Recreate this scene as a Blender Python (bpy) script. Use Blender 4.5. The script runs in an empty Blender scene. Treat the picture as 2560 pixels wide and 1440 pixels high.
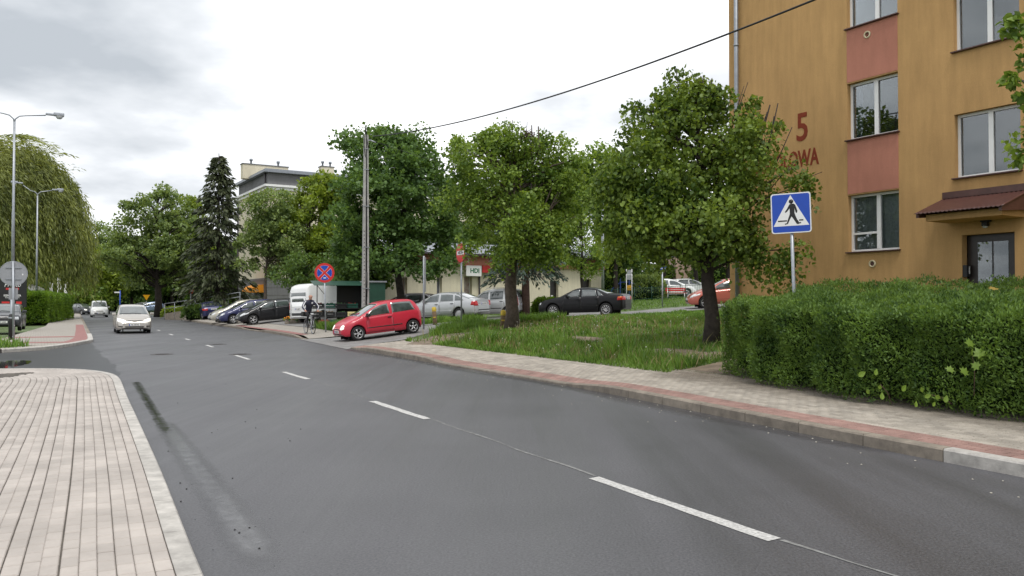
import bpy, bmesh, math, random
import numpy as np
from mathutils import Vector, Matrix, Euler
from mathutils.bvhtree import BVHTree

# ------------------------------------------------------------------ camera, sky, sun, exposure
scene = bpy.context.scene
COL = scene.collection
FPX, CAM_H, HORIZON = 2050.0, 1.6, 757.0
PITCH = math.atan((HORIZON - 720.0) / FPX)
cam_data = bpy.data.cameras.new('camera')
cam_data.sensor_width = 36.0
cam_data.lens = 36.0 * FPX / 2560.0
cam_data.clip_start, cam_data.clip_end = 0.05, 3000.0
cam = bpy.data.objects.new('camera', cam_data)
cam.location = (0, 0, CAM_H)
cam.rotation_euler = (math.pi / 2 + PITCH, 0, 0)
COL.objects.link(cam)
scene.camera = cam

SUN_EL, SUN_AZ = math.radians(64), math.radians(168)      # azimuth clockwise from +Y: high behind the viewer
world = bpy.data.worlds.new('World'); scene.world = world
world.use_nodes = True
wn, wl = world.node_tree.nodes, world.node_tree.links
wn.clear()
def N(nodes, kind, **kw):
    n = nodes.new(kind)
    for k, v in kw.items():
        if hasattr(n, k): setattr(n, k, v)
        else: n.inputs[k.replace('_', ' ')].default_value = v
    return n
w_out = wn.new('ShaderNodeOutputWorld'); w_bg = wn.new('ShaderNodeBackground')
w_bg.inputs['Strength'].default_value = 0.1
sky = wn.new('ShaderNodeTexSky'); sky.sky_type = 'NISHITA'; sky.sun_disc = False
sky.sun_elevation = SUN_EL; sky.sun_rotation = SUN_AZ; sky.air_density = 1.0; sky.dust_density = 2.0
w_tc = wn.new('ShaderNodeTexCoord')
# clouds: project the view direction on a high plane so that the cloud bank flattens towards the horizon
w_sep = wn.new('ShaderNodeSeparateXYZ'); wl.new(w_tc.outputs['Generated'], w_sep.inputs[0])
def wmath(op, a, b=None):
    n = wn.new('ShaderNodeMath'); n.operation = op
    for i, v in enumerate((a, b)):
        if v is None: continue
        if isinstance(v, (int, float)): n.inputs[i].default_value = v
        else: wl.new(v, n.inputs[i])
    return n.outputs[0]
zc = wmath('ADD', wmath('MAXIMUM', w_sep.outputs['Z'], 0.0), 0.22)
w_cmb = wn.new('ShaderNodeCombineXYZ')
wl.new(wmath('DIVIDE', w_sep.outputs['X'], zc), w_cmb.inputs['X'])
wl.new(wmath('DIVIDE', w_sep.outputs['Y'], zc), w_cmb.inputs['Y'])
def wnoise(scale, detail, rough, off):
    mp = wn.new('ShaderNodeMapping'); mp.inputs['Location'].default_value = off
    wl.new(w_cmb.outputs[0], mp.inputs['Vector'])
    n = wn.new('ShaderNodeTexNoise'); n.inputs['Scale'].default_value = scale
    n.inputs['Detail'].default_value = detail; n.inputs['Roughness'].default_value = rough
    wl.new(mp.outputs[0], n.inputs['Vector'])
    return n.outputs['Fac']
def wramp(fac, stops):
    r = wn.new('ShaderNodeValToRGB')
    while len(r.color_ramp.elements) < len(stops): r.color_ramp.elements.new(0.5)
    for e, (pos, c) in zip(r.color_ramp.elements, stops):
        e.position = pos; e.color = (*c, 1)
    wl.new(fac, r.inputs[0])
    return r.outputs['Color']
cl_tone = wramp(wnoise(1.05, 6.0, 0.52, (16.729, 9.527, 0.0)),
                [(0.34, (0.42, 0.45, 0.48)), (0.45, (0.65, 0.67, 0.69)), (0.54, (0.97, 0.975, 0.98)), (0.66, (1.12, 1.12, 1.12))])
cl_mask = wramp(wnoise(0.8, 5.0, 0.6, (7.3, 1.2, 0.0)), [(0.26, (0, 0, 0)), (0.36, (1, 1, 1))])
w_scale = wn.new('ShaderNodeMix'); w_scale.data_type = 'RGBA'; w_scale.blend_type = 'MULTIPLY'
w_scale.inputs['Factor'].default_value = 1.0
wl.new(cl_tone, w_scale.inputs['A']); w_scale.inputs['B'].default_value = (9.6, 9.7, 9.9, 1)
w_mix = wn.new('ShaderNodeMix'); w_mix.data_type = 'RGBA'
wl.new(cl_mask, w_mix.inputs['Factor']); wl.new(sky.outputs[0], w_mix.inputs['A']); wl.new(w_scale.outputs['Result'], w_mix.inputs['B'])
wl.new(w_mix.outputs['Result'], w_bg.inputs['Color']); wl.new(w_bg.outputs[0], w_out.inputs[0])

sun_data = bpy.data.lights.new('sun', 'SUN'); sun_data.energy = 1.5; sun_data.angle = math.radians(14)
sun_data.color = (1.0, 0.96, 0.90)
sun = bpy.data.objects.new('sun', sun_data); COL.objects.link(sun)
sun_dir = Vector((math.sin(SUN_AZ) * math.cos(SUN_EL), math.cos(SUN_AZ) * math.cos(SUN_EL), math.sin(SUN_EL)))
sun.rotation_euler = sun_dir.to_track_quat('Z', 'Y').to_euler()
sun.location = (0, 0, 60)

scene.view_settings.view_transform = 'Standard'
scene.view_settings.look = 'None'
scene.view_settings.exposure = 0.5
scene.view_settings.gamma = 1.0
scene.render.engine = 'CYCLES'
scene.cycles.use_denoising = True
scene.cycles.max_bounces = 6
scene.cycles.transparent_max_bounces = 12
scene.cycles.caustics_reflective = False
scene.cycles.caustics_refractive = False

rng = random.Random(11)
nrg = np.random.default_rng(5)

# ------------------------------------------------------------------ materials
MATS = {}
def new_mat(name):
    m = bpy.data.materials.new(name); m.use_nodes = True
    nt = m.node_tree
    b = nt.nodes['Principled BSDF']
    MATS[name] = m
    return m, nt.nodes, nt.links, b
def lin(c):
    return tuple(((v / 255.0) / 12.92 if v / 255.0 <= 0.04045 else ((v / 255.0 + 0.055) / 1.055) ** 2.4) for v in c)
def mat(name, col, rough=0.6, metal=0.0, var=0.0, scale=4.0, bump=0.0, bscale=60.0, coat=0.0, spec=0.5, island=0.0, coords='Object', emit=None, col2=None, detail=6.0):
    """plain procedural material: base colour broken up by noise, fine bump, optional per-piece tone"""
    m, n, l, b = new_mat(name)
    b.inputs['Roughness'].default_value = rough; b.inputs['Metallic'].default_value = metal
    b.inputs['Specular IOR Level'].default_value = spec
    b.inputs['Coat Weight'].default_value = coat; b.inputs['Coat Roughness'].default_value = 0.06
    src = None
    if coords == 'World':
        g = n.new('ShaderNodeNewGeometry'); src = g.outputs['Position']
    else:
        t = n.new('ShaderNodeTexCoord'); src = t.outputs['Object']
    base = None
    if var > 0:
        nz = n.new('ShaderNodeTexNoise'); nz.inputs['Scale'].default_value = scale; nz.inputs['Detail'].default_value = detail
        nz.inputs['Roughness'].default_value = 0.65
        l.new(src, nz.inputs['Vector'])
        r = n.new('ShaderNodeValToRGB')
        r.color_ramp.elements[0].position = 0.3; r.color_ramp.elements[1].position = 0.7
        c2 = col2 if col2 else tuple(min(1, v * (1 + var)) for v in col)
        c1 = tuple(v * (1 - var) for v in col) if not col2 else col
        r.color_ramp.elements[0].color = (*c1, 1); r.color_ramp.elements[1].color = (*c2, 1)
        l.new(nz.outputs['Fac'], r.inputs[0]); base = r.outputs['Color']
    if island > 0:
        g = n.new('ShaderNodeNewGeometry'); oi = n.new('ShaderNodeObjectInfo')
        ad = n.new('ShaderNodeMath'); ad.operation = 'ADD'; l.new(g.outputs['Random Per Island'], ad.inputs[0]); l.new(oi.outputs['Random'], ad.inputs[1])
        fr = n.new('ShaderNodeMath'); fr.operation = 'FRACT'; l.new(ad.outputs[0], fr.inputs[0])
        mr = n.new('ShaderNodeMapRange'); mr.inputs['To Min'].default_value = 1 - island; mr.inputs['To Max'].default_value = 1 + island
        l.new(fr.outputs[0], mr.inputs['Value'])
        mx = n.new('ShaderNodeVectorMath'); mx.operation = 'SCALE'
        if base is not None: l.new(base, mx.inputs[0])
        else: mx.inputs[0].default_value = col
        l.new(mr.outputs[0], mx.inputs['Scale']); base = mx.outputs[0]
    if base is not None: l.new(base, b.inputs['Base Color'])
    else: b.inputs['Base Color'].default_value = (*col, 1)
    if bump > 0:
        nb = n.new('ShaderNodeTexNoise'); nb.inputs['Scale'].default_value = bscale; nb.inputs['Detail'].default_value = 4.0
        l.new(src, nb.inputs['Vector'])
        bp = n.new('ShaderNodeBump'); bp.inputs['Strength'].default_value = bump; bp.inputs['Distance'].default_value = 0.01
        l.new(nb.outputs['Fac'], bp.inputs['Height']); l.new(bp.outputs[0], b.inputs['Normal'])
    if emit:
        b.inputs['Emission Color'].default_value = (*emit[0], 1); b.inputs['Emission Strength'].default_value = emit[1]
    return m
def leaf_mat(name, c_dark, c_light, rough=0.5, trans=0.42, patch=1.3):
    """leaf: tone differs from leaf to leaf and from bough to bough; light passes through"""
    m, n, l, b = new_mat(name)
    g = n.new('ShaderNodeNewGeometry'); tc = n.new('ShaderNodeTexCoord')
    nz = n.new('ShaderNodeTexNoise'); nz.inputs['Scale'].default_value = patch; nz.inputs['Detail'].default_value = 2.0
    l.new(tc.outputs['Object'], nz.inputs['Vector'])
    a = n.new('ShaderNodeMath'); a.operation = 'MULTIPLY_ADD'; a.inputs[1].default_value = 0.55
    l.new(g.outputs['Random Per Island'], a.inputs[0])
    s = n.new('ShaderNodeMath'); s.operation = 'MULTIPLY_ADD'; s.inputs[1].default_value = 1.5; s.inputs[2].default_value = -0.52
    l.new(nz.outputs['Fac'], s.inputs[0]); l.new(s.outputs[0], a.inputs[2])
    r = n.new('ShaderNodeValToRGB'); r.color_ramp.elements[0].position = 0.1; r.color_ramp.elements[1].position = 0.9
    r.color_ramp.elements[0].color = (*c_dark, 1); r.color_ramp.elements[1].color = (*c_light, 1)
    l.new(a.outputs[0], r.inputs[0])
    l.new(r.outputs['Color'], b.inputs['Base Color']); b.inputs['Roughness'].default_value = rough
    b.inputs['Specular IOR Level'].default_value = 0.35
    tr = n.new('ShaderNodeBsdfTranslucent')
    sc = n.new('ShaderNodeMix'); sc.data_type = 'RGBA'; sc.blend_type = 'MULTIPLY'; sc.inputs['Factor'].default_value = 1
    l.new(r.outputs['Color'], sc.inputs['A']); sc.inputs['B'].default_value = (1.35, 1.25, 0.6, 1)
    l.new(sc.outputs['Result'], tr.inputs['Color'])
    mx = n.new('ShaderNodeMixShader'); mx.inputs[0].default_value = trans
    l.new(b.outputs[0], mx.inputs[1]); l.new(tr.outputs[0], mx.inputs[2])
    l.new(mx.outputs[0], n['Material Output'].inputs['Surface'])
    return m
def glass_mat(name, tint, gain=1.9, rough=0.01):
    """clear window glass: mirror by angle (two faces), the rest looks through"""
    m, n, l, b = new_mat(name)
    t = n.new('ShaderNodeBsdfTransparent'); t.inputs['Color'].default_value = (*tint, 1)
    gl = n.new('ShaderNodeBsdfGlossy'); gl.inputs['Roughness'].default_value = rough; gl.inputs['Color'].default_value = (.95, .97, 1, 1)
    fr = n.new('ShaderNodeFresnel'); fr.inputs['IOR'].default_value = 1.52
    mm = n.new('ShaderNodeMath'); mm.operation = 'MULTIPLY'; mm.inputs[1].default_value = gain; mm.use_clamp = True; l.new(fr.outputs[0], mm.inputs[0])
    mx = n.new('ShaderNodeMixShader')
    l.new(mm.outputs[0], mx.inputs[0]); l.new(t.outputs[0], mx.inputs[1]); l.new(gl.outputs[0], mx.inputs[2])
    l.new(mx.outputs[0], n['Material Output'].inputs['Surface'])
    return m

# ------------------------------------------------------------------ objects and meshes
def tag(o, label=None, cat=None, group=None, kind=None):
    if label: o['label'] = label
    if cat: o['category'] = cat
    if group: o['group'] = group
    if kind: o['kind'] = kind
    return o
def obj(name, me, parent=None):
    o = bpy.data.objects.new(name, me); COL.objects.link(o)
    if parent is not None: o.parent = parent
    return o
def thing(name, label, cat, loc=(0, 0, 0), rotz=0.0, group=None):
    o = bpy.data.objects.new(name, None); COL.objects.link(o)
    o.empty_display_size = 0.3
    o.location = loc; o.rotation_euler = (0, 0, rotz)
    return tag(o, label, cat, group)
def copy_tree(o, parent=None):
    c = o.copy(); COL.objects.link(c)
    if parent is not None: c.parent = parent
    for ch in o.children: copy_tree(ch, c)
    return c
def mesh_np(name, V, F, mats, smooth=False, mi=None):
    """mesh from numpy arrays; F is an (n,k) index array or a list of tuples"""
    me = bpy.data.meshes.new(name)
    V = np.asarray(V, dtype=np.float32).reshape(-1, 3)
    if isinstance(F, np.ndarray):
        k = F.shape[1]; nf = len(F)
        me.vertices.add(len(V)); me.vertices.foreach_set('co', V.ravel())
        me.loops.add(nf * k); me.loops.foreach_set('vertex_index', F.astype(np.int32).ravel())
        me.polygons.add(nf); me.polygons.foreach_set('loop_start', np.arange(0, nf * k, k, dtype=np.int32))
        me.polygons.foreach_set('loop_total', np.full(nf, k, dtype=np.int32))
        me.update(calc_edges=True)
    else:
        me.from_pydata([tuple(map(float, v)) for v in V], [], F)
    for m in (mats if isinstance(mats, (list, tuple)) else [mats]): me.materials.append(m)
    if mi is not None: me.polygons.foreach_set('material_index', np.asarray(mi, dtype=np.int32))
    if smooth: me.polygons.foreach_set('use_smooth', np.ones(len(me.polygons), dtype=bool))
    me.validate(); me.update()
    return me
class MB:
    """collects shapes into one mesh"""
    def __init__(s): s.v, s.f, s.sm = [], [], []
    def add(s, vs, fs, smooth=False):
        o = len(s.v); s.v += [tuple(v) for v in vs]; s.f += [tuple(i + o for i in f) for f in fs]; s.sm += [smooth] * len(fs); return s
    def box(s, c, d, rot=None, bev=0.0):
        x, y, z = d[0] / 2, d[1] / 2, d[2] / 2
        M = rot if rot is not None else Matrix.Identity(3)
        if isinstance(M, (int, float)): M = Matrix.Rotation(M, 3, 'Z')
        C = Vector(c)
        if bev <= 0:
            vs = [C + M @ Vector((i * x, j * y, k * z)) for i in (-1, 1) for j in (-1, 1) for k in (-1, 1)]
            return s.add(vs, [(0, 1, 3, 2), (4, 6, 7, 5), (0, 4, 5, 1), (2, 3, 7, 6), (0, 2, 6, 4), (1, 5, 7, 3)])
        bm = bmesh.new(); bmesh.ops.create_cube(bm, size=1.0)
        for v in bm.verts: v.co = Vector((v.co.x * d[0], v.co.y * d[1], v.co.z * d[2]))
        bmesh.ops.bevel(bm, geom=bm.edges[:], offset=bev, segments=2, affect='EDGES', profile=0.6)
        bm.verts.index_update()
        s.add([C + M @ v.co for v in bm.verts], [tuple(v.index for v in f.verts) for f in bm.faces]); bm.free(); return s
    def tube(s, pts, rad, n=8, cap=True, smooth=True):
        pts = [Vector(p) for p in pts]
        rad = rad if isinstance(rad, (list, tuple)) else [rad] * len(pts)
        vs, fs, up = [], [], None
        for i, p in enumerate(pts):
            d = (pts[min(i + 1, len(pts) - 1)] - pts[max(i - 1, 0)])
            if d.length < 1e-9: d = Vector((0, 0, 1))
            d.normalize()
            if up is None: up = d.orthogonal().normalized()
            up = (up - d * up.dot(d))
            if up.length < 1e-6: up = d.orthogonal()
            up.normalize(); w = d.cross(up)
            for k in range(n):
                a = 2 * math.pi * k / n
                vs.append(p + (up * math.cos(a) + w * math.sin(a)) * rad[i])
        for i in range(len(pts) - 1):
            for k in range(n):
                a, b = i * n + k, i * n + (k + 1) % n
                fs.append((a, b, b + n, a + n))
        s.add(vs, fs, smooth)
        if cap:
            o = len(s.v) - len(vs)
            s.f.append(tuple(o + k for k in reversed(range(n)))); s.sm.append(False)
            s.f.append(tuple(o + (len(pts) - 1) * n + k for k in range(n))); s.sm.append(False)
        return s
    def lathe(s, prof, n=20, axis='Z', c=(0, 0, 0), smooth=True, closed=False):
        vs, fs = [], []
        C = Vector(c)
        for r, z in prof:
            for k in range(n):
                a = 2 * math.pi * k / n
                p = (r * math.cos(a), r * math.sin(a), z)
                if axis == 'Y': p = (p[0], p[2], p[1])
                if axis == 'X': p = (p[2], p[0], p[1])
                vs.append(C + Vector(p))
        m = len(prof); rows = m if closed else m - 1
        for i in range(rows):
            for k in range(n):
                a, b = i * n + k, i * n + (k + 1) % n
                j = ((i + 1) % m) * n
                fs.append((a, b, j + (k + 1) % n, j + k))
        return s.add(vs, fs, smooth)
    def grid(s, rows, smooth=True):
        """rows: equal-length lists of points"""
        o = len(s.v); n = len(rows[0])
        for r in rows: s.v += [tuple(p) for p in r]
        for i in range(len(rows) - 1):
            for k in range(n - 1):
                s.f.append((o + i * n + k, o + i * n + k + 1, o + (i + 1) * n + k + 1, o + (i + 1) * n + k)); s.sm.append(smooth)
        return s
    def poly(s, pts, smooth=False):
        o = len(s.v); s.v += [tuple(p) for p in pts]; s.f.append(tuple(range(o, o + len(pts)))); s.sm.append(smooth); return s
    def prism(s, pts, z0, z1):
        """upright prism over a plan outline"""
        n = len(pts); o = len(s.v)
        s.v += [(p[0], p[1], z0) for p in pts] + [(p[0], p[1], z1) for p in pts]
        s.f.append(tuple(o + i for i in reversed(range(n)))); s.f.append(tuple(o + n + i for i in range(n)))
        for i in range(n): s.f.append((o + i, o + (i + 1) % n, o + n + (i + 1) % n, o + n + i))
        s.sm += [False] * (n + 2); return s
    def mesh(s, name, m):
        me = bpy.data.meshes.new(name); me.from_pydata(s.v, [], s.f)
        for q in (m if isinstance(m, (list, tuple)) else [m]): me.materials.append(q)
        me.polygons.foreach_set('use_smooth', np.array(s.sm, dtype=bool))
        me.validate(); me.update(); return me
    def build(s, name, m, parent=None):
        return obj(name, s.mesh(name, m), parent)
def text_mesh(body, size, m, extrude=0.002, bold=0.0, xscale=1.0, shear=0.0):
    """lettering as a mesh in its own XY plane, centred"""
    cu = bpy.data.curves.new('lettering', 'FONT'); cu.body = body; cu.size = size; cu.extrude = extrude
    cu.align_x = 'CENTER'; cu.align_y = 'CENTER'; cu.offset = bold; cu.resolution_u = 3; cu.shear = shear
    o = bpy.data.objects.new('lettering', cu); COL.objects.link(o)
    dg = bpy.context.evaluated_depsgraph_get(); dg.update()
    me = bpy.data.meshes.new_from_object(o.evaluated_get(dg))
    COL.objects.unlink(o); bpy.data.objects.remove(o); bpy.data.curves.remove(cu)
    if xscale != 1.0:
        for v in me.vertices: v.co.x *= xscale
    me.materials.clear(); me.materials.append(m)
    return me

# ------------------------------------------------------------------ the lie of the land
A30 = math.radians(30)
SD, TD = Vector((-math.sin(A30), math.cos(A30))), Vector((math.cos(A30), math.sin(A30)))   # along the road / to its right
def P(s, t): return (SD.x * s + TD.x * t, SD.y * s + TD.y * t)
def ST(x, y): return (SD.x * x + SD.y * y, TD.x * x + TD.y * y)
RK = np.array([(-60, 4.0), (-10, 7.0), (4.17, 7.81), (6.0, 7.98), (8.4, 8.28), (11.2, 8.66), (13.4, 8.83), (18, 9.0), (22.2, 9.15), (27.5, 9.42), (36, 10.1), (42.5, 10.5), (52.2, 10.65), (68, 11.0), (85.7, 11.63), (107.7, 12.35), (140, 13.5), (400, 24)])
LK = np.array([(-60, -2.2), (-10, 0.25), (5.1, 0.84), (8.4, 1.01), (12.75, 1.2), (17.9, 1.41), (25, 1.6), (36, 1.75), (39.6, 2.04), (63.7, 2.85), (132, 5.15), (400, 14.5)])
def smooth_interp(tab, s):
    return (np.interp(s - 1.2, tab[:, 0], tab[:, 1]) + np.interp(s, tab[:, 0], tab[:, 1]) + np.interp(s + 1.2, tab[:, 0], tab[:, 1])) / 3
def tk(s): return smooth_interp(RK, s)
def tl(s): return smooth_interp(LK, s)
HA = np.array([(0, .13), (2.2, .19), (3.2, .28), (5.5, .62), (8.5, .86), (14.6, 1.0), (22, 1.4), (32, 2.0), (60, 3.0), (300, 4.0)])
HB = np.array([(0, .13), (1.5, .24), (3, .40), (8, .66), (15, .85), (30, 1.3), (60, 2.0), (300, 3.0)])
HL = np.array([(-.3, 0), (0.0, 0.005), (0.8, .05), (2.0, .16), (3.2, .30), (5.5, .52), (8.5, .74), (14.6, .97), (22, 1.4), (32, 2.0), (60, 3.0), (300, 4.0)])
LANE0, LANE1 = 28.6, 35.2
def sstep(a, b, x):
    q = np.clip((x - a) / (b - a), 0, 1); return q * q * (3 - 2 * q)
def H(s, t):
    """ground height right of the kerb"""
    u = t - tk(s)
    w = sstep(26, 44, s) * (1 - sstep(12, 20, u))
    h = np.interp(u, HA[:, 0], HA[:, 1]) * (1 - w) + np.interp(u, HB[:, 0], HB[:, 1]) * w
    wl_ = sstep(LANE0 - 1.0, LANE0 + .3, s) * (1 - sstep(LANE1 - .3, LANE1 + 1.0, s)) * (1 - sstep(4.0, 9.0, u))
    h = h * (1 - wl_) + np.interp(u, HL[:, 0], HL[:, 1]) * wl_
    return h
def ground(x, y):
    s, t = ST(x, y)
    if t > tk(s): return float(H(s, t))
    if t < tl(s) - .05: return 0.11
    return 0.0
def ray(px, py):
    a, b = (px - 1280.0) / FPX, -(py - 720.0) / FPX
    return Vector((a, math.cos(PITCH) - b * math.sin(PITCH), math.sin(PITCH) + b * math.cos(PITCH)))
def at_depth(px, py, Y):
    r = ray(px, py); k = Y / r.y
    return Vector((r.x * k, Y, CAM_H + r.z * k))
def on_ground(px, Y):
    """stand something at a distance, on the ground"""
    x = ray(px, HORIZON).x / ray(px, HORIZON).y * Y
    return Vector((x, Y, ground(x, Y)))
# ------------------------------------------------------------------ ground materials
def asphalt_mat():
    m, n, l, b = new_mat('asphalt')
    g = n.new('ShaderNodeNewGeometry')
    fine = N(n, 'ShaderNodeTexNoise', Scale=55.0, Detail=5.0); l.new(g.outputs['Position'], fine.inputs['Vector'])
    grit = N(n, 'ShaderNodeTexVoronoi', Scale=85.0); l.new(g.outputs['Position'], grit.inputs['Vector'])
    # stretched along the road: tyre tracks and damp streaks
    mp = n.new('ShaderNodeMapping'); mp.inputs['Rotation'].default_value = (0, 0, -math.radians(29)); mp.inputs['Scale'].default_value = (1.0, 0.05, 1.0)
    l.new(g.outputs['Position'], mp.inputs['Vector'])
    strk = N(n, 'ShaderNodeTexNoise', Scale=1.3, Detail=5.0, Roughness=0.6); l.new(mp.outputs[0], strk.inputs['Vector'])
    big = N(n, 'ShaderNodeTexNoise', Scale=0.35, Detail=5.0, Roughness=0.6); l.new(g.outputs['Position'], big.inputs['Vector'])
    r1 = n.new('ShaderNodeValToRGB'); r1.color_ramp.elements[0].position = .32; r1.color_ramp.elements[1].position = .68
    r1.color_ramp.elements[0].color = (.054, .054, .059, 1); r1.color_ramp.elements[1].color = (.092, .092, .100, 1)
    a = n.new('ShaderNodeMath'); a.operation = 'MULTIPLY_ADD'; a.inputs[1].default_value = .5
    a2 = n.new('ShaderNodeMath'); a2.operation = 'MULTIPLY'; a2.inputs[1].default_value = .5
    l.new(strk.outputs['Fac'], a.inputs[0]); l.new(big.outputs['Fac'], a2.inputs[0]); l.new(a2.outputs[0], a.inputs[2])
    l.new(a.outputs[0], r1.inputs[0])
    r2 = n.new('ShaderNodeValToRGB'); r2.color_ramp.elements[0].position = .25; r2.color_ramp.elements[1].position = .8
    r2.color_ramp.elements[0].color = (.5, .5, .5, 1); r2.color_ramp.elements[1].color = (1.6, 1.6, 1.58, 1)
    l.new(fine.outputs['Fac'], r2.inputs[0])
    mx = n.new('ShaderNodeMix'); mx.data_type = 'RGBA'; mx.blend_type = 'MULTIPLY'; mx.inputs['Factor'].default_value = 1
    l.new(r1.outputs['Color'], mx.inputs['A']); l.new(r2.outputs['Color'], mx.inputs['B'])
    # pale stone chips
    r3 = n.new('ShaderNodeValToRGB'); r3.color_ramp.elements[0].position = .08; r3.color_ramp.elements[1].position = .2
    r3.color_ramp.elements[0].color = (1, 1, 1, 1); r3.color_ramp.elements[1].color = (0, 0, 0, 1)
    l.new(grit.outputs['Distance'], r3.inputs[0])
    mx2 = n.new('ShaderNodeMix'); mx2.data_type = 'RGBA'
    f = n.new('ShaderNodeMath'); f.operation = 'MULTIPLY'; f.inputs[1].default_value = .55; l.new(r3.outputs['Color'], f.inputs[0])
    l.new(f.outputs[0], mx2.inputs['Factor']); l.new(mx.outputs['Result'], mx2.inputs['A']); mx2.inputs['B'].default_value = (.26, .26, .26, 1)
    l.new(mx2.outputs['Result'], b.inputs['Base Color'])
    rr = n.new('ShaderNodeMapRange'); rr.inputs['From Min'].default_value = .3; rr.inputs['From Max'].default_value = .7
    rr.inputs['To Min'].default_value = .36; rr.inputs['To Max'].default_value = .60
    l.new(strk.outputs['Fac'], rr.inputs['Value']); l.new(rr.outputs[0], b.inputs['Roughness'])
    bp = n.new('ShaderNodeBump'); bp.inputs['Strength'].default_value = .35; bp.inputs['Distance'].default_value = .006
    l.new(fine.outputs['Fac'], bp.inputs['Height']); l.new(bp.outputs[0], b.inputs['Normal'])
    return m
M_ASPH = asphalt_mat()
M_WET = mat('damp_asphalt', (.018, .018, .021), .38, spec=.35, var=.4, scale=1.2, bump=.2, bscale=70, coords='World')
M_OLDASPH = mat('worn_asphalt', (.20, .195, .19), .8, var=.3, scale=1.5, bump=.4, bscale=40, coords='World')
M_WATER = mat('standing_water', (.012, .013, .012), .03, spec=.6)
M_CONC = mat('kerb_concrete', (.215, .185, .15), .85, var=.35, scale=5, bump=.5, bscale=80, island=.12, coords='World')
M_CONCP = mat('pale_concrete', (.42, .40, .37), .85, var=.28, scale=6, bump=.4, bscale=90, island=.06, coords='World')
M_PAVE = mat('grey_paver', (.335, .30, .255), .85, var=.22, scale=1.7, bump=.45, bscale=120, island=.16, coords='World')
M_PAVL = mat('beige_paver', (.40, .362, .33), .82, var=.18, scale=1.3, bump=.4, bscale=120, island=.085, coords='World')
M_PAVR = mat('red_paver', (.27, .165, .14), .82, var=.32, scale=2.0, bump=.45, bscale=120, island=.085, coords='World')
M_JOINT = mat('joint_sand', (.085, .073, .06), .95, var=.4, scale=6, bump=.4, bscale=80, coords='World')
M_DIRT = mat('bare_earth', (.18, .14, .10), .95, var=.4, scale=3, bump=.9, bscale=30, coords='World')
M_PAINT = mat('road_paint', (.46, .455, .44), .75, var=.4, scale=34, bump=.3, bscale=90, coords='World')
def lawn_mat():
    m, n, l, b = new_mat('lawn')
    g = n.new('ShaderNodeNewGeometry')
    a = N(n, 'ShaderNodeTexNoise', Scale=.9, Detail=8.0, Roughness=.7); l.new(g.outputs['Position'], a.inputs['Vector'])
    c = N(n, 'ShaderNodeTexNoise', Scale=18.0, Detail=4.0, Roughness=.7); l.new(g.outputs['Position'], c.inputs['Vector'])
    r = n.new('ShaderNodeValToRGB')
    for e, (p_, q) in zip([r.color_ramp.elements[0], r.color_ramp.elements[1], r.color_ramp.elements.new(.5)],
                          [(.3, (.045, .075, .018, 1)), (.75, (.13, .16, .04, 1)), (.52, (.075, .115, .025, 1))]):
        e.position = p_; e.color = q
    mx = n.new('ShaderNodeMath'); mx.operation = 'MULTIPLY_ADD'; mx.inputs[1].default_value = .5
    h_ = n.new('ShaderNodeMath'); h_.operation = 'MULTIPLY'; h_.inputs[1].default_value = .5
    l.new(a.outputs['Fac'], mx.inputs[0]); l.new(c.outputs['Fac'], h_.inputs[0]); l.new(h_.outputs[0], mx.inputs[2])
    l.new(mx.outputs[0], r.inputs[0]); l.new(r.outputs['Color'], b.inputs['Base Color'])
    b.inputs['Roughness'].default_value = .9
    bp = n.new('ShaderNodeBump'); bp.inputs['Strength'].default_value = .9; bp.inputs['Distance'].default_value = .04
    l.new(c.outputs['Fac'], bp.inputs['Height']); l.new(bp.outputs[0], b.inputs['Normal'])
    return m
M_LAWN = lawn_mat()

# ------------------------------------------------------------------ ground: one sheet to the horizon
S_ = np.concatenate([np.linspace(-60, 2, 12)[:-1], np.linspace(2, 46, 89)[:-1], np.linspace(46, 90, 45)[:-1], np.linspace(90, 200, 24)[:-1], np.linspace(200, 1600, 12)])
U_ = [-.02, .12, .6, 1.1, 1.6, 2.2, 2.3, 2.6, 3.0, 3.4, 3.8, 4.4, 5, 5.7, 6.5, 7.5, 8.5, 10, 12, 14.6, 17, 20, 22, 25, 28, 32, 40, 50, 60, 90, 150, 300, 900]
rows = []
for s in S_:
    T = float(tk(s)); L = float(tl(s)); row = []
    for t in (L - 1500, L - 300, L - 60, L - 20, L - 5, L, L + 2): row.append((*P(s, t), -.06))
    row.append((*P(s, T - .1), -.06))
    for u in U_:
        h = float(H(s, T + u))
        w = float(sstep(2.25, 2.6, u))
        row.append((*P(s, T + u), -.06 if u < 0 else h - (.07 + .10 * (1 - float(sstep(1.2, 2.2, u)))) * (1 - w)))
    rows.append(row)
tag(MB().grid(rows).build('ground', M_LAWN), 'grass ground sloping up from the road on the right', 'ground', kind='structure')

# road sheet
rows = []
for s in S_[:-9]:
    L, T = float(tl(s)), float(tk(s))
    rows.append([(*P(s, L + (T - L) * k / 6.0), 0.0) for k in range(-0, 7)])
tag(MB().grid(rows).build('road', M_ASPH), 'grey asphalt road running down the street', 'road', kind='structure')
# side street on the left, darker and damp
ss = MB()
ss.poly([(*P(s_, t_), .002) for s_, t_ in ((18.6, 1.30), (19.8, 1.05), (20.8, .6), (21.4, .2), (22.0, 0), (22.5, -1), (22.9, -4), (23, -40), (36, -40), (31, -2.5), (30.8, -1), (32.0, .29), (34.5, 1.2), (36.2, 1.62), (36.6, 1.8)) + tuple((36.2 - .35 * k, 1.80 - .004 * k + rng.uniform(-.07, .09)) for k in range(46))])
tag(ss.build('side_street', M_WET), 'dark damp asphalt of the side street mouth', 'road', kind='structure')
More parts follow.
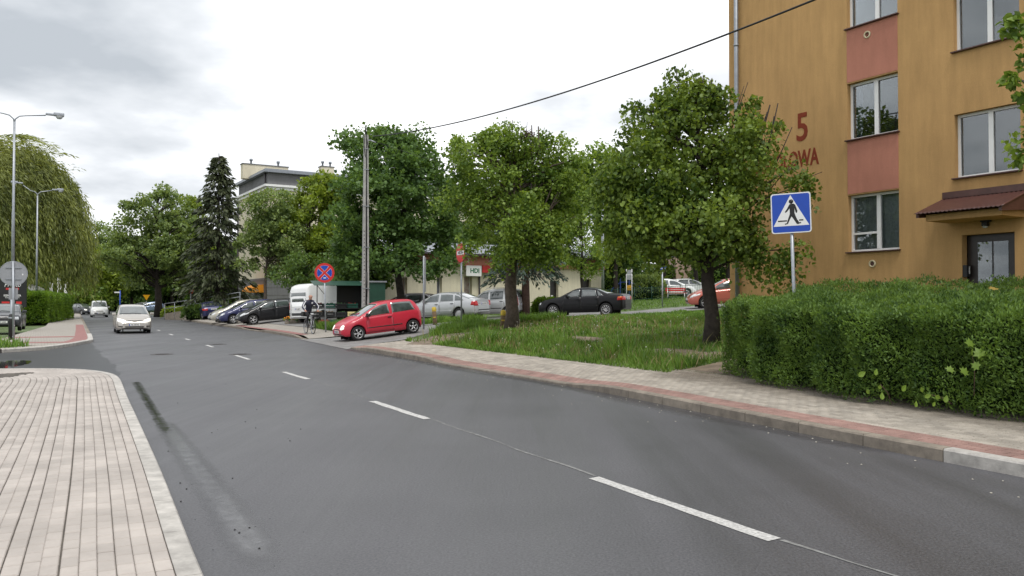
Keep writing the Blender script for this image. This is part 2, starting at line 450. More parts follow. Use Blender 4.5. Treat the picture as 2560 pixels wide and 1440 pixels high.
# access lane on the right, and the parking places beside it
def strip(name, s0, s1, ds, u0, u1, du, dz, m, label, edge=None):
    rows = []
    for s in np.arange(s0, s1 + 1e-6, ds):
        row = []
        for u in np.arange(u0, u1 + 1e-6, du):
            s2 = s
            if edge: s2 = edge(s, u)
            t = float(tk(s2)) + u
            h = float(H(s2, t))
            if edge and u < 3: h = min(h, float(np.interp(u, HL[:, 0], HL[:, 1])))
            row.append((*P(s2, t), h + dz))
        rows.append(row)
    return tag(MB().grid(rows).build(name, m), label, 'road', kind='structure')
def lane_edge(s, u):      # the mouth widens towards the road with rounded corners
    c = (LANE0 + LANE1) / 2
    k = max(0.0, 1.6 - u) ** 2 * .42
    lo = LANE0 + .1 + 2.2 * float(sstep(2.0, 5.0, u))
    s2 = c + (s - c) * (1 + k / 3.0)
    q = (s2 - LANE0 - .1) / (LANE1 - LANE0 - .2)
    return s2 if q < 0 else lo + (LANE1 - .1 - lo) * q
strip('access_lane', LANE0 + .1, LANE1 - .1, .5, -.25, 38, .25, .012, M_OLDASPH, 'worn asphalt lane climbing from the road into the housing estate', lane_edge)
strip('parking_bay', LANE1 - .2, 40.5, .5, 5, 17, .5, .016, M_OLDASPH, 'worn asphalt parking bay beside the access lane')
strip('parking_lot', 42.5, 66, .5, 1.9, 9.5, .4, .02, M_OLDASPH, 'worn paved parking places beside the far pavement')

# ------------------------------------------------------------------ lane markings
def road_patch(name, s0, s1, t0f, w, m, z, label, ragged=.012):
    b = MB(); rows = []
    n = max(2, int((s1 - s0) / .25))
    for i in range(n + 1):
        s = s0 + (s1 - s0) * i / n; t = t0f(s)
        rows.append([(*P(s + rng.uniform(-ragged, ragged), t - w / 2 + rng.uniform(-ragged, ragged)), z), (*P(s + rng.uniform(-ragged, ragged), t + w / 2 + rng.uniform(-ragged, ragged)), z)])
    o = b.grid(rows, False).build(name, m)
    return tag(o, label, 'marking', kind='structure')
CL = np.array([(3.9, 4.31), (6.14, 4.41), (10.4, 4.64), (12.7, 4.71), (17, 4.9), (19.1, 4.92), (23.7, 5.15), (26, 5.22), (31, 5.46), (37.5, 5.64), (43.5, 5.77), (50.7, 6.02), (90, 7.4)])
cl = lambda s: float(np.interp(s, CL[:, 0], CL[:, 1]))
for k, (a, b_) in enumerate([(3.92, 6.14), (10.38, 12.7), (17.04, 19.1), (23.74, 25.9), (31, 32.6), (37.5, 38.9), (43.5, 45.2), (50.6, 52.2), (57.2, 59), (64, 66)]):
    road_patch('lane_dash', a, b_, cl, .12, M_PAINT, .004, 'white painted centre line dash on the asphalt')
M_SEAM = mat('pale_seam', (.20, .20, .195), .8, var=.4, scale=12, coords='World')
for a, b_, w in ((1.0, 3.9, .03), (6.2, 10.3, .025), (12.8, 16.9, .022), (19.2, 23.6, .02)):
    road_patch('asphalt_seam', a, b_, lambda s: cl(s) + .05 + .015 * math.sin(s * 3.1), w, M_SEAM, .0035, 'thin pale seam of the asphalt between centre dashes', .01)
# manhole covers
M_IRON = mat('cast_iron', (.055, .05, .048), .6, metal=.3, var=.4, scale=10, bump=.5, bscale=60)
for i, (px, py, lab) in enumerate([(405, 886, 'round iron manhole cover in the lane of the silver saloon'), (545, 861, 'round iron manhole cover beside a centre line dash'), (600, 886, 'round iron manhole cover close to the second lane dash')]):
    r_ = ray(px, py); k = -CAM_H / r_.z
    b = MB().lathe([(0, .006), (.27, .006), (.29, .004), (.31, .007), (.34, .006), (.345, .001)], 24)
    for q in range(-2, 3): b.box((0, q * .09, .008), (.4 - abs(q) * .06, .03, .006))
    o = b.build('manhole_cover', M_IRON); o.location = (r_.x * k, r_.y * k, 0)
    tag(o, lab, 'manhole cover')
# water: puddle in the side street, wet gutter along the left kerb
def blob(name, pts, z, m, label, sub=6, jit=.06):
    b = MB(); n = len(pts); out = []
    for i in range(n):
        a, c = Vector(pts[i]), Vector(pts[(i + 1) % n]); p0, p3 = Vector(pts[i - 1]), Vector(pts[(i + 2) % n])
        for k in range(sub):
            q = k / sub
            v = .5 * ((2 * a) + (c - p0) * q + (2 * p0 - 5 * a + 4 * c - p3) * q * q + (3 * a - p0 - 3 * c + p3) * q ** 3)
            out.append((*P(v.x + rng.uniform(-jit, jit), v.y + rng.uniform(-jit, jit) * .6), z))
    o = b.poly(out).build(name, m)
    return tag(o, label, 'puddle', kind='structure')
blob('puddle', [(22.9, -1.0), (23.2, -3), (23.3, -8), (24.6, -8), (25.6, -3), (26.4, -1.2), (26.4, -.25), (25.2, -.2), (24.2, -.45)], .005, M_WATER, 'dark puddle lying in the side street mouth')
def damp_mat(name, col, rough, lo, hi):
    """wet film on the asphalt that dries out raggedly towards its rim"""
    m, n, l, b = new_mat(name)
    b.inputs['Base Color'].default_value = (*col, 1); b.inputs['Roughness'].default_value = rough
    g = n.new('ShaderNodeNewGeometry'); at = n.new('ShaderNodeAttribute'); at.attribute_name = 'wet'
    mp = n.new('ShaderNodeMapping'); mp.inputs['Scale'].default_value = (1, 1, 1); l.new(g.outputs['Position'], mp.inputs['Vector'])
    nz = N(n, 'ShaderNodeTexNoise', Scale=7.0, Detail=8.0, Roughness=.75); l.new(mp.outputs[0], nz.inputs['Vector'])
    a = n.new('ShaderNodeMath'); a.operation = 'ADD'; l.new(at.outputs['Fac'], a.inputs[0]); l.new(nz.outputs['Fac'], a.inputs[1])
    mr = n.new('ShaderNodeMapRange'); mr.inputs['From Min'].default_value = lo; mr.inputs['From Max'].default_value = hi; l.new(a.outputs[0], mr.inputs['Value'])
    t = n.new('ShaderNodeBsdfTransparent'); mx = n.new('ShaderNodeMixShader'); l.new(mr.outputs[0], mx.inputs[0]); l.new(t.outputs[0], mx.inputs[1]); l.new(b.outputs[0], mx.inputs[2])
    l.new(mx.outputs[0], n['Material Output'].inputs['Surface'])
    return m
M_DAMP = damp_mat('damp_film', (.085, .085, .09), .22, .9, 1.7)
M_GUT = damp_mat('gutter_film', (.03, .031, .03), .08, 1.05, 1.4)
def film(name, ss, inner, outer, z, m, label, ramp=(0, .55, 1, 1, .5, 0)):
    """wet strip between two edges given as functions of s"""
    rows, wet = [], []
    for i, s in enumerate(ss):
        e = min(1, i / 3.0, (len(ss) - 1 - i) / 3.0)
        a, c = inner(s), outer(s); row = []
        for k, r in enumerate(ramp):
            row.append((*P(s, a + (c - a) * k / (len(ramp) - 1)), z)); wet.append(r * e)
        rows.append(row)
    o = MB().grid(rows).build(name, m)
    at = o.data.attributes.new('wet', 'FLOAT', 'POINT'); at.data.foreach_set('value', np.array(wet, dtype=np.float32))
    return tag(o, label, 'puddle', kind='structure')
film('gutter_water', np.linspace(10.2, 18.9, 30), lambda s: float(tl(s)) + .08, lambda s: float(tl(s)) + .37 + .010 * (s - 10), .005, M_GUT, 'strip of water standing in the gutter by the beige pavers', (.2, .3, .62, .8, .62, .2))
film('damp_gutter', np.linspace(4.6, 12.4, 26), lambda s: float(tl(s)) + .10, lambda s: float(tl(s)) + .75 - .02 * s, .0035, M_DAMP, 'damp drying asphalt beside the pale left kerb')
film('damp_gutter', np.linspace(5, 27.8, 60), lambda s: float(tk(s)) - .62 - .15 * math.sin(s * .8), lambda s: float(tk(s)) + .01, .0035, M_DAMP, 'dark damp edge of the asphalt along the right kerb', (0, .25, .5, .75, .95, 1))

# ------------------------------------------------------------------ kerbs: every stone is a piece
def kerb_line(name, fn, s0, s1, width, topz, label, m, stone=1.0, side=1, botz=-.1):
    root = thing(name, label, None); root['kind'] = 'structure'
    s = s0
    while s < s1 - .05:
        e = min(s + stone, s1)
        b = MB(); a_, c_ = s + .005, e - .005
        rows = []
        for q in (a_, (a_ + c_) / 2, c_):
            t = fn(q); z = topz(q)
            tt = [t, t, t + side * .015, t + side * width, t + side * width]
            zz = [botz, z - .018, z, z + .002, botz]
            rows.append([(*P(q, a), b_) for a, b_ in zip(tt, zz)])
        b.grid(rows, False)
        n5 = 5
        b.f.append(tuple(range(n5))); b.sm.append(False)
        b.f.append(tuple(2 * n5 + k for k in reversed(range(n5)))); b.sm.append(False)
        mm = m(s) if callable(m) else m
        b.build('kerbstone', mm, root)
        s = e
    return root
def r_top(s):   # lowered where people cross, full height elsewhere
    low = sstep(11.5, 13.5, s) * (1 - sstep(19, 21, s))
    end = sstep(25.5, 27.6, s)
    return .135 - .085 * low - .085 * end
kerb_line('kerb', lambda s: float(tk(s)), 1.0, 27.6, .15, r_top, 'grey concrete kerb along the right pavement, lowered at the crossing', lambda s: M_CONCP if s < 4.6 else M_CONC)
kerb_line('kerb', lambda s: float(tk(s)), 35.4, 110, .15, lambda s: .13 - .07 * (sstep(45, 46.5, s) * (1 - sstep(50, 52, s))) - .1 * (1 - sstep(36.4, 38, s)), 'far grey concrete kerb in front of the parked black hatchback', M_CONC, 2.0)
# left: flush pale kerb of the near pavement
def curve_pts(tab, step):
    out = [Vector(tab[0])]
    pts = [Vector(p) for p in tab]
    dens = []
    for i in range(len(pts) - 1):
        p0, a, c, p3 = pts[max(i - 1, 0)], pts[i], pts[i + 1], pts[min(i + 2, len(pts) - 1)]
        for k in range(40):
            q = k / 40
            dens.append(.5 * ((2 * a) + (c - p0) * q + (2 * p0 - 5 * a + 4 * c - p3) * q * q + (3 * a - p0 - 3 * c + p3) * q ** 3))
    dens.append(pts[-1])
    acc = 0.0
    for i in range(1, len(dens)):
        d = (dens[i] - dens[i - 1]).length; acc += d
        if acc >= step: out.append(dens[i].copy()); acc = 0.0
    return out
LEFT_EDGE = [(-2, .5), (2.5, .74), (5.1, .84), (8.4, 1.01), (12.75, 1.2), (16, 1.33), (18.2, 1.42), (19.4, 1.38), (20.4, 1.15), (21.2, .72), (21.8, .05), (22.2, -.8), (22.45, -2), (22.6, -4), (22.7, -7)]
LP = curve_pts(LEFT_EDGE, .02)
LPa = np.array([(p.x, p.y) for p in LP])
LTa = np.gradient(LPa, axis=0); LTa /= np.linalg.norm(LTa, axis=1)[:, None]
LNa = np.stack([LTa[:, 1], -LTa[:, 0]], 1)            # inward (to the pavement side) in the s,t frame
if LNa[50][1] > 0: LNa = -LNa
LLen = np.concatenate([[0], np.cumsum(np.linalg.norm(np.diff(LPa, axis=0), axis=1))])
def left_at(dist, off):
    x = np.interp(dist, LLen, LPa[:, 0]); y = np.interp(dist, LLen, LPa[:, 1])
    nx = np.interp(dist, LLen, LNa[:, 0]); ny = np.interp(dist, LLen, LNa[:, 1])
    return P(x + nx * off, y + ny * off)
ROOT_LK = thing('kerb', 'pale flush concrete kerb edging the beige left pavement', None); ROOT_LK['kind'] = 'structure'
d = 0.0
def l_top(dd): return .045 + .05 * float(sstep(16, 19, dd))
while d < LLen[-1] - 1:
    b = MB(); rows = []
    w = .14
    for q in np.linspace(d + .004, d + .996, 6):
        z = l_top(q)
        rows.append([(*left_at(q, o_), z_) for o_, z_ in ((0, -.1), (0, z - .012), (.012, z), (w, z + .002), (w, -.1))])
    b.grid(rows, False); b.f.append((0, 1, 2, 3, 4)); b.sm.append(False); b.f.append((29, 28, 27, 26, 25)); b.sm.append(False)
    b.build('kerbstone', M_CONCP, ROOT_LK); d += 1.0

# ------------------------------------------------------------------ paving: single pavers
def paver_mesh(name, L, W, m, T=.05):
    b = MB(); l, w, c = L / 2, W / 2, .006
    rows = [[(-l, -w, -T), (l, -w, -T), (l, w, -T), (-l, w, -T)], [(-l, -w, -c), (l, -w, -c), (l, w, -c), (-l, w, -c)], [(-l + c, -w + c, 0), (l - c, -w + c, 0), (l - c, w - c, 0), (-l + c, w - c, 0)]]
    for r in rows: b.v += r
    for k in (0, 4):
        for i in range(4): b.f.append((k + i, k + (i + 1) % 4, k + 4 + (i + 1) % 4, k + 4 + i)); b.sm.append(False)
    b.f.append((8, 9, 10, 11)); b.sm.append(False)
    return b.mesh(name, m)
BV = np.array([(-1, -1, -.05), (1, -1, -.05), (1, 1, -.05), (-1, 1, -.05), (-1, -1, -.006), (1, -1, -.006), (1, 1, -.006), (-1, 1, -.006)])
BF = [(0, 1, 5, 4), (1, 2, 6, 5), (2, 3, 7, 6), (3, 0, 4, 7), (4, 5, 9, 8), (5, 6, 10, 9), (6, 7, 11, 10), (7, 4, 8, 11), (8, 9, 10, 11)]
def paving(root, bricks, m, L, W, keep, nm='paver'):
    """bricks: (x,y,z,ax(3),ay(3)); the ones showing largest become single pieces, the rest one mesh"""
    # size in the picture: nearness, in front of the camera and inside the frame
    sc = []
    for b_ in bricks:
        x, y = b_[0], b_[1]
        if y < 1.2: sc.append(1e9); continue
        px = 1280 + FPX * x / y; py = HORIZON + FPX * (CAM_H - b_[2]) / y
        sc.append(y if (-20 < px < 2580 and py < 1460) else 1e6 + y)
    order = np.argsort(sc)
    single = [bricks[i] for i in order[:keep]]; rest = [bricks[i] for i in order[keep:]]
    me = paver_mesh(nm, L, W, m)
    for x, y, z, ax, ay in single:
        o = obj(nm, me, root)
        az = Vector(ax).cross(Vector(ay)).normalized()
        o.matrix_local = Matrix(((ax[0], ay[0], az[0], x), (ax[1], ay[1], az[1], y), (ax[2], ay[2], az[2], z + rng.uniform(-.0015, .0015)), (0, 0, 0, 1)))
    if rest:
        l, w, c = L / 2, W / 2, .008
        base = np.array([(-l, -w, -.05), (l, -w, -.05), (l, w, -.05), (-l, w, -.05), (-l, -w, -c), (l, -w, -c), (l, w, -c), (-l, w, -c), (-l + c, -w + c, 0), (l - c, -w + c, 0), (l - c, w - c, 0), (-l + c, w - c, 0)])
        V = np.zeros((len(rest), 12, 3))
        for i, (x, y, z, ax, ay) in enumerate(rest):
            V[i] = np.array([x, y, z + rng.uniform(-.0015, .0015)]) + base[:, :1] * np.array(ax) + base[:, 1:2] * np.array(ay) + base[:, 2:3] * np.array((0, 0, 1.0))
        F = (np.array(BF)[None] + (np.arange(len(rest)) * 12)[:, None, None]).reshape(-1, 4)
        o = obj('pavers', mesh_np('pavers', V.reshape(-1, 3), F, m), root); o['kind'] = 'stuff'
def axes(p0, p1, q0, q1):
    ax = (Vector(p1) - Vector(p0)).normalized(); ay = Vector(q1) - Vector(q0); ay = (ay - ax * ay.dot(ax)).normalized()
    if ax.cross(ay).z < 0: ay = -ay
    return tuple(ax), tuple(ay)
# left pavement
lp_root = MB()
rows = []
for q in np.arange(0, LLen[-1] - .2, .25):
    rows.append([(*left_at(q, o_), l_top(q) - .009 - .0) for o_ in (.13, .6, 1.2, 2.0, 3.0)])
LEFT_PAV = tag(lp_root.grid(rows).build('left_pavement', M_JOINT), 'beige brick pavement on the left with long curved joints', 'pavement', kind='structure')
bl = []
L_, W_ = .186, .0955
for k in range(27):
    off = .14 + .05 + k * .1
    d = rng.uniform(0, .2)
    wob = rng.uniform(-.004, .004)
    while d < LLen[-1] - 1.2:
        # inner rows shorten round the bend
        p0, p1 = left_at(d, off), left_at(d + .2, off); q0, q1 = left_at(d + .1, off - .05), left_at(d + .1, off + .05)
        seg = math.dist(p0, p1)
        z = l_top(d + .1)
        if seg > .12:
            c = left_at(d + .1, off + wob)
            ax, ay = axes((*p0, z), (*p1, z), (*q0, z), (*q1, z))
            bl.append((c[0], c[1], z, ax, ay))
        d += .2 * .2 / max(seg, .05) if seg < .2 else .2
paving(LEFT_PAV, bl, M_PAVL, L_, W_, 300)
# right pavement
def rz(s, u):
    t = float(tk(s)) + u
    k = 1 - float(sstep(0, 1.3, u))
    return float(H(s, t)) + (r_top(s) - .13) * k
rows = []
def s_end(u): return 28.75 - 1.1 * max(0.0, 1 - u / 1.1) ** 2
for s_0 in np.arange(1.0, 28.76, .25):
    rows.append([(*P(min(s_0, s_end(u)), float(tk(min(s_0, s_end(u)))) + u), rz(min(s_0, s_end(u)), u) - .01) for u in (.14, .4, .8, 1.3, 1.8, 2.3, 2.75)])
RIGHT_PAV = tag(MB().grid(rows).build('right_pavement', M_JOINT), 'grey brick pavement with a red brick band along the right kerb', 'pavement', kind='structure')
bg, br = [], []
nrow = 25
for k in range(nrow):
    u = .15 + .052 + k * .1035
    s = 1.0 + (.1 if k % 2 else 0)
    while s < s_end(u) - .2:
        p0, p1 = P(s, float(tk(s)) + u), P(s + .2, float(tk(s + .2)) + u)
        z0, z1 = rz(s, u), rz(s + .2, u)
        c = ((p0[0] + p1[0]) / 2, (p0[1] + p1[1]) / 2, (z0 + z1) / 2 + .001)
        q0 = (*P(s + .1, float(tk(s + .1)) + u - .05), rz(s + .1, u - .05)); q1 = (*P(s + .1, float(tk(s + .1)) + u + .05), rz(s + .1, u + .05))
        ax, ay = axes((*p0, z0), (*p1, z1), q0, q1)
        (br if k < 4 else bg).append((*c, ax, ay))
        s += .2005
paving(RIGHT_PAV, bg, M_PAVE, .186, .089, 180)
paving(RIGHT_PAV, br, M_PAVR, .186, .089, 120, 'red_paver')
# far right pavement (pieces too small to tell apart)
def brick_sheet(name, c1, c2, scale):
    m, n, l, b = new_mat(name)
    g = n.new('ShaderNodeNewGeometry'); mp = n.new('ShaderNodeMapping'); mp.inputs['Rotation'].default_value = (0, 0, -A30)
    l.new(g.outputs['Position'], mp.inputs['Vector'])
    t = n.new('ShaderNodeTexBrick'); t.inputs['Scale'].default_value = scale; t.inputs['Color1'].default_value = (*c1, 1); t.inputs['Color2'].default_value = (*c2, 1)
    t.inputs['Mortar'].default_value = (c1[0] * .5, c1[1] * .5, c1[2] * .5, 1); t.inputs['Mortar Size'].default_value = .008
    t.inputs['Brick Width'].default_value = .2; t.inputs['Row Height'].default_value = .1
    l.new(mp.outputs[0], t.inputs['Vector']); l.new(t.outputs['Color'], b.inputs['Base Color']); b.inputs['Roughness'].default_value = .85
    return m
M_BSG = brick_sheet('far_grey_paving', (.36, .33, .29), (.30, .275, .24), 1.0)
M_BSR = brick_sheet('far_red_paving', (.33, .16, .145), (.27, .125, .115), 1.0)
def far_sheet(name, s0, s1, u0, u1, m, label, dz):
    rows = []
    for s in np.arange(s0, s1 + .01, 1.0):
        row = []
        for u in np.linspace(u0, u1, 5):
            t = float(tk(s)) + u; row.append((*P(s, t), float(H(s, t)) + dz))
        rows.append(row)
    return tag(MB().grid(rows).build(name, m), label, 'pavement', kind='structure')
far_sheet('far_pavement', 35.3, 110, .15, 2.1, M_BSG, 'pale brick pavement passing the parked cars', 0.0)
far_sheet('far_pavement_band', 37, 54, .15, .5, M_BSR, 'faded red brick band of the far pavement', .006)

# ------------------------------------------------------------------ island and pavement across the side street
def plate(name, pts, z0, z1, m, label, cat, kind='structure'):
    b = MB(); b.prism([P(*p) for p in pts][::-1], z0, z1)
    return tag(b.build(name, m), label, cat, kind=kind)
ISL = [(30.8, -1.0), (31.6, -.15), (32.4, .4), (34.2, 1.1), (36, 1.6), (37.2, 1.9)]
isl_edge = curve_pts(ISL + [(39.6, 2.04), (45, 2.25)], .1)
plate('island_grass', [(31.4, -1.2), (33.2, -.05), (34.0, -.9), (37, -2.2), (75, -3.0), (140, -4), (140, -70), (38, -70), (33.5, -8)], -.05, .10, M_LAWN, 'rough lawn behind the corner pavement across the side street', 'lawn')
pv = [(30.9, -1.1), (31.7, -.3), (32.5, .25), (34.2, .95), (36, 1.45), (37.2, 1.75)] + [(s, float(tl(s)) - .15) for s in (40, 50, 63, 90, 132)] + [(132, 3.0), (90, 1.2), (60, .4), (40, -1.3), (37, -2.1), (34, -.85), (33.2, 0), (31.5, -1.3)]
plate('island_pavement', pv, -.05, .115, M_BSG, 'pale pavement with red bands on the corner island', 'pavement')
plate('island_red_band', [(34.6, 1.05), (35.6, 1.3), (36.2, -1.7), (35.2, -1.25)], .10, .121, M_BSR, 'red paving band across the island near the kerb', 'pavement')
plate('island_red_band', [(40.2, 1.85), (41.4, 1.9), (41.6, -1.0), (40.6, -1.2)], .10, .121, M_BSR, 'second red paving band across the island pavement', 'pavement')
plate('island_red_band', [(35.4, 1.25), (37.2, 1.7), (40, 1.86), (50, 2.2), (63, 2.65), (63, 2.2), (50, 1.75), (40, 1.35), (37.2, 1.1), (35.4, .8)], .10, .119, M_BSR, 'long red paving band beside the kerb of the island pavement', 'pavement')
ROOT_IK = thing('kerb', 'rounded grey kerb of the corner island across the side street', None); ROOT_IK['kind'] = 'structure'
ie = isl_edge
for i in range(0, len(ie) - 10, 10):
    b = MB(); rows = []
    for q in range(i, i + 11, 2):
        a, c = ie[max(q - 1, 0)], ie[min(q + 1, len(ie) - 1)]; tn = (c - a).normalized(); nn = Vector((tn.y, -tn.x))
        if nn.y > 0: nn = -nn
        if nn.y == 0: nn = Vector((1, 0))
        p_ = ie[q]; z = .125
        rows.append([(*P(*(p_ + nn * o_)), z_) for o_, z_ in ((0, -.1), (0, z - .02), (.02, z), (.2, z), (.2, -.1))])
    b.grid(rows, False); b.build('kerbstone', M_CONCP, ROOT_IK)
kerb_line('kerb', lambda s: float(tl(s)), 44, 130, .15, lambda s: .12, 'long grey kerb beside the red band of the far left pavement', M_CONC, 3.0, -1)

# earth washed over the pavers along the hedge foot
M_DIRTF = damp_mat('washed_earth', (.15, .12, .088), .95, .7, 2.3)
def earth_film(name, s0, s1, u0, u1, label):
    rows, wet = [], []
    ss = np.linspace(s0, s1, 40)
    for i, s in enumerate(ss):
        e = min(1, i / 4.0, (len(ss) - 1 - i) / 4.0); row = []
        for k, r in enumerate((0, .35, .7, 1, 1)):
            u = u0 + (u1 - u0) * k / 4; t = float(tk(s)) + u; row.append((*P(s, t), rz(s, u) + .006)); wet.append(r * e)
        rows.append(row)
    o = MB().grid(rows).build(name, M_DIRTF); at = o.data.attributes.new('wet', 'FLOAT', 'POINT'); at.data.foreach_set('value', np.array(wet, dtype=np.float32))
    return tag(o, label, 'earth', kind='structure')
earth_film('washed_earth', 1.2, 13.5, 1.0, 2.75, 'brown earth washed over the pavers at the hedge foot')
earth_film('washed_earth', 13.0, 28, 2.0, 2.75, 'brown earth washed over the pavers beside the grass bank')

strip('worn_path', 11.35, 13.0, .3, 2.72, 7.0, .3, .003, M_DIRT, 'trodden earth path between the hedge end and the grass')
# ------------------------------------------------------------------ buildings
def stucco(name, col, streak=.12):
    """roughcast: fine grain, large uneven tone, faint rain streaks"""
    m, n, l, b = new_mat(name)
    g = n.new('ShaderNodeNewGeometry')
    f = N(n, 'ShaderNodeTexNoise', Scale=90.0, Detail=4.0); l.new(g.outputs['Position'], f.inputs['Vector'])
    mp = n.new('ShaderNodeMapping'); mp.inputs['Scale'].default_value = (3.5, 3.5, .45); l.new(g.outputs['Position'], mp.inputs['Vector'])
    st_ = N(n, 'ShaderNodeTexNoise', Scale=1.6, Detail=6.0, Roughness=.62); l.new(mp.outputs[0], st_.inputs['Vector'])
    bg_ = N(n, 'ShaderNodeTexNoise', Scale=.5, Detail=5.0, Roughness=.6); l.new(g.outputs['Position'], bg_.inputs['Vector'])
    def rmp(src, a, c):
        r = n.new('ShaderNodeMapRange'); r.inputs['From Min'].default_value = .3; r.inputs['From Max'].default_value = .7
        r.inputs['To Min'].default_value = a; r.inputs['To Max'].default_value = c; l.new(src, r.inputs['Value']); return r.outputs[0]
    m1 = n.new('ShaderNodeMath'); m1.operation = 'MULTIPLY'; l.new(rmp(st_.outputs['Fac'], 1 - streak, 1 + streak * .6), m1.inputs[0]); l.new(rmp(bg_.outputs['Fac'], .86, 1.08), m1.inputs[1])
    m2 = n.new('ShaderNodeMath'); m2.operation = 'MULTIPLY'; l.new(m1.outputs[0], m2.inputs[0]); l.new(rmp(f.outputs['Fac'], .88, 1.1), m2.inputs[1])
    sc = n.new('ShaderNodeVectorMath'); sc.operation = 'SCALE'; sc.inputs[0].default_value = col; l.new(m2.outputs[0], sc.inputs['Scale'])
    l.new(sc.outputs[0], b.inputs['Base Color']); b.inputs['Roughness'].default_value = .92; b.inputs['Specular IOR Level'].default_value = .2
    bp = n.new('ShaderNodeBump'); bp.inputs['Strength'].default_value = .6; bp.inputs['Distance'].default_value = .008
    l.new(f.outputs['Fac'], bp.inputs['Height']); l.new(bp.outputs[0], b.inputs['Normal'])
    return m
M_OCHRE = stucco('ochre_render', (.50, .305, .13))
M_TERRA = stucco('terracotta_render', (.47, .205, .145), .08)
M_CREAM = stucco('cream_render', (.72, .66, .51), .10)
M_GREYR = stucco('grey_render', (.19, .19, .195), .10)
M_PLINTH = stucco('plinth_render', (.16, .155, .15), .15)
M_PINK = stucco('pale_pink_render', (.50, .36, .29), .1)
M_LETTER = stucco('red_brown_paint', (.22, .045, .022), .08)
M_PVC = mat('white_window_plastic', (.80, .80, .79), .35, var=.03, scale=5)
M_SILL = mat('brown_sheet_metal', (.075, .030, .024), .45, var=.25, scale=6)
M_PANE = glass_mat('window_pane', (.82, .86, .86))
M_ROOM = mat('dim_room', (.035, .032, .03), .9, var=.4, scale=2)
M_CURT_REFL = mat('curtain_and_reflection', (.55, .56, .58), .9, var=.15, scale=14)
M_DRAPE = mat('dark_curtain', (.10, .12, .18), .9, var=.2, scale=8)
M_PIPE = mat('zinc_pipe', (.27, .29, .32), .5, metal=.5, var=.15, scale=6)
M_DOOR = mat('dark_door', (.022, .017, .016), .35, var=.3, scale=5)
M_BLACKM = mat('black_metal', (.012, .012, .013), .45)
M_WHITEP = mat('white_paint', (.78, .78, .77), .5, var=.05, scale=5)
M_GUTTERB = mat('dark_gutter', (.05, .04, .045), .5)

def frame_of(o, c0, udir, ndir):
    """place an object so that local x runs along the wall, y out of it, z up"""
    o.matrix_world = Matrix(((udir[0], ndir[0], 0, c0[0]), (udir[1], ndir[1], 0, c0[1]), (0, 0, 1, c0[2] if len(c0) > 2 else 0), (0, 0, 0, 1)))
def wall_face(b, width, z0, z1, holes, depth=.17, y=0.0):
    """outer face at y, real openings with reveals going back"""
    xs = sorted({0.0, width} | {h[0] for h in holes} | {h[1] for h in holes})
    zs = sorted({z0, z1} | {h[2] for h in holes} | {h[3] for h in holes})
    for i in range(len(xs) - 1):
        for k in range(len(zs) - 1):
            cx, cz = (xs[i] + xs[i + 1]) / 2, (zs[k] + zs[k + 1]) / 2
            if any(h[0] < cx < h[1] and h[2] < cz < h[3] for h in holes): continue
            b.poly([(xs[i], y, zs[k]), (xs[i], y, zs[k + 1]), (xs[i + 1], y, zs[k + 1]), (xs[i + 1], y, zs[k])])
    for a0, a1, c0, c1 in holes:
        d = y - depth
        b.poly([(a0, y, c0), (a0, d, c0), (a0, d, c1), (a0, y, c1)]); b.poly([(a1, y, c0), (a1, y, c1), (a1, d, c1), (a1, d, c0)])
        b.poly([(a0, y, c1), (a0, d, c1), (a1, d, c1), (a1, y, c1)]); b.poly([(a0, y, c0), (a1, y, c0), (a1, d, c0), (a0, d, c0)])
    return b
def window(parent, a0, a1, z0, z1, depth=.17, split=(.5,), transom=None, curtain=None, sill=True, fw=.06, y=0.0, sillm=None, glass=None, simple=False):
    yb = y - depth
    f = MB(); yc = yb + .03
    f.box(((a0 + a1) / 2, yc, z0 + fw / 2), (a1 - a0, .07, fw)); f.box(((a0 + a1) / 2, yc, z1 - fw / 2), (a1 - a0, .07, fw))
    f.box((a0 + fw / 2, yc, (z0 + z1) / 2), (fw, .066, z1 - z0 - 2 * fw)); f.box((a1 - fw / 2, yc, (z0 + z1) / 2), (fw, .066, z1 - z0 - 2 * fw))
    ed = [a0 + fw]
    for q in split:
        c = a0 + (a1 - a0) * q
        f.box((c, yc, (z0 + z1) / 2), (fw * 1.7, .074, z1 - z0 - 2 * fw))
        ed += [c - fw * .85, c + fw * .85]
    ed.append(a1 - fw)
    if transom:
        f.box(((ed[0] + ed[1]) / 2, yc, z0 + transom), (ed[1] - ed[0], .06, .05))
    w = f.build('window', M_PVC, parent)
    for i in range(0, len(ed), 2):
        MB().box(((ed[i] + ed[i + 1]) / 2, yc - .005, (z0 + z1) / 2), (ed[i + 1] - ed[i] + .02, .012, z1 - z0 - 2 * fw + .02)).build('pane', glass or M_PANE, w)
    if curtain:
        cm, x0, x1, zz0 = curtain
        rows = []
        n = 26
        for k in (0, 1):
            rows.append([(a0 + (a1 - a0) * (x0 + (x1 - x0) * i / n), yb - .10 + .018 * math.sin(i * 1.9 + k * .3), z0 + (z1 - z0) * zz0 if k == 0 else z1) for i in range(n + 1)])
        MB().grid(rows).build('curtain', cm, w)
    MB().box(((a0 + a1) / 2, yb - .9, (z0 + z1) / 2), (a1 - a0 + .3, 1.5, z1 - z0 + .3)).build('room', M_ROOM, w) if not simple else None
    if sill:
        MB().box(((a0 + a1) / 2, y - depth / 2 + .035, z0 - .012), (a1 - a0 + .08, depth + .09, .03), bev=.006).build('sill', sillm or M_SILL, w)
    return w

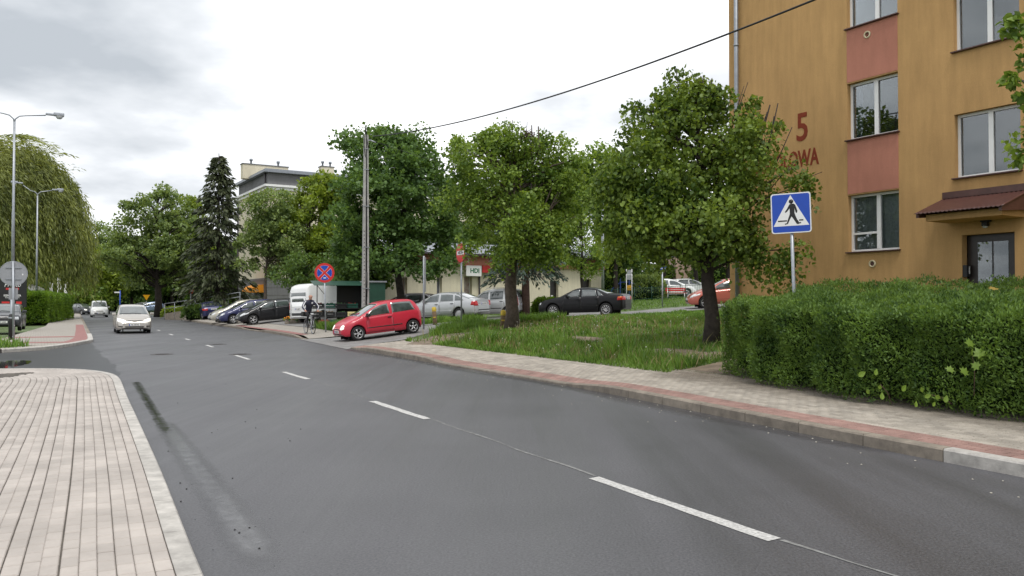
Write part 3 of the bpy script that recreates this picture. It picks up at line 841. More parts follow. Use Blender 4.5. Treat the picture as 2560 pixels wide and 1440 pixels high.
# ---- the ochre block of flats
A32 = math.radians(32)
OC0 = (6.33, 23.8, 0); OF = (math.sin(A32), -math.cos(A32)); ON = (-math.cos(A32), -math.sin(A32))
B1 = thing('apartment_building', 'ochre rendered block of flats with terracotta panels between its windows', 'building')
frame_of(B1, OC0, OF, ON)
Z0, Z1, BW, BD = .3, 14.2, 20.0, 11.0
col1 = [(3.92, 5.29, z, z + 1.42) for z in (2.86, 5.66, 8.46, 11.26)]
col2 = [(6.63, 8.02, z, z + 1.42) for z in (4.36, 7.18, 10.0)]
col3 = [(9.4, 10.8, z, z + 1.42) for z in (2.86, 5.66, 8.46, 11.26)] + [(12.4, 13.8, z, z + 1.42) for z in (2.86, 5.66, 8.46, 11.26)]
door_hole = (6.77, 7.88, .95, 3.09)
w = MB(); wall_face(w, BW, Z0, Z1, col1 + col2 + col3, .2)   # ground-floor door is cut below
wall = MB(); wall_face(wall, BW, Z0, Z1, [h for h in col1 + col2 + col3], .2)
wall = MB(); wall_face(wall, BW, Z0, Z1, col1 + col2 + col3 + [door_hole], .2)
wall.poly([(0, 0, Z0), (0, -BD, Z0), (0, -BD, Z1), (0, 0, Z1)]); wall.poly([(BW, 0, Z0), (BW, 0, Z1), (BW, -BD, Z1), (BW, -BD, Z0)])
wall.poly([(0, -BD, Z0), (BW, -BD, Z0), (BW, -BD, Z1), (0, -BD, Z1)])
wall.build('wall', M_OCHRE, B1)
MB().box((BW / 2, -BD / 2, Z1 + .12), (BW + .7, BD + .7, .24)).build('roof', M_SILL, B1)
for (c0, c1) in ((4.30, 5.64), (7.10, 8.44), (9.90, 11.24)):
    MB().box((4.605, .004, (c0 + c1) / 2), (1.37, .012, c1 - c0 - .02)).build('panel', M_TERRA, B1)
window(B1, *col1[0], .2, (.55,), .46, (M_CURT_REFL, .0, 1.0, .0))
window(B1, *col1[1], .2, (.52,), None, (M_DRAPE, .0, .16, .0))
window(B1, *col1[2], .2, (.55,), None, None)
window(B1, *col1[3], .2, (.55,))
for h in col2: window(B1, *h, .2, (.52,))
for h in col3: window(B1, *h, .2, (.52,))
# vents
for a, z in ((4.50, 8.17), (4.59, 2.55)):
    MB().lathe([(.055, .0), (.06, .03), (.088, .03), (.092, 0)], 20, 'Y', (a, .002, z)).build('vent', mat('vent_cream_%d' % int(z), (.58, .50, .33), .6), B1)
    MB().lathe([(0, .008), (.058, .008)], 16, 'Y', (a, .002, z)).build('vent_opening', M_SILL, B1)
# painted number and street name
for body, size, a, z, xs in (('5', 1.04, 2.56, 6.22, .82), ('OSIEDLOWA', .60, 1.98, 5.40, .62)):
    me = text_mesh(body, size, M_LETTER, .004, .016, xs)
    o = obj('painted_number' if body == '5' else 'painted_lettering', me, B1)
    o.matrix_parent_inverse.identity()
    o.matrix_local = Matrix(((-1, 0, 0, a), (0, 0, 1, .004), (0, 1, 0, z), (0, 0, 0, 1))) if False else Matrix(((1, 0, 0, a), (0, 0, -1, .004), (0, 1, 0, z), (0, 0, 0, 1)))
# downpipe with collars
dp = MB().tube([(.36, .09, Z0), (.36, .09, Z1 - .1)], .062, 14); DP = dp.build('downpipe', M_PIPE, B1)
for z in (1.7, 4.2, 6.6, 9.0, 11.5):
    MB().lathe([(.063, -.03), (.072, -.03), (.072, .03), (.063, .03)], 14, 'Z', (.36, .09, z)).build('pipe_collar', M_PIPE, DP)
# entrance: recessed door, letter box, lamp, canopy
dr = MB(); dr.box((7.325, -.24, 2.02), (1.11, .05, 2.14)); DR = dr.build('door', M_DOOR, B1)
for a in (7.16, 7.5): MB().box((a, -.205, 2.05), (.30, .012, 1.75)).build('door_glass', M_PANE, DR)
MB().tube([(7.34, -.16, 1.75), (7.34, -.16, 2.15)], .014, 8).build('handle', M_PIPE, DR)
for a, hh, ww in ((7.10, .62, .2), (7.26, .8, .16), (7.52, .7, .14)):
    MB().box((a, -.2135, 1.15 + hh / 2 + .2), (ww, .003, hh)).build('curtain_and_reflection', M_CURT_REFL, DR)  # pale shapes behind the door glass: a reflection put into colour
lb = MB().box((6.815, -.10, 2.30), (.09, .16, .26)); LB = lb.build('intercom', M_BLACKM, B1)
MB().box((6.862, -.13, 2.32), (.006, .03, .16)).build('name_plate', M_WHITEP, LB)
lm = MB().box((7.32, .05, 3.36), (.2, .1, .05), bev=.01).box((7.32, .07, 3.29), (.12, .12, .10), bev=.02); LM = lm.build('porch_lamp', M_BLACKM, B1)
MB().lathe([(.0, .0), (.05, .0), (.045, -.05), (0, -.06)], 12, 'Z', (7.32, .08, 3.262)).build('lamp_glass', M_CURT_REFL, LM)
# canopy roof of corrugated sheet on brackets
rows = []
nn = 60
for k in range(9):
    q = k / 8
    rows.append([(6.36 + 1.86 * i / nn, .02 + 1.12 * q, 3.93 - .40 * q + .014 * math.sin(i * 2.05)) for i in range(nn + 1)])
can = MB().grid(rows)
CAN = can.build('canopy', M_SILL, B1)
so = CAN.modifiers.new('thickness', 'SOLIDIFY'); so.thickness = .012
MB().box((7.29, .03, 4.0), (1.84, .06, .14)).build('flashing', M_SILL, CAN)
for a in (6.42, 8.16):
    b = MB(); b.v += [(a - .03, 0, 3.52), (a - .03, 1.1, 3.44), (a - .03, 1.1, 3.53), (a - .03, 0, 3.9), (a + .03, 0, 3.52), (a + .03, 1.1, 3.44), (a + .03, 1.1, 3.53), (a + .03, 0, 3.9)]
    b.f += [(0, 1, 2, 3), (7, 6, 5, 4), (0, 4, 5, 1), (1, 5, 6, 2), (2, 6, 7, 3), (3, 7, 4, 0)]; b.sm += [False] * 6
    b.build('cheek_board', M_SILL, CAN)
b = MB().box((7.29, .45, 3.44), (1.6, .9, .14)); b.build('soffit_slab', M_OCHRE, CAN)
# steps in front of the door
MB().box((7.325, .5, .86), (1.6, 1.0, .22)).build('step', M_CONC, B1)

# ---- the cream block with grey attic beyond the parked cars
KC = at_depth(668, 757, 75.0)
UD = (math.cos(A32), math.sin(A32)); VD = (-math.sin(A32), math.cos(A32))
B2 = thing('apartment_building', 'cream four storey block with grey attic band and white cornice', 'building')
frame_of(B2, (KC.x, KC.y, 0), UD, (-VD[0], -VD[1]))      # local x to the right, local -y away from the viewer
WX, DX, ZT = 26.0, 10.6, 14.0
holes = [(x, x + 1.5, z, z + 1.5) for z in (4.2, 7.1) for x in (2.2, 5.6, 9.0, 12.4, 15.8, 19.2, 22.6)] + [(x, x + 1.7, 9.3, 11.0) for x in (2.1, 6.8, 12.3, 17.8)]
b = MB(); wall_face(b, WX, 3.9, 12.0, holes, .18)
b.poly([(0, 0, 3.9), (0, 0, 12), (0, -DX, 12), (0, -DX, 3.9)]); b.poly([(WX, 0, 3.9), (WX, -DX, 3.9), (WX, -DX, 12), (WX, 0, 12)]); b.poly([(0, -DX, 3.9), (0, -DX, 12), (WX, -DX, 12), (WX, -DX, 3.9)])
b.build('wall', M_CREAM, B2)
for h in holes: window(B2, *h, .18, (.5,), sill=True, simple=True, glass=M_ROOM)
# arched hood moulds over the top windows
for x in (2.1, 6.8, 12.3, 17.8):
    pts = [(x + .85 + 1.1 * math.cos(a), .04, 10.75 + .75 * math.sin(a)) for a in np.linspace(0, math.pi, 13)]
    MB().tube(pts, .10, 6).build('arch', M_PLINTH, B2)
MB().box((WX / 2, -DX / 2, 2.2), (WX + .08, DX + .08, 3.4)).build('ground_floor', M_GREYR, B2)
for z in (1.6, 2.3, 3.0, 3.7): MB().box((WX / 2, -DX / 2, z), (WX + .11, DX + .11, .03)).build('joint', M_PLINTH, B2)
MB().box((WX / 2, -DX / 2, .6), (WX + .16, DX + .16, 1.2)).build('plinth', M_PLINTH, B2)
MB().box((WX / 2, -DX / 2, 12.12), (WX + .34, DX + .34, .24)).box((WX / 2, -DX / 2, 12.36), (WX + .7, DX + .7, .2)).build('cornice', M_WHITEP, B2)
MB().box((WX / 2, -DX / 2, 13.0), (WX + .06, DX + .06, 1.1)).build('attic', M_GREYR, B2)
MB().box((WX / 2, -DX / 2, 13.66), (WX + .9, DX + .9, .2)).box((WX / 2, -DX / 2, 13.82), (WX + .6, DX + .6, .14)).build('roof', M_PIPE, B2)
for x0, x1, y_, zt in ((-1.2 + .2, 0, 0, 0),):
    pass
for (xc, wx, yc, zt) in ((1.2, 4.4, -5.5, 15.0), (7.0, 1.3, -4.2, 15.2), (10.2, 1.1, -4.2, 14.9), (14, 1.2, -4.5, 15.1)):
    c = MB().box((xc, yc, 14.3), (wx, .9, 2 * (zt - 14.3))).build('chimney', M_CREAM, B2)
    MB().box((xc, yc, zt + .04), (wx + .12, 1.02, .08)).build('cap', M_GREYR, c)
    for q in (-.3, .3): MB().lathe([(.09, 0), (.09, .35), (.16, .36), (.16, .55), (.05, .6)], 8, 'Z', (xc + q * wx, yc, zt + .05)).build('flue', M_PIPE, c)
MB().tube([(-.1, -DX - .02, .5), (-.1, -DX - .02, 12)], .09, 8).build('downpipe', M_GUTTERB, B2)
MB().tube([(-.1, -.5, 12), (-.1, -.5, 13.6)], .07, 8).build('downpipe', M_GUTTERB, B2)
MB().box((5.2, .05, 12.95), (.6, .06, .3)).build('attic_vent', M_WHITEP, B2)
# orange awning on the end wall
M_AWN = mat('orange_awning', (.75, .28, .015), .6, var=.1, scale=4)
rows = []
for k in range(7):
    a = k / 6 * math.pi / 2
    rows.append([(-1.3 * math.sin(a) , -1.0 - 3.2 * q, 2.55 + .75 * math.cos(a)) for q in (0, .25, .5, .75, 1)])
b = MB().grid(rows)
for y_ in (-1.0, -4.2): b.poly([(0, y_, 2.55)] + [(-1.3 * math.sin(k / 6 * math.pi / 2), y_, 2.55 + .75 * math.cos(k / 6 * math.pi / 2)) for k in range(7)])
AW = b.build('awning', M_AWN, B2)
sh = MB().box((-.03, -2.6, 1.6), (.06, 1.0, 2.0)).build('shop_door', M_DOOR, B2)

# ---- low cream shop building
LC = at_depth(948, 757, 52.0)
B3 = thing('shop_building', 'single storey cream shop building with dark red fascia', 'building')
frame_of(B3, (LC.x, LC.y, 0), UD, (-VD[0], -VD[1]))
def shop_x(px):    # position along the front for a picture column
    r_ = ray(px, 757); k = r_.x / r_.y
    return (k * LC.y - LC.x) / (UD[0] - k * UD[1])
M_POST = mat('faded_poster', (.25, .14, .12), .5, var=.7, scale=3.5, col2=(.50, .46, .42))
M_POSTG = mat('grey_poster', (.17, .17, .20), .5, var=.3, scale=5)
sx = [shop_x(q) for q in (1003, 1018, 1092, 1105, 1160, 1180, 1456, 1478)]
hl = [(sx[0], sx[1], 1.7, 3.25), (sx[2], sx[3], 1.6, 3.3), (sx[4], sx[5], 1.6, 3.4), (sx[6], sx[7], .9, 3.35), (shop_x(1375), shop_x(1396), .9, 3.2)]
SW = shop_x(1505)
b = MB(); wall_face(b, SW, .3, 4.1, hl, .35)
b.poly([(0, 0, .3), (0, 0, 4.1), (0, -9, 4.1), (0, -9, .3)]); b.poly([(SW, 0, .3), (SW, -9, .3), (SW, -9, 4.1), (SW, 0, 4.1)])
b.build('wall', M_CREAM, B3)
for h, pm in zip(hl[:3], (M_POST, M_POSTG, M_POST)):
    wn_ = window(B3, *h, .35, (), fw=.05, sill=True, simple=True, glass=pm)
for h in hl[3:]:
    d_ = MB().box(((h[0] + h[1]) / 2, -.32, (h[2] + h[3]) / 2), (h[1] - h[0], .06, h[3] - h[2])).build('door', M_DOOR, B3)
    MB().box(((h[0] + h[1]) / 2, -.285, h[2] + 1.1), (.2, .01, .3)).build('notice', M_WHITEP, d_)
MB().box((SW / 2, .05, 4.45), (SW + .3, .5, .75)).build('fascia', M_TERRA, B3)
rows = [[(-.5 + (SW + 1) * i / 40, .7, 4.85) for i in range(41)], [(-.5 + (SW + 1) * i / 40, -5, 6.0) for i in range(41)]]
rf = MB().grid(rows, False).poly([(-.5, .7, 4.85), (-.5, -5, 6.0), (-.5, -5, 4.85)]).build('roof', M_PIPE, B3)
MB().box((SW / 2, .72, 4.83), (SW + 1, .12, .12)).build('gutter', M_GUTTERB, rf)
SG = MB().box((shop_x(1178), .34, 3.75), (shop_x(1193) - shop_x(1155), .1, .72), bev=.02).build('shop_sign', M_WHITEP, B3)
M_GRN = mat('green_letters', (.01, .14, .06), .5)
o = obj('lettering', text_mesh('HDI', .42, M_GRN, .006, .014), SG); o.matrix_local = Matrix(((1, 0, 0, shop_x(1180)), (0, 0, -1, .393), (0, 1, 0, 3.75), (0, 0, 0, 1)))
o = obj('house_number', text_mesh('3', .4, M_WHITEP, .006, .0), B3); o.matrix_local = Matrix(((1, 0, 0, shop_x(1165)), (0, 0, -1, .305), (0, 1, 0, 4.45), (0, 0, 0, 1)))
MB().box((shop_x(1215), .34, 3.9), (1.0, .08, .5)).build('shop_sign', mat('red_sign', (.45, .02, .02), .5), B3)
MB().tube([(shop_x(1197), .1, .4), (shop_x(1197), .1, 4.2)], .06, 8).build('downpipe', M_GUTTERB, B3)

# ---- pale pink house glimpsed behind the playground
B4 = thing('house', 'pale pink house glimpsed behind the playground trees', 'building')
PC = at_depth(1690, 757, 88.0); frame_of(B4, (PC.x, PC.y, 1.5), (1, 0), (0, -1))
hl = [(1.4, 2.6, 2.0, 3.3), (4.4, 5.6, 2.0, 3.3), (8, 9.2, 2.0, 3.3), (1.4, 2.6, 4.8, 6.1), (4.4, 5.6, 4.8, 6.1), (8, 9.2, 4.8, 6.1)]
b = MB(); wall_face(b, 12, -.5, 7.2, hl, .15); b.poly([(0, 0, -.5), (0, 0, 7.2), (0, -9, 7.2), (0, -9, -.5)]); b.poly([(12, 0, -.5), (12, -9, -.5), (12, -9, 7.2), (12, 0, 7.2)]); b.build('wall', M_PINK, B4)
for h in hl: window(B4, *h, .15, (.5,), simple=True, glass=M_ROOM)
MB().grid([[(-.5, .6, 7.1), (12.5, .6, 7.1)], [(-.5, -4.5, 9.6), (12.5, -4.5, 9.6)], [(-.5, -9.6, 7.1), (12.5, -9.6, 7.1)]], False).build('roof', M_SILL, B4)
# ------------------------------------------------------------------ plants
M_LIME = leaf_mat('lime_leaf', (.05, .10, .018), (.25, .345, .065))
M_LIME2 = leaf_mat('young_lime_leaf', (.065, .13, .022), (.29, .41, .08))
M_MAPLE = leaf_mat('maple_leaf', (.045, .095, .028), (.17, .285, .08))
M_YELG = leaf_mat('yellow_green_leaf', (.10, .16, .02), (.31, .40, .055))
M_MIDG = leaf_mat('mid_green_leaf', (.085, .14, .045), (.29, .38, .135))
M_DARKG = leaf_mat('dark_green_leaf', (.042, .09, .024), (.15, .24, .055))
M_WILL = leaf_mat('willow_leaf', (.07, .095, .025), (.33, .37, .11), patch=.35)
M_SPRUCE = leaf_mat('spruce_needle', (.024, .036, .016), (.085, .10, .045), trans=.1)
M_BLUES = leaf_mat('blue_spruce_needle', (.028, .048, .036), (.085, .125, .095), trans=.1)
M_HEDGE = leaf_mat('privet_leaf', (.045, .10, .025), (.20, .32, .07), patch=2.2)
M_HEDGE2 = leaf_mat('bright_hedge_leaf', (.06, .13, .015), (.20, .33, .035), patch=2.0)
M_GRASSB = leaf_mat('grass_blade', (.06, .135, .02), (.20, .33, .055), patch=1.1, trans=.3)
M_STRAW = leaf_mat('dry_grass_blade', (.17, .15, .06), (.32, .28, .13), trans=.2)
M_BARK = mat('bark', (.075, .058, .045), .95, var=.5, scale=7, bump=1.0, bscale=22)
M_BARKD = mat('dark_bark', (.038, .030, .025), .95, var=.5, scale=7, bump=1.0, bscale=22)
M_BARKR = mat('reddish_bark', (.10, .06, .045), .95, var=.4, scale=7, bump=1.0, bscale=22)
M_FLUFF = mat('dandelion_fluff', (.62, .60, .55), .9)

def unit(a): return a / np.maximum(np.linalg.norm(a, axis=1), 1e-9)[:, None]
def leaves(C, size, aspect=.6, droop=.3, up=.35, hexa=False, axis=None, fold=.12):
    """one small face per leaf around the points C"""
    n = len(C)
    nr = nrg.normal(size=(n, 3)); nr[:, 2] = np.abs(nr[:, 2]) + up; nr = unit(nr)
    a = nrg.normal(size=(n, 3)) if axis is None else axis + nrg.normal(size=(n, 3)) * .25
    a[:, 2] -= droop; a = unit(a)
    nr = unit(nr - a * (nr * a).sum(1)[:, None]); b = np.cross(nr, a)
    L = size * nrg.uniform(.45, 1.35, n)[:, None]; W = L * aspect
    up_ = nr * W * fold
    if hexa:
        V = np.stack([C, C + a * L * .12 + b * W * .42 + up_, C + a * L * .5 + b * W * .46 + up_, C + a * L, C + a * L * .5 - b * W * .46 + up_, C + a * L * .12 - b * W * .42 + up_], 1)
        F = np.array([[0, 1, 2, 3], [0, 3, 4, 5]])[None] + (np.arange(n) * 6)[:, None, None]
        return V.reshape(-1, 3), F.reshape(-1, 4)
    V = np.stack([C, C + a * L * .45 + b * W * .5 + up_, C + a * L, C + a * L * .45 - b * W * .5 + up_], 1)
    return V.reshape(-1, 3), np.arange(n * 4).reshape(n, 4)
def join(parts):
    Vs, Fs, o = [], [], 0
    for V, F in parts: Vs.append(V); Fs.append(F + o); o += len(V)
    return np.concatenate(Vs), np.concatenate(Fs)
def Bp(px, py, rx, ry, Y, dep=None, oy=0.0):
    """an ellipsoid of crown: where it stands and how big it is, in metres"""
    c = at_depth(px, py, Y + oy); k = (Y + oy) / FPX
    return (c, rx * k, (dep if dep else rx * k), ry * k)
def make_tree(name, label, base, blobs, nleaf, lsize, lm, bark=None, trunk_r=.2, top=None, clump=.55, nclump=90, droop=.35, group=None, hexa=False, stubs=None, aspect=.65, lean=(0, 0), flare=1.35, forks=6, outer=.45, cat='tree', ragged=.16, hang=0.0):
    root = thing(name, label, cat, base, group=group)
    B = Vector(base)
    vol = np.array([b[1] * b[2] * b[3] for b in blobs]); vol = vol ** .75; vol /= vol.sum()
    pick = nrg.choice(len(blobs), nclump, p=vol)
    cc = []
    for k in pick:
        c, rx, ry, rz_ = blobs[k]
        d = unit(nrg.normal(size=(1, 3)))[0]; r = nrg.uniform(outer, 1.0) ** .6 * (nrg.uniform(1.05, 1.28) if nrg.random() < ragged else 1.0)
        cc.append((c.x + d[0] * rx * r, c.y + d[1] * ry * r, c.z + d[2] * rz_ * r))
    cc = np.array(cc)
    # trunk and boughs
    zb = min(b[0].z - b[3] * .55 for b in blobs); zt = max(b[0].z + b[3] * .5 for b in blobs)
    if top: zt = top
    cx = sum(b[0].x * b[1] for b in blobs) / sum(b[1] for b in blobs); cy = sum(b[0].y * b[1] for b in blobs) / sum(b[1] for b in blobs)
    axis_pts = []
    for k in range(8):
        q = k / 7; z = B.z - .25 + (zt - B.z + .25) * q
        w = q ** 1.6
        axis_pts.append(Vector((B.x + (cx - B.x) * w + lean[0] * q + .05 * math.sin(k * 2.1), B.y + (cy - B.y) * w + lean[1] * q + .05 * math.cos(k * 1.7), z)))
    m = MB(); rad = [trunk_r * flare] + [trunk_r * (1 - .10 * k) if k < 4 else trunk_r * max(.12, .62 - .15 * (k - 3)) for k in range(1, 8)]
    m.tube([p - B for p in axis_pts], rad, 10)
    def axis_at(z):
        q = min(max((z - axis_pts[0].z) / (zt - axis_pts[0].z), 0), 1) * 7; i = min(int(q), 6)
        return axis_pts[i].lerp(axis_pts[i + 1], q - i)
    for c in cc[:: max(1, int(len(cc) / 70))]:
        c = Vector(c); d = (Vector((c.x, c.y, 0)) - Vector((cx, cy, 0))).length
        st_ = axis_at(max(zb, min(c.z - d * .55, zt)))
        mid = st_.lerp(c, .55) + Vector((rng.uniform(-.15, .15), rng.uniform(-.15, .15), .12 * d + rng.uniform(-.1, .1)))
        r0 = trunk_r * rng.uniform(.16, .3)
        m.tube([st_ - B, mid - B, c - B], [r0, r0 * .6, r0 * .2], 5, cap=False)
    if stubs:
        for a, e, r in stubs: m.tube([a - B, a.lerp(e, .5) + Vector((rng.uniform(-.04, .04), 0, 0)) - B, e - B], [r, r * .85, r * .6], 5)
    m.build('trunk', bark or M_BARK, root)
    # leaves in clumps, each clump a loose shallow dome
    per = nrg.multinomial(nleaf, np.ones(nclump) / nclump)
    pts = []
    for c, k in zip(cc, per):
        d = unit(nrg.normal(size=(k, 3))) * (nrg.uniform(.15, 1, (k, 1)) ** .5) * clump * nrg.uniform(.45, 1.35)
        d[:, 2] = d[:, 2] * .7 - .25 * (d[:, 0] ** 2 + d[:, 1] ** 2) / clump * (1 if droop > .2 else .4)
        if hang: d[:, 2] -= (nrg.random(k) < .4) * nrg.uniform(0, hang, k)
        pts.append(c + d)
    pts = np.concatenate(pts) - np.array(B)
    V, F = leaves(pts, lsize, aspect, droop, hexa=hexa)
    o = obj('crown', mesh_np('crown', V, F, lm), root)
    return root

# ---- lime with bare shoots in front of the ochre block
g = on_ground(1778, 20.0)
bl = [Bp(1640, 420, 110, 110, 20, oy=-.4), Bp(1760, 330, 140, 120, 20), Bp(1740, 230, 60, 55, 20), Bp(1860, 410, 95, 110, 20, oy=-.6), Bp(1590, 520, 95, 90, 20), Bp(1720, 520, 120, 90, 20, oy=-1.0),
      Bp(1850, 560, 90, 70, 20, oy=-.7), Bp(1915, 610, 40, 70, 20, oy=-.5), Bp(1560, 360, 50, 70, 20, oy=.8), Bp(1925, 310, 40, 45, 20, oy=.3), Bp(1690, 600, 90, 50, 20), Bp(1985, 460, 36, 30, 20, oy=-.3), Bp(1675, 165, 24, 20, 20), Bp(1755, 170, 20, 20, 20), Bp(1640, 300, 80, 75, 20), Bp(1690, 225, 60, 50, 20), Bp(1540, 460, 50, 70, 20), Bp(1540, 600, 45, 45, 20), Bp(2005, 425, 34, 36, 20, oy=-.2), Bp(1935, 655, 34, 42, 20, oy=-.5), Bp(1985, 600, 26, 36, 20, oy=-.5)]
stubs = []
for (x0, y0, x1, y1, r) in ((1890, 420, 1925, 262, .028), (1905, 410, 1945, 258, .022), (1885, 400, 1918, 280, .018), (1915, 400, 1935, 290, .016), (1930, 430, 1980, 318, .016), (1740, 260, 1752, 190, .02), (1755, 270, 1758, 188, .02), (1770, 280, 1780, 195, .018), (1830, 320, 1870, 205, .012), (1820, 330, 1860, 215, .012), (1960, 470, 2055, 430, .012), (1920, 480, 1990, 400, .014), (1700, 260, 1690, 170, .014), (1850, 500, 1980, 420, .02), (1790, 300, 1800, 210, .012)):
    stubs.append((at_depth(x0, y0, 19.7), at_depth(x1, y1, 19.6), r))
make_tree('lime_tree', 'lime tree with drooping leaves and bare shoots before the ochre facade', g, bl, 36000, .10, M_LIME, M_BARKD, .20, clump=.44, nclump=230, hang=.6, ragged=.3, droop=.8, hexa=True, stubs=stubs, aspect=.85, top=6.6, flare=1.25, outer=.3)
# ---- stout lime with a nest and cut leader shoots
g = on_ground(1278, 30.0)
bl = [Bp(1215, 420, 105, 95, 30), Bp(1330, 430, 95, 90, 30, oy=.6), Bp(1165, 500, 65, 62, 30), Bp(1260, 560, 110, 80, 30, oy=-.6), Bp(1390, 480, 60, 90, 30, oy=.5), Bp(1235, 350, 65, 40, 30), Bp(1350, 600, 80, 55, 30), Bp(1150, 350, 30, 25, 30, oy=.5), Bp(1380, 370, 40, 40, 30, oy=.3), Bp(1420, 430, 40, 45, 30)]
stubs = []
for (x0, y0, x1, y1, r) in ((1275, 420, 1272, 302, .025), (1285, 400, 1281, 300, .02), (1262, 400, 1261, 303, .016), (1345, 400, 1346, 316, .04), (1328, 400, 1329, 313, .03), (1333, 420, 1336, 330, .03), (1310, 400, 1318, 305, .015), (1360, 560, 1430, 420, .03), (1350, 570, 1410, 450, .035), (1340, 560, 1390, 440, .03), (1330, 560, 1400, 500, .03), (1320, 570, 1300, 460, .05), (1330, 560, 1330, 440, .05), (1340, 590, 1440, 540, .02), (1300, 540, 1340, 460, .05), (1290, 560, 1285, 470, .05)):
    stubs.append((at_depth(x0, y0, 29.8), at_depth(x1, y1, 29.8), r))
LIME2 = make_tree('lime_tree', 'stout lime tree with cut upright shoots and a twig nest on top', g, bl, 38000, .118, M_LIME2, M_BARK, .27, clump=.5, nclump=230, hang=.45, ragged=.2, droop=.8, stubs=stubs, aspect=.85, top=6.4, flare=1.2, outer=.35)
nest = MB(); nc = at_depth(1317, 338, 29.8)
for k in range(90):
    a = Vector((rng.gauss(0, 1), rng.gauss(0, 1), rng.gauss(0, .7))).normalized() * rng.uniform(.12, .24); d = Vector((rng.gauss(0, 1), rng.gauss(0, 1), rng.gauss(0, .4))).normalized() * .16
    nest.tube([a - d, a + d], .008, 4)
o = nest.build('bird_nest', M_BARKR); o.location = nc; tag(o, 'brown twig nest among the bare shoots of the stout lime', 'nest')
# ---- dark maple behind the concrete pole
g = on_ground(1004, 47.0)
bl = [Bp(975, 400, 110, 80, 47), Bp(940, 500, 120, 90, 47, oy=-1), Bp(1040, 490, 100, 100, 47), Bp(960, 600, 120, 80, 47, oy=-.8), Bp(1060, 600, 85, 70, 47), Bp(1010, 340, 55, 30, 47), Bp(900, 370, 45, 40, 47), Bp(1085, 650, 40, 50, 47, oy=-1.5), Bp(880, 580, 50, 60, 47), Bp(870, 660, 50, 40, 47)]
make_tree('maple_tree', 'dense dark green maple behind the concrete pole', g, bl, 42000, .20, M_MAPLE, M_BARKD, .24, clump=.85, nclump=230, droop=.25, aspect=.95, lean=(-.4, 0))
# ---- trees before the cream block
g = on_ground(760, 64.0)
bl = [Bp(790, 500, 70, 50, 64), Bp(760, 590, 80, 60, 64), Bp(820, 600, 60, 70, 64), Bp(740, 520, 30, 30, 64), Bp(830, 470, 40, 40, 64), Bp(780, 670, 70, 35, 64)]
make_tree('maple_tree', 'yellow green maple in front of the cream block', g, bl, 21000, .26, M_YELG, M_BARKD, .18, clump=.8, nclump=110, droop=.2, aspect=.8)
g = on_ground(662, 62.0)
bl = [Bp(670, 510, 50, 50, 62), Bp(655, 590, 42, 50, 62), Bp(705, 590, 55, 55, 62), Bp(680, 650, 65, 40, 62), Bp(715, 520, 30, 40, 62), Bp(615, 622, 24, 16, 62)]
make_tree('rowan_tree', 'silvery green young tree beside the orange awning', g, bl, 19000, .23, M_MIDG, M_BARK, .13, clump=.7, nclump=100, droop=.2, aspect=.6)
g = on_ground(748, 56.0)
make_tree('small_tree', 'small dark tree behind the parked cars and white van', g, [Bp(740, 690, 50, 34, 56), Bp(770, 660, 40, 30, 56)], 3500, .2, M_DARKG, M_BARKD, .12, clump=.6, nclump=30)
# ---- big spreading tree at the far kerb
g = on_ground(396, 92.0)
bl = [Bp(390, 520, 80, 50, 92), Bp(330, 590, 60, 50, 92), Bp(430, 580, 70, 60, 92), Bp(385, 650, 110, 45, 92), Bp(470, 640, 50, 60, 92), Bp(300, 640, 35, 35, 92), Bp(455, 700, 45, 40, 92), Bp(345, 690, 50, 30, 92)]
make_tree('oak_tree', 'broad spreading green tree standing at the far kerb', g, bl, 30000, .34, M_MIDG, M_BARKD, .42, clump=1.15, nclump=130, droop=.15, outer=.35)
g = on_ground(478, 100.0)
make_tree('birch_tree', 'pale green tall tree between the broad tree and the spruce', g, [Bp(470, 540, 40, 55, 100), Bp(490, 640, 50, 70, 100), Bp(450, 600, 40, 60, 100)], 13000, .34, M_YELG, M_BARK, .2, clump=1.0, nclump=70)
# ---- right, behind the limes
g = on_ground(1455, 52.0)
make_tree('forked_tree', 'young forked tree before the shop doors', g, [Bp(1440, 560, 45, 60, 52), Bp(1470, 640, 45, 45, 52), Bp(1420, 640, 35, 40, 52), Bp(1480, 500, 40, 50, 52)], 9000, .16, M_LIME2, M_BARKD, .11, clump=.6, nclump=70)
far = [(1500, 62, 430, 60, 90, M_LIME2, 'light green tree rising behind the forked young tree'), (1590, 74, 560, 60, 110, M_DARKG, 'dark leafy tree behind the playground sign'), (1660, 80, 540, 70, 120, M_LIME, 'tall leafy tree behind the street name post'),
       (1740, 70, 560, 70, 110, M_DARKG, 'dark tree behind the red bench'), (1820, 78, 560, 60, 110, M_LIME, 'leafy tree beside the corner of the ochre block'), (1540, 66, 640, 50, 50, M_DARKG, 'low dark tree behind the black saloon'), (1420, 80, 480, 50, 80, M_YELG, 'yellowish tree showing over the shop roof')]
for px, Y, py, rx, ry, m_, lab in far:
    g = on_ground(px, Y)
    make_tree('leafy_tree', lab, g, [Bp(px, py, rx, ry * .8, Y), Bp(px - rx * .5, py + ry * .4, rx * .7, ry * .5, Y), Bp(px + rx * .5, py + ry * .3, rx * .7, ry * .5, Y)], 13000, .28, m_, M_BARKD, .24, clump=1.05, nclump=110, group='trees behind the housing estate lane')
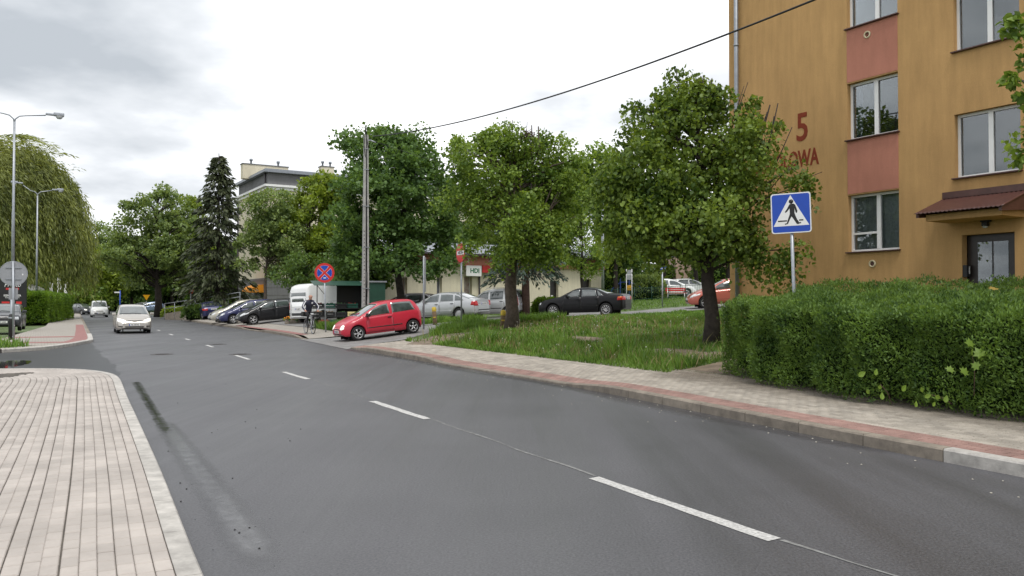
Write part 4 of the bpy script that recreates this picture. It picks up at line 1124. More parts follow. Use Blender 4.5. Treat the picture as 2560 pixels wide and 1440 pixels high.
# ---- far trees closing the street
far = [(232, 150, 610, 40, 70, M_MIDG, 'hazy tree at the far end of the street beside the willow'), (268, 120, 670, 40, 60, M_YELG, 'bright green tree at the far end of the street'), (300, 165, 640, 45, 60, M_MIDG, 'tall tree closing the street behind the give way sign'),
       (180, 135, 690, 50, 50, M_DARKG, 'dark tree behind the dark parked cars down the street'), (330, 125, 690, 40, 45, M_DARKG, 'dark tree beside the trunk of the broad tree'), (430, 130, 660, 60, 70, M_DARKG, 'dark tree behind the handrail ramp'), (510, 120, 640, 60, 80, M_MIDG, 'leafy tree left of the spruce foot'),
       (560, 110, 660, 50, 60, M_DARKG, 'dark tree behind the spruce trunk'), (225, 118, 730, 26, 26, M_LIME2, 'small light green bush tree behind the dark oncoming car'), (130, 150, 660, 70, 70, M_DARKG, 'dark tree mass behind the flagpoles'), (30, 140, 640, 90, 90, M_DARKG, 'dark tree behind the willow strands')]
for px, Y, py, rx, ry, m_, lab in far:
    g = on_ground(px, Y)
    make_tree('leafy_tree', lab, g, [Bp(px, py, rx, ry * .8, Y), Bp(px - rx * .5, py + ry * .45, rx * .8, ry * .55, Y), Bp(px + rx * .5, py + ry * .4, rx * .8, ry * .55, Y)], 10000, .5, m_, M_BARKD, .3, clump=1.6, nclump=90, group='trees closing the street')
# ---- tree at the right edge: sprays of leaves hang into view
bl = [(Vector((8.6, 10.8, 5.5)), 1.7, 1.6, 2.6)]
for px, py, rx, ry in ((2575, 70, 22, 45), (2552, 205, 26, 45), (2540, 200, 16, 18), (2556, 370, 20, 42), (2542, 60, 14, 30), (2535, 395, 14, 20), (2600, 130, 40, 60), (2600, 330, 40, 70)):
    bl += [Bp(px, py, rx, ry, 11.0)] * 8
make_tree('lime_tree', 'lime tree at the edge of view whose sprays hang before the stair windows', (8.9, 10.9, ground(8.9, 10.9)), bl, 4200, .10, M_LIME2, M_BARK, .17, clump=.18, nclump=150, droop=.7, hexa=True, aspect=.85, top=6.5)

for px, Y, py, rx, ry, m_, lab in ((885, 51, 680, 60, 50, M_DARKG, 'low dark tree behind the market stall'), (1120, 70, 560, 70, 120, M_DARKG, 'dark tree behind the shop roof beside the maple'), (1270, 75, 540, 70, 120, M_LIME, 'tree rising behind the shop roof and the stout lime'), (1380, 70, 520, 60, 110, M_LIME2, 'light tree behind the shop near the forked tree'), (1540, 60, 560, 45, 90, M_LIME2, 'leafy tree behind the black saloon near the lamp post')):
    g = on_ground(px, Y)
    make_tree('leafy_tree', lab, g, [Bp(px, py, rx, ry * .8, Y), Bp(px - rx * .5, py + ry * .4, rx * .7, ry * .5, Y), Bp(px + rx * .5, py + ry * .3, rx * .7, ry * .5, Y)], 11000, .28, m_, M_BARKD, .2, clump=1.0, nclump=100, group='trees behind the shops')
# ---- conifers
def spruce(name, label, px, Y, zlow, ytop, rlow, m, nb=10, step=.42, power=.8, bark=None, tr=.22, size=.42):
    g = on_ground(px, Y); root = thing(name, label, 'tree', g)
    top = at_depth(px, ytop, Y).z - g.z
    tm = MB().tube([(0, 0, -.2), (0, 0, top * .5), (0, 0, top)], [tr * 1.2, tr * .7, .03], 9)
    z = zlow; C, AX = [], []
    while z < top - .15:
        q = (z - zlow) / (top - zlow); R = rlow * (1 - q) ** power + .12
        for k in range(nb):
            a = rng.uniform(0, 2 * math.pi); L = R * rng.uniform(.7, 1.12); dz = rng.uniform(-.12, .12)
            d = Vector((math.cos(a), math.sin(a), 0)); pts = []
            for j in range(6):
                w = j / 5; pts.append(Vector((d.x * L * w, d.y * L * w, z + dz + .10 * L * w - .42 * L * w * w * (1 - .5 * q) + .1 * L * max(0, w - .7))))
            tm.tube(pts[::2] + [pts[-1]], [.035 * (1 - q) + .01, .02, .012, .006], 4, cap=False)
            n = int(10 + 26 * (1 - q))
            for j in range(n):
                w = nrg.uniform(.12, 1.0) ** .8; i = min(int(w * 5), 4); p_ = pts[i].lerp(pts[i + 1], w * 5 - i)
                sd = Vector((-d.y, d.x, 0)) * nrg.normal() * .22 * L * (1.05 - w)
                C.append(p_ + sd + Vector((0, 0, nrg.uniform(-.16, .05)))); AX.append((d + sd * .6 + Vector((0, 0, -.55))).normalized())
        z += step * (1 - .45 * q)
    tm.build('trunk', bark or M_BARKD, root)
    V, F = leaves(np.array(C), size, .34, .25, up=.2, axis=np.array(AX))
    obj('crown', mesh_np('crown', V, F, m), root)
    return root
spruce('spruce_tree', 'tall dark spruce with drooping boughs left of the cream block', 545, 72.0, 2.2, 383, 3.5, M_SPRUCE, nb=11, step=.5, size=.5, power=.72)
spruce('blue_spruce_tree', 'grey green spruce behind the stout lime', 1314, 45.0, 2.5, 440, 2.4, M_BLUES, nb=14, step=.36, bark=M_BARKR, size=.3, power=.7)

# ---- weeping willow
def willow(px, Y):
    g = on_ground(px, Y); root = thing('weeping_willow', 'weeping willow blown by the wind beside the street lamps', 'tree', g)
    MB().tube([(0, 0, -.2), (.2, 0, 3), (.3, 0, 7), (-.3, 0, 11)], [.6, .5, .38, .12], 10).build('trunk', M_BARK, root)
    C, AX = [], []
    R, top, zc = 6.2, at_depth(px, 350, Y).z - g.z, 8.2
    for i in range(3600):
        a = rng.uniform(0, 2 * math.pi); q = rng.random()
        r = R * math.sqrt(q) * rng.uniform(.85, 1.05)
        z0 = (zc + (top - zc) * math.sqrt(max(0.0, 1 - q * .97)) * rng.uniform(.86, 1.02)) * (1 if i < 2300 else rng.uniform(.5, .9))
        x, y = r * math.cos(a), r * math.sin(a)
        L = rng.uniform(2.5, 6.5); n = int(L / .24)
        wind = rng.uniform(.25, .6)
        if q > .8: L *= 1.2
        for k in range(n):
            w = k / n
            dz = -L * (w ** 1.25); dx = wind * L * (w - .45 * w * w)
            p_ = Vector((x + dx, y - .1 * dx, z0 + dz))
            if p_.z < rng.uniform(1.0, 3.4): break
            C.append(p_ + Vector((rng.uniform(-.08, .08), rng.uniform(-.08, .08), 0)))
            AX.append(Vector((wind * (1 - .9 * w) + .15, rng.uniform(-.2, .2), -1.0 * (w ** .25) - .1)).normalized())
    for i in range(150):    # wind-torn wisps over the crown
        a = rng.uniform(0, math.pi * 2); r = R * rng.uniform(0, .75); x, y = r * math.cos(a), r * math.sin(a)
        z0 = zc + (top - zc) * math.sqrt(max(0.0, 1 - (r / R) ** 2)) ; L = rng.uniform(.6, 1.8)
        for k in range(7):
            w = k / 6; C.append(Vector((x + L * w, y, z0 + .5 * L * w * (1 - w) + .25))); AX.append(Vector((1, rng.uniform(-.3, .3), .3 - .8 * w)).normalized())
    V, F = leaves(np.array(C), .52, .19, .1, up=.3, axis=np.array(AX))
    obj('crown', mesh_np('crown', V, F, M_WILL), root)
willow(28, 76.0)

# ------------------------------------------------------------------ hedges
def hedge(name, label, outline_fn, n, size, m, core_m, group=None, loc=(0, 0, 0), aspect=.36):
    """outline_fn(k) -> (surface points, outward normals, core builder)"""
    root = thing(name, label, 'hedge', loc, group=group)
    C, Nn, core = outline_fn(n)
    C = C + nrg.normal(size=C.shape) * .035
    a = unit(Nn * .7 + nrg.normal(size=C.shape) * .65 + np.array((0, 0, .35)))
    V, F = leaves(C - np.array(loc) * 1.0, size, aspect, -.15, up=.2, axis=a)
    obj('foliage', mesh_np('foliage', V, F, m), root)
    o = core.build('dark_core', core_m, root); o.location = -Vector(loc)
    return root
M_CORE = mat('hedge_shade_core', (.010, .018, .006), 1.0, var=.5, scale=9, spec=0.0)  # solid core behind the leaves, inner shade put into its near-black colour
def bar_hedge(front, depth, top_f, top_b, zbot, bulge=.08, flip=False, ins=.26):
    """hedge over a front line of (x,y); depth back from it; top height front and back"""
    front = [Vector(p) for p in front]
    seg = [(front[i + 1] - front[i]).length for i in range(len(front) - 1)]; tot = sum(seg)
    def pos(q):
        d = q * tot
        for i, L in enumerate(seg):
            if d <= L or i == len(seg) - 1: return front[i].lerp(front[i + 1], min(d / L, 1)), (front[i + 1] - front[i]).normalized()
            d -= L
    def fn(n):
        C, Nn = [], []
        core = MB(); rows = []
        for k in range(30):
            p_, tg = pos(k / 29); bk = Vector((-tg.y, tg.x))
            if (bk.y < 0) != flip: bk = -bk
            q0 = p_ + bk * ins; q1 = p_ + bk * (depth - ins)
            zt0, zt1 = top_f(k / 29) - .22, top_b(k / 29) - .18
            zb0 = zbot(q0.x, q0.y)
            rows.append([(q0.x, q0.y, zb0 + .12), (q0.x, q0.y, zt0 - .15), (*(p_ + bk * (ins + .2)), zt0), (*(p_ + bk * (depth - ins - .2)), zt1), (q1.x, q1.y, zt1 - .2), (q1.x, q1.y, zb0 - .2)])
        core.grid(rows)
        for r in (rows[0], rows[-1]): core.poly(r)
        # weight by area: front face, top, ends
        for i in range(n):
            q = nrg.random(); p_, tg = pos(q); bk = Vector((-tg.y, tg.x))
            if (bk.y < 0) != flip: bk = -bk
            wob = .07 * math.sin(q * 31) + .05 * math.sin(q * 77 + 1) + .05 * math.sin(q * 13)
            u = nrg.random() * (1.45 + depth + .5)
            zf, zbk = top_f(q) + wob * .6, top_b(q) + wob * .6
            zg = zbot(p_.x, p_.y)
            if u < 1.45:       # front, rounding over at the top
                h = (u / 1.45) ** .85; z = zg + .03 + (zf - zg) * h
                off = wob + bulge * math.sin(h * 3) + .22 * max(0, h - .82) / .18 * max(0, h - .82) / .18 - (.10 * math.sin(q * 40 + h * 9)) * .6 + .12 * max(0, .12 - h) / .12
                C.append((*(p_ + bk * off), z)); Nn.append((-bk.x, -bk.y, .1 + .8 * max(0, h - .7)))
            elif u < 1.45 + depth:
                w = (u - 1.45) / depth; z = zf + (zbk - zf) * w + .06 * math.sin(w * 9 + q * 23) - .10 * (1 - w) ** 6
                C.append((*(p_ + bk * (depth * w)), z)); Nn.append((0, 0, 1))
            else:              # left end
                w = nrg.random(); p0, tg0 = pos(0); bk0 = Vector((-tg0.y, tg0.x)); bk0 = -bk0 if (bk0.y < 0) != flip else bk0
                h = nrg.random() ** .8; z = zg + (zf + (zbk - zf) * w - zg) * h
                z = zbot(p0.x, p0.y) + (top_f(0) + (top_b(0) - top_f(0)) * w - zbot(p0.x, p0.y)) * h
                C.append((*(p0 + bk0 * depth * w - tg0 * (.05 * math.sin(w * 12 + h * 9) + .06)), z)); Nn.append((-tg0.x, -tg0.y, .1))
        return np.array(C), np.array(Nn), core
    return fn
def H2(x, y): return ground(x, y)
front = [P(11.55, 11.35), P(10.2, 10.75), P(8.4, 10.30), P(6.4, 10.02), P(5.0, 9.95), P(2.5, 9.75), P(0.5, 9.6)]
hedge('hedge', 'thick clipped dark green hedge along the right pavement', bar_hedge(front, 2.0, lambda q: 1.56 - .12 * q, lambda q: 1.74 - .06 * q, H2), 150000, .058, M_HEDGE, M_CORE)
front2 = [P(12.4, 14.0), P(10, 13.8), P(7, 13.6), P(4, 13.4), (P(2, 13.3))]
hedge('hedge', 'second hedge row in front of the entrance of the ochre block', bar_hedge(front2, 1.2, lambda q: 1.86, lambda q: 1.95, H2), 42000, .06, M_HEDGE, M_CORE)
front3 = [(at_depth(68, 757, 60).x, 60), (at_depth(118, 757, 60.5).x, 60.5), (at_depth(160, 757, 74).x, 74)]
hedge('hedge', 'bright green clipped hedge behind the second street lamp', bar_hedge([Vector((-33.7, 59.6)), Vector((-40.2, 75.0))], 2.4, lambda q: 2.25, lambda q: 2.3, lambda x, y: .1, flip=True), 30000, .16, M_HEDGE2, M_CORE)
# round bush by the shop
def ball_fn(c, rx, ry, rz_, box=.6):
    def fn(n):
        d = unit(nrg.normal(size=(n, 3))); d[:, 2] = np.abs(d[:, 2]) * 1.0
        e = np.sign(d) * np.abs(d) ** box
        C = np.array(c) + e * np.array((rx, ry, rz_))
        core = MB().lathe([(.01, 0), (.85, .0), (.9, .4), (.7, .8), (.01, .88)], 14, 'Z'); core.v = [(c[0] + v[0] * rx * .9, c[1] + v[1] * ry * .9, c[2] + v[2] * rz_ * .95) for v in core.v]
        return C, d, core
    return fn
def bush(label, px, Y, w_px, h_px, n, size, m, name='clipped_bush'):
    g = on_ground(px, Y); k = Y / FPX
    return hedge(name, label, ball_fn(tuple(g), w_px / 2 * k, w_px / 2 * k * .8, h_px * k), n, size, m, M_CORE, aspect=.5)
bush('bright green boxy bush in front of the shop wall', 1366, 47.0, 68, 40, 3500, .13, M_HEDGE2)
bush('loose green bush behind the playground fence', 1618, 62.0, 90, 60, 3000, .2, M_MIDG, 'bush')
bush('low bright bush at the foot of the ramp', 565, 66.0, 40, 26, 1500, .2, M_HEDGE2, 'bush')
bush('low bright bush beside the rowan trunk', 655, 63.0, 36, 22, 1200, .2, M_YELG, 'bush')
bush('dark shrub under the ramp handrail', 490, 70.0, 60, 34, 1800, .22, M_DARKG, 'bush')
bush('shrub at the foot of the broad tree', 440, 84.0, 60, 22, 1500, .25, M_YELG, 'bush')

for px, Y, w_, h_, lab in ((150, 150, 150, 60, 'dark thicket at the far end behind the black van'), (262, 160, 120, 60, 'dark thicket closing the far end of the road'), (340, 150, 130, 55, 'dark thicket behind the light blue car'), (440, 135, 130, 60, 'dark thicket behind the ramp'), (540, 120, 130, 60, 'dark thicket behind the spruce foot'), (60, 120, 150, 70, 'dark thicket behind the billboard and willow')):
    bush(lab, px, Y, w_, h_, 3000, .5, M_DARKG, 'thicket')
for px, Y, w_, h_, lab in ((1530, 84, 110, 95, 'dark thicket behind the notice board'), (1640, 90, 120, 70, 'dark thicket beyond the white cars'), (1790, 88, 130, 80, 'dark thicket beside the pink house')):
    bush(lab, px, Y, w_, h_, 3500, .34, M_DARKG, 'thicket')

# maple seedling and vine growing through the hedge: each big leaf is a piece
M_SEED = leaf_mat('maple_seedling_leaf', (.11, .19, .025), (.20, .30, .05), trans=.3)
M_COPPER = leaf_mat('young_copper_leaf', (.30, .22, .05), (.42, .30, .08), trans=.3)
def maple_leaf(size, m):
    pts = []
    for a, r in ((-90, .35), (-60, .5), (-40, .78), (-20, .52), (5, 1.0), (25, .62), (48, .95), (66, .6), (90, 1.1), (114, .6), (132, .95), (155, .62), (175, 1.0), (200, .52), (220, .78), (240, .5)):
        pts.append((size * r * math.cos(math.radians(a)), size * r * math.sin(math.radians(a)), .06 * size * math.cos(a * .09)))
    b = MB(); b.v = [(0, 0, .1 * size)] + pts; n = len(pts)
    b.f = [(0, 1 + i, 1 + (i + 1) % n) for i in range(n)]; b.sm = [True] * n
    return b.mesh('leaf', m)
def oval_leaf(size, m):
    b = MB(); prof = [(-1, .0), (-.75, .42), (-.35, .62), (.1, .58), (.6, .3), (1.05, 0)]
    L = [(-w * size, x * size, .12 * size * w) for x, w in prof]; R = [(w * size, x * size, .12 * size * w) for x, w in prof[1:-1]]
    ctr = [(0, x * size, 0) for x, w in prof]
    b.grid([L, ctr]); b.grid([ctr, [(w * size, x * size, .12 * size * w) for x, w in prof]])
    return b.mesh('leaf', m)
def sprig(name, label, px, py, Y, lv, maker, m, stem_to):
    c = at_depth(px, py, Y); root = thing(name, label, 'plant', c)
    e = at_depth(*stem_to, Y + .05) - c
    MB().tube([e, e * .5 + Vector((.02, 0, .02)), Vector((0, 0, 0))], [.006, .005, .003], 5).build('stem', M_BARKR, root)
    for (dx, dy, size, rot, tilt) in lv:
        o = obj('leaf', maker(size * .82, m), root); p_ = at_depth(px + dx, py + dy, Y - .04) - c
        o.location = p_; o.rotation_euler = (math.radians(90 - tilt), math.radians(rot), math.radians(rng.uniform(-15, 15)))
    return root
sprig('maple_seedling', 'maple seedling with pale lobed leaves growing out of the hedge', 2430, 880, 9.95, [(-5, -20, .10, 10, 25), (20, 5, .115, -20, 30), (-20, 50, .09, 40, 30), (12, 35, .085, -60, 35), (-55, 45, .08, 20, 35), (0, 0, .07, 90, 45)], maple_leaf, M_SEED, (2435, 990))
sprig('maple_seedling', 'copper coloured young maple tips above the hedge top', 2495, 740, 11.2, [(-10, -18, .10, 0, 65), (25, 5, .10, 70, 70), (-30, 2, .08, -60, 70), (10, -6, .08, 30, 60)], maple_leaf, M_COPPER, (2495, 800))
sprig('climbing_vine', 'vine with oval light green leaves low on the hedge', 2200, 960, 10.6, [(-45, -25, .07, 60, 20), (-10, -30, .06, 30, 20), (0, 8, .055, 100, 20), (5, 30, .06, 10, 20), (-30, 20, .05, 140, 20), (60, 10, .07, 50, 20)], oval_leaf, M_SEED, (2230, 1010))
sprig('climbing_vine', 'trailing vine with yellow green leaves at the hedge foot', 2320, 985, 10.05, [(-30, 25, .05, 20, 15), (0, 5, .055, 70, 15), (25, 8, .055, 110, 15), (45, 12, .06, 20, 15), (-15, -10, .05, 150, 15), (15, 25, .045, 45, 15)], oval_leaf, M_SEED, (2380, 1010))

# ------------------------------------------------------------------ grass
DIRT = [(26.2, 12.9, 2.3, 1.5), (13.9, 12.9, .8, .5), (20.4, 13.9, 1.5, .35), (15.2, 12.9, 1.2, .5)]
def in_dirt(s, t):
    for a, b, c, d in DIRT:
        if ((s - a) / c) ** 2 + ((t - b) / d) ** 2 < 1: return True
    return False
def blades(name, label, S, T, Z, h, w, m, parent=None):
    n = len(S); X = SD.x * S + TD.x * T; Y = SD.y * S + TD.y * T
    base = np.stack([X, Y, Z], 1); a = nrg.uniform(0, 2 * np.pi, n); d = np.stack([np.cos(a), np.sin(a), np.zeros(n)], 1)
    l_ = nrg.normal(0, .35, (n, 2)); tip = base + np.stack([l_[:, 0] * h, l_[:, 1] * h, h], 1); mid = base * .5 + tip * .5; mid[:, 2] += h * .12
    V = np.stack([base - d * w[:, None], base + d * w[:, None], mid + d * w[:, None] * .8, tip, mid - d * w[:, None] * .8], 1).reshape(-1, 3)
    i = (np.arange(n) * 5)[:, None]
    F = np.concatenate([i + np.array([[0, 1, 2, 4]])]); F3 = i + np.array([[4, 2, 3, 3]])
    me = bpy.data.meshes.new(name)
    me = mesh_np(name, V, [tuple(r) for r in F] + [tuple(r[:3]) for r in F3], m)
    return tag(obj(name, me), label, 'grass', kind='stuff')
def grass_field(name, label, n, s0, s1, u0, u1, hfun, m, near=True, keep=None):
    S = nrg.uniform(s0, s1, n); Uv = u0 + (u1 - u0) * nrg.random(n) ** 1.25; T = tk(S) + Uv
    ok = np.array([not in_dirt(a, b) for a, b in zip(S, T)]) | (nrg.random(n) < .06)
    if keep is not None: ok &= keep(S, T, Uv)
    S, T, Uv = S[ok], T[ok], Uv[ok]
    patchy = .5 + .5 * np.sin(S * 1.7 + np.sin(T * 1.3) * 2) * np.sin(T * 2.1 + np.sin(S * .9) * 1.5)
    h = hfun(S, T, Uv) * (.55 + .75 * patchy) * nrg.uniform(.55, 1.25, len(S))
    return blades(name, label, S, T, H(S, T) - .02, h, nrg.uniform(.006, .012, len(S)) * (1 + .6 * (S > 20)), m)
notlane = lambda S, T, U: (S < LANE0 - .5 + 2.4 * sstep(2.6, 5.2, U)) & ~((S < 12.8) & (U < 6.5))
tall = lambda S, T, U: .11 + .24 * np.exp(-((U - 3.2) / 1.2) ** 2) * np.clip((U - 2.1) / .7, .3, 1) * (.6 + .8 * (np.sin(S * 2.7) * np.sin(S * 1.1 + T) > .1)) + .05 * (U > 9)
grass_field('grass', 'tall uneven grass on the bank between pavement and lane', 125000, 9, 31.2, 2.2, 17.5, tall, M_GRASSB, keep=notlane)
grass_field('grass', 'tall grass at the lane edge behind the red hatchback', 9000, 28.2, 31.0, 4.2, 9.5, lambda S, T, U: .36 + 0 * S, M_GRASSB, keep=notlane)
grass_field('grass', 'straw coloured dry stalks in the bank grass', 5000, 9, 28.5, 2.4, 12, lambda S, T, U: .22 + .15 * np.exp(-((U - 3.0) / 1.5) ** 2), M_STRAW, keep=notlane)
def far_keep(S, T, U): return ((S > LANE1 + .5) & (U > 17.5)) | (S > 41) & (U > 12)
grass_field('grass', 'mown grass slope beyond the lane by the street name post', 26000, 35.6, 60, 14, 40, lambda S, T, U: .16 + 0 * S, M_GRASSB, keep=far_keep)
grass_field('grass', 'tall grass round the no stopping sign', 14000, 36.3, 42.3, 1.9, 6, lambda S, T, U: .36 + 0 * S, M_GRASSB)
grass_field('grass', 'tall grass between the red hatchback and the silver cars', 9000, 35.4, 38.5, 3, 9, lambda S, T, U: .30 + 0 * S, M_GRASSB, keep=lambda S, T, U: (S > LANE1 + .3 + .25 * (U - 3) * 0))
S = nrg.uniform(30.9, 45, 9000); T = nrg.uniform(-9, -.3, 9000); ok = (T < -.3 - np.maximum(0, S - 33.3) * .45) & (T < S - 32.0 - .4)
blades('grass', 'grass at the foot of the round sign across the side street', S[ok], T[ok], np.full(ok.sum(), .09), nrg.uniform(.1, .38, ok.sum()), nrg.uniform(.012, .02, ok.sum()), M_GRASSB)
# seed heads of dandelions
b = MB()
for i in range(190):
    s, u = rng.uniform(10, 28), 2.5 + 9 * rng.random() ** 1.6; t = float(tk(s)) + u
    if in_dirt(s, t) or not bool(notlane(np.array([s]), np.array([t]), np.array([u]))[0]): continue
    x, y = P(s, t); z = float(H(s, t)); hh = rng.uniform(.14, .36)
    b.tube([(x, y, z), (x + rng.uniform(-.03, .03), y, z + hh)], .0015, 3, cap=False)
    r = rng.uniform(.008, .016); b.lathe([(0, -r), (r * .8, -r * .6), (r, 0), (r * .8, r * .6), (0, r)], 6, 'Z', (x, y, z + hh))
tag(b.build('dandelion_clocks', M_FLUFF), 'white dandelion seed heads scattered in the bank grass', 'flowers', kind='stuff')
# bare earth where the grass is worn
for k, (a, b_, c, d) in enumerate(DIRT):
    m_ = MB(); rows = []
    for i in range(7):
        r = i / 6; row = []
        for j in range(25):
            an = 2 * math.pi * j / 24; rr = r * (1 + .16 * math.sin(an * 3 + k) + .1 * math.sin(an * 7 + k * 2)) * 1.1
            s, t = a + c * rr * math.cos(an), b_ + d * rr * math.sin(an)
            x, y = P(s, t); row.append((x, y, float(H(s, t)) + .03 * (1 - r * r) - .012 * (r > .95) + rng.uniform(-.006, .006) + .004))
        rows.append(row)
    tag(m_.grid(rows).build('bare_earth', M_DIRT), 'patch of bare brown earth worn into the grass bank', 'earth', kind='structure')
for i in range(26):      # clods and stones on the worn corner
    s, t = rng.gauss(26.2, .9), rng.gauss(12.6, .5); x, y = P(s, t)
    if float(tk(s)) + 2.8 > t: continue
# ------------------------------------------------------------------ vehicles
def paint(name, col, metal=0.0, rough=.32, coat=.35):
    return mat('paint_' + name, col, rough, metal=metal, var=.06, scale=1.5, coat=coat, spec=.5 if coat > .2 else .25, coords='Object')
M_CGLASS = mat('car_glass', (.055, .068, .067), .03, var=.6, scale=2.2, spec=1.0, coat=1.0)
M_CIN = mat('car_interior', (.022, .022, .024), .8, var=.3, scale=3)
M_TYRE = mat('tyre_rubber', (.016, .016, .017), .85, var=.3, scale=6)
M_ALLOY = mat('alloy_wheel', (.50, .50, .51), .35, metal=.7)
M_HUBCAP = mat('hub_cap', (.38, .38, .39), .45, metal=.4)
M_TRIM = mat('black_trim', (.016, .016, .017), .55)
M_CHROME = mat('chrome', (.62, .62, .63), .2, metal=.9)
M_LENS = mat('lamp_lens', (.62, .64, .66), .12, spec=.8, var=.1, scale=9)
M_LENSON = mat('lit_headlamp', (.85, .85, .8), .15, emit=((1.0, .93, .78), .4))
M_RED = mat('tail_lamp', (.42, .012, .014), .18, spec=.7, var=.25, scale=14)
M_AMBER = mat('amber_lamp', (.75, .16, .01), .2, spec=.7)
M_PLATE = mat('number_plate_white', (.72, .72, .70), .45)
M_PLTXT = mat('plate_lettering', (.02, .02, .02), .6)
M_PLBLUE = mat('plate_blue', (.01, .05, .35), .5)
M_SEAT = mat('seat_cloth', (.035, .035, .04), .9, var=.2, scale=6)
M_UNDER = mat('underbody', (.012, .012, .012), .9)

class Car:
    """body lofted from cross-sections; glass, lamps, doors and trim are laid on that surface"""
    def __init__(s, sp):
        s.sp = sp; L = sp['L']; s.L = L; s.hw = sp['W'] / 2
        s.top = np.array(sp['top']); s.belt = np.array(sp['belt'])
        s.xf, s.xr = sp['xf'], sp['xr']           # wheel centres
        s.R = sp.get('R', .30); s.arch = s.R + sp.get('gap', .055)
        xs = set(np.linspace(-L / 2, L / 2, 61).tolist()) | {-L / 2 + .02, L / 2 - .02, -L / 2 + .05, L / 2 - .05, -L / 2 + .1, L / 2 - .1}
        for c in (s.xf, s.xr):
            for a in np.linspace(0, math.pi, 17): xs.add(c + s.arch * math.cos(a))
            xs |= {c - s.arch - .003, c + s.arch + .003}
        s.xs = sorted(x for x in xs if -L / 2 <= x <= L / 2)
        s.build()
    def T(s, x): return float(np.interp(x, s.top[:, 0], s.top[:, 1]))
    def Tm(s, x): return (s.T(x - .05) + 2 * s.T(x) + s.T(x + .05)) / 4
    def S(s, x): return min(float(np.interp(x, s.belt[:, 0], s.belt[:, 1])), s.Tm(x) - .015)
    def W(s, x):
        L = s.L / 2; n = s.sp.get('round_f', .42); r = s.sp.get('round_r', .30)
        w = s.hw
        if x > L - n: q = (x - (L - n)) / n; w *= 1 - s.sp.get('tap_f', .16) * q ** 2.4 - .10 * q ** 10
        if x < -L + r: q = ((-L + r) - x) / r; w *= 1 - s.sp.get('tap_r', .10) * q ** 2.4 - .26 * q ** 8
        return w
    def zb(s, x):
        z = s.sp.get('sill', .21); L = s.L / 2
        if x > s.xf + s.arch: z = s.sp.get('zf', .22) + .10 * max(0, (x - L + .12) / .12)
        if x < s.xr - s.arch: z = s.sp.get('zr', .26) + .10 * max(0, (-L + .12 - x) / .12)
        for c in (s.xf, s.xr):
            d = abs(x - c)
            if d < s.arch: z = max(z, s.R + math.sqrt(max(0.0, s.arch ** 2 - d * d)))
        return z
    def section(s, x):
        w, zb, S, T = s.W(x), s.zb(x), s.S(x), s.Tm(x)
        g = max(0.0, T - S - .02); tum = s.sp.get('tumble', .30)
        zm = max(.50 * (S + .2), zb + .01)
        yb = w * .955
        yr = max(yb - .045 - tum * g, w * .35)
        zr = S + (T - S) * (.90 if g > .1 else .62)
        ins = .0
        return [(0, zb + .02), (w * .80, zb + .02), (w * .955 + ins, zb), (w * .985, zb + .015), (w, (zb + zm) / 2 if zb < zm - .05 else zb + .03), (w, max(zm, zb + .05)), (w * .992, max(S - .10, zb + .07)), (yb, max(S, zb + .09)),
                (yb * .6 + yr * .4, S + (zr - S) * .40), (yr, zr), (yr - .05, T - .018 * min(1, g * 4 + .3)), (yr * .62, T + .006), (0, T + .014)]
    def build(s):
        rows, m = [], MB()
        for x in s.xs:
            sec = s.section(x)
            rows.append([(x, -y, z) for y, z in sec] + [(x, y, z) for y, z in reversed(sec[:-1])])
        m.grid(rows, True); n = len(rows[0])
        m.f.append(tuple(range(n - 1))); m.sm.append(False)
        o = (len(rows) - 1) * n; m.f.append(tuple(o + k for k in reversed(range(n - 1)))); m.sm.append(False)
        s.mb = m
        s.bvh = BVHTree.FromPolygons([Vector(v) for v in m.v], m.f)
    def cast(s, o, d, off):
        h = s.bvh.ray_cast(Vector(o), Vector(d).normalized())
        if h[0] is None: h = s.bvh.find_nearest(Vector(o) + Vector(d).normalized() * (Vector(o).length - .0)); nrm = -Vector(d).normalized()
        else:
            nrm = h[1]
            if nrm.dot(Vector(d)) > 0: nrm = -nrm
        return h[0] + nrm * off
    def patch(s, lo, hi, kind, off=.005, n=8, m=4, side=1, sink=.006):
        """lo/hi: lower and upper edge as (a,b) pairs; kind: side (x,z), front/rear (y,z), top (x,y)"""
        def samp(p, q):
            p = np.array(p, float); k = np.linspace(0, 1, len(p)); return np.array([np.interp(q, k, p[:, 0]), np.interp(q, k, p[:, 1])])
        rows = []
        for j in range(m + 1):
            row = []
            for i in range(n + 1):
                a = samp(lo, i / n) * (1 - j / m) + samp(hi, i / n) * (j / m)
                if kind == 'side': o, d = (a[0], side * 3, a[1]), (0, -side, 0)
                elif kind == 'front': o, d = (6, a[0], a[1]), (-1, 0, 0)
                elif kind == 'rear': o, d = (-6, a[0], a[1]), (1, 0, 0)
                elif kind == 'fcorner': o, d = (6, a[0] + side * 2.0, a[1]), (-1, -side * 2.0 / (6 - s.L / 2 + .2), 0)
                elif kind == 'rcorner': o, d = (-6, a[0] + side * 2.0, a[1]), (1, -side * 2.0 / (6 - s.L / 2 + .2), 0)
                else: o, d = (a[0], a[1], 5), (0, 0, -1)
                row.append(s.cast(o, d, off if 0 < j < m and 0 < i < n else -sink if sink else off))
            rows.append(row)
        if sink:   # inner ring close to the rim so that the panel is flat with a small rolled edge
            pass
        return MB().grid(rows)
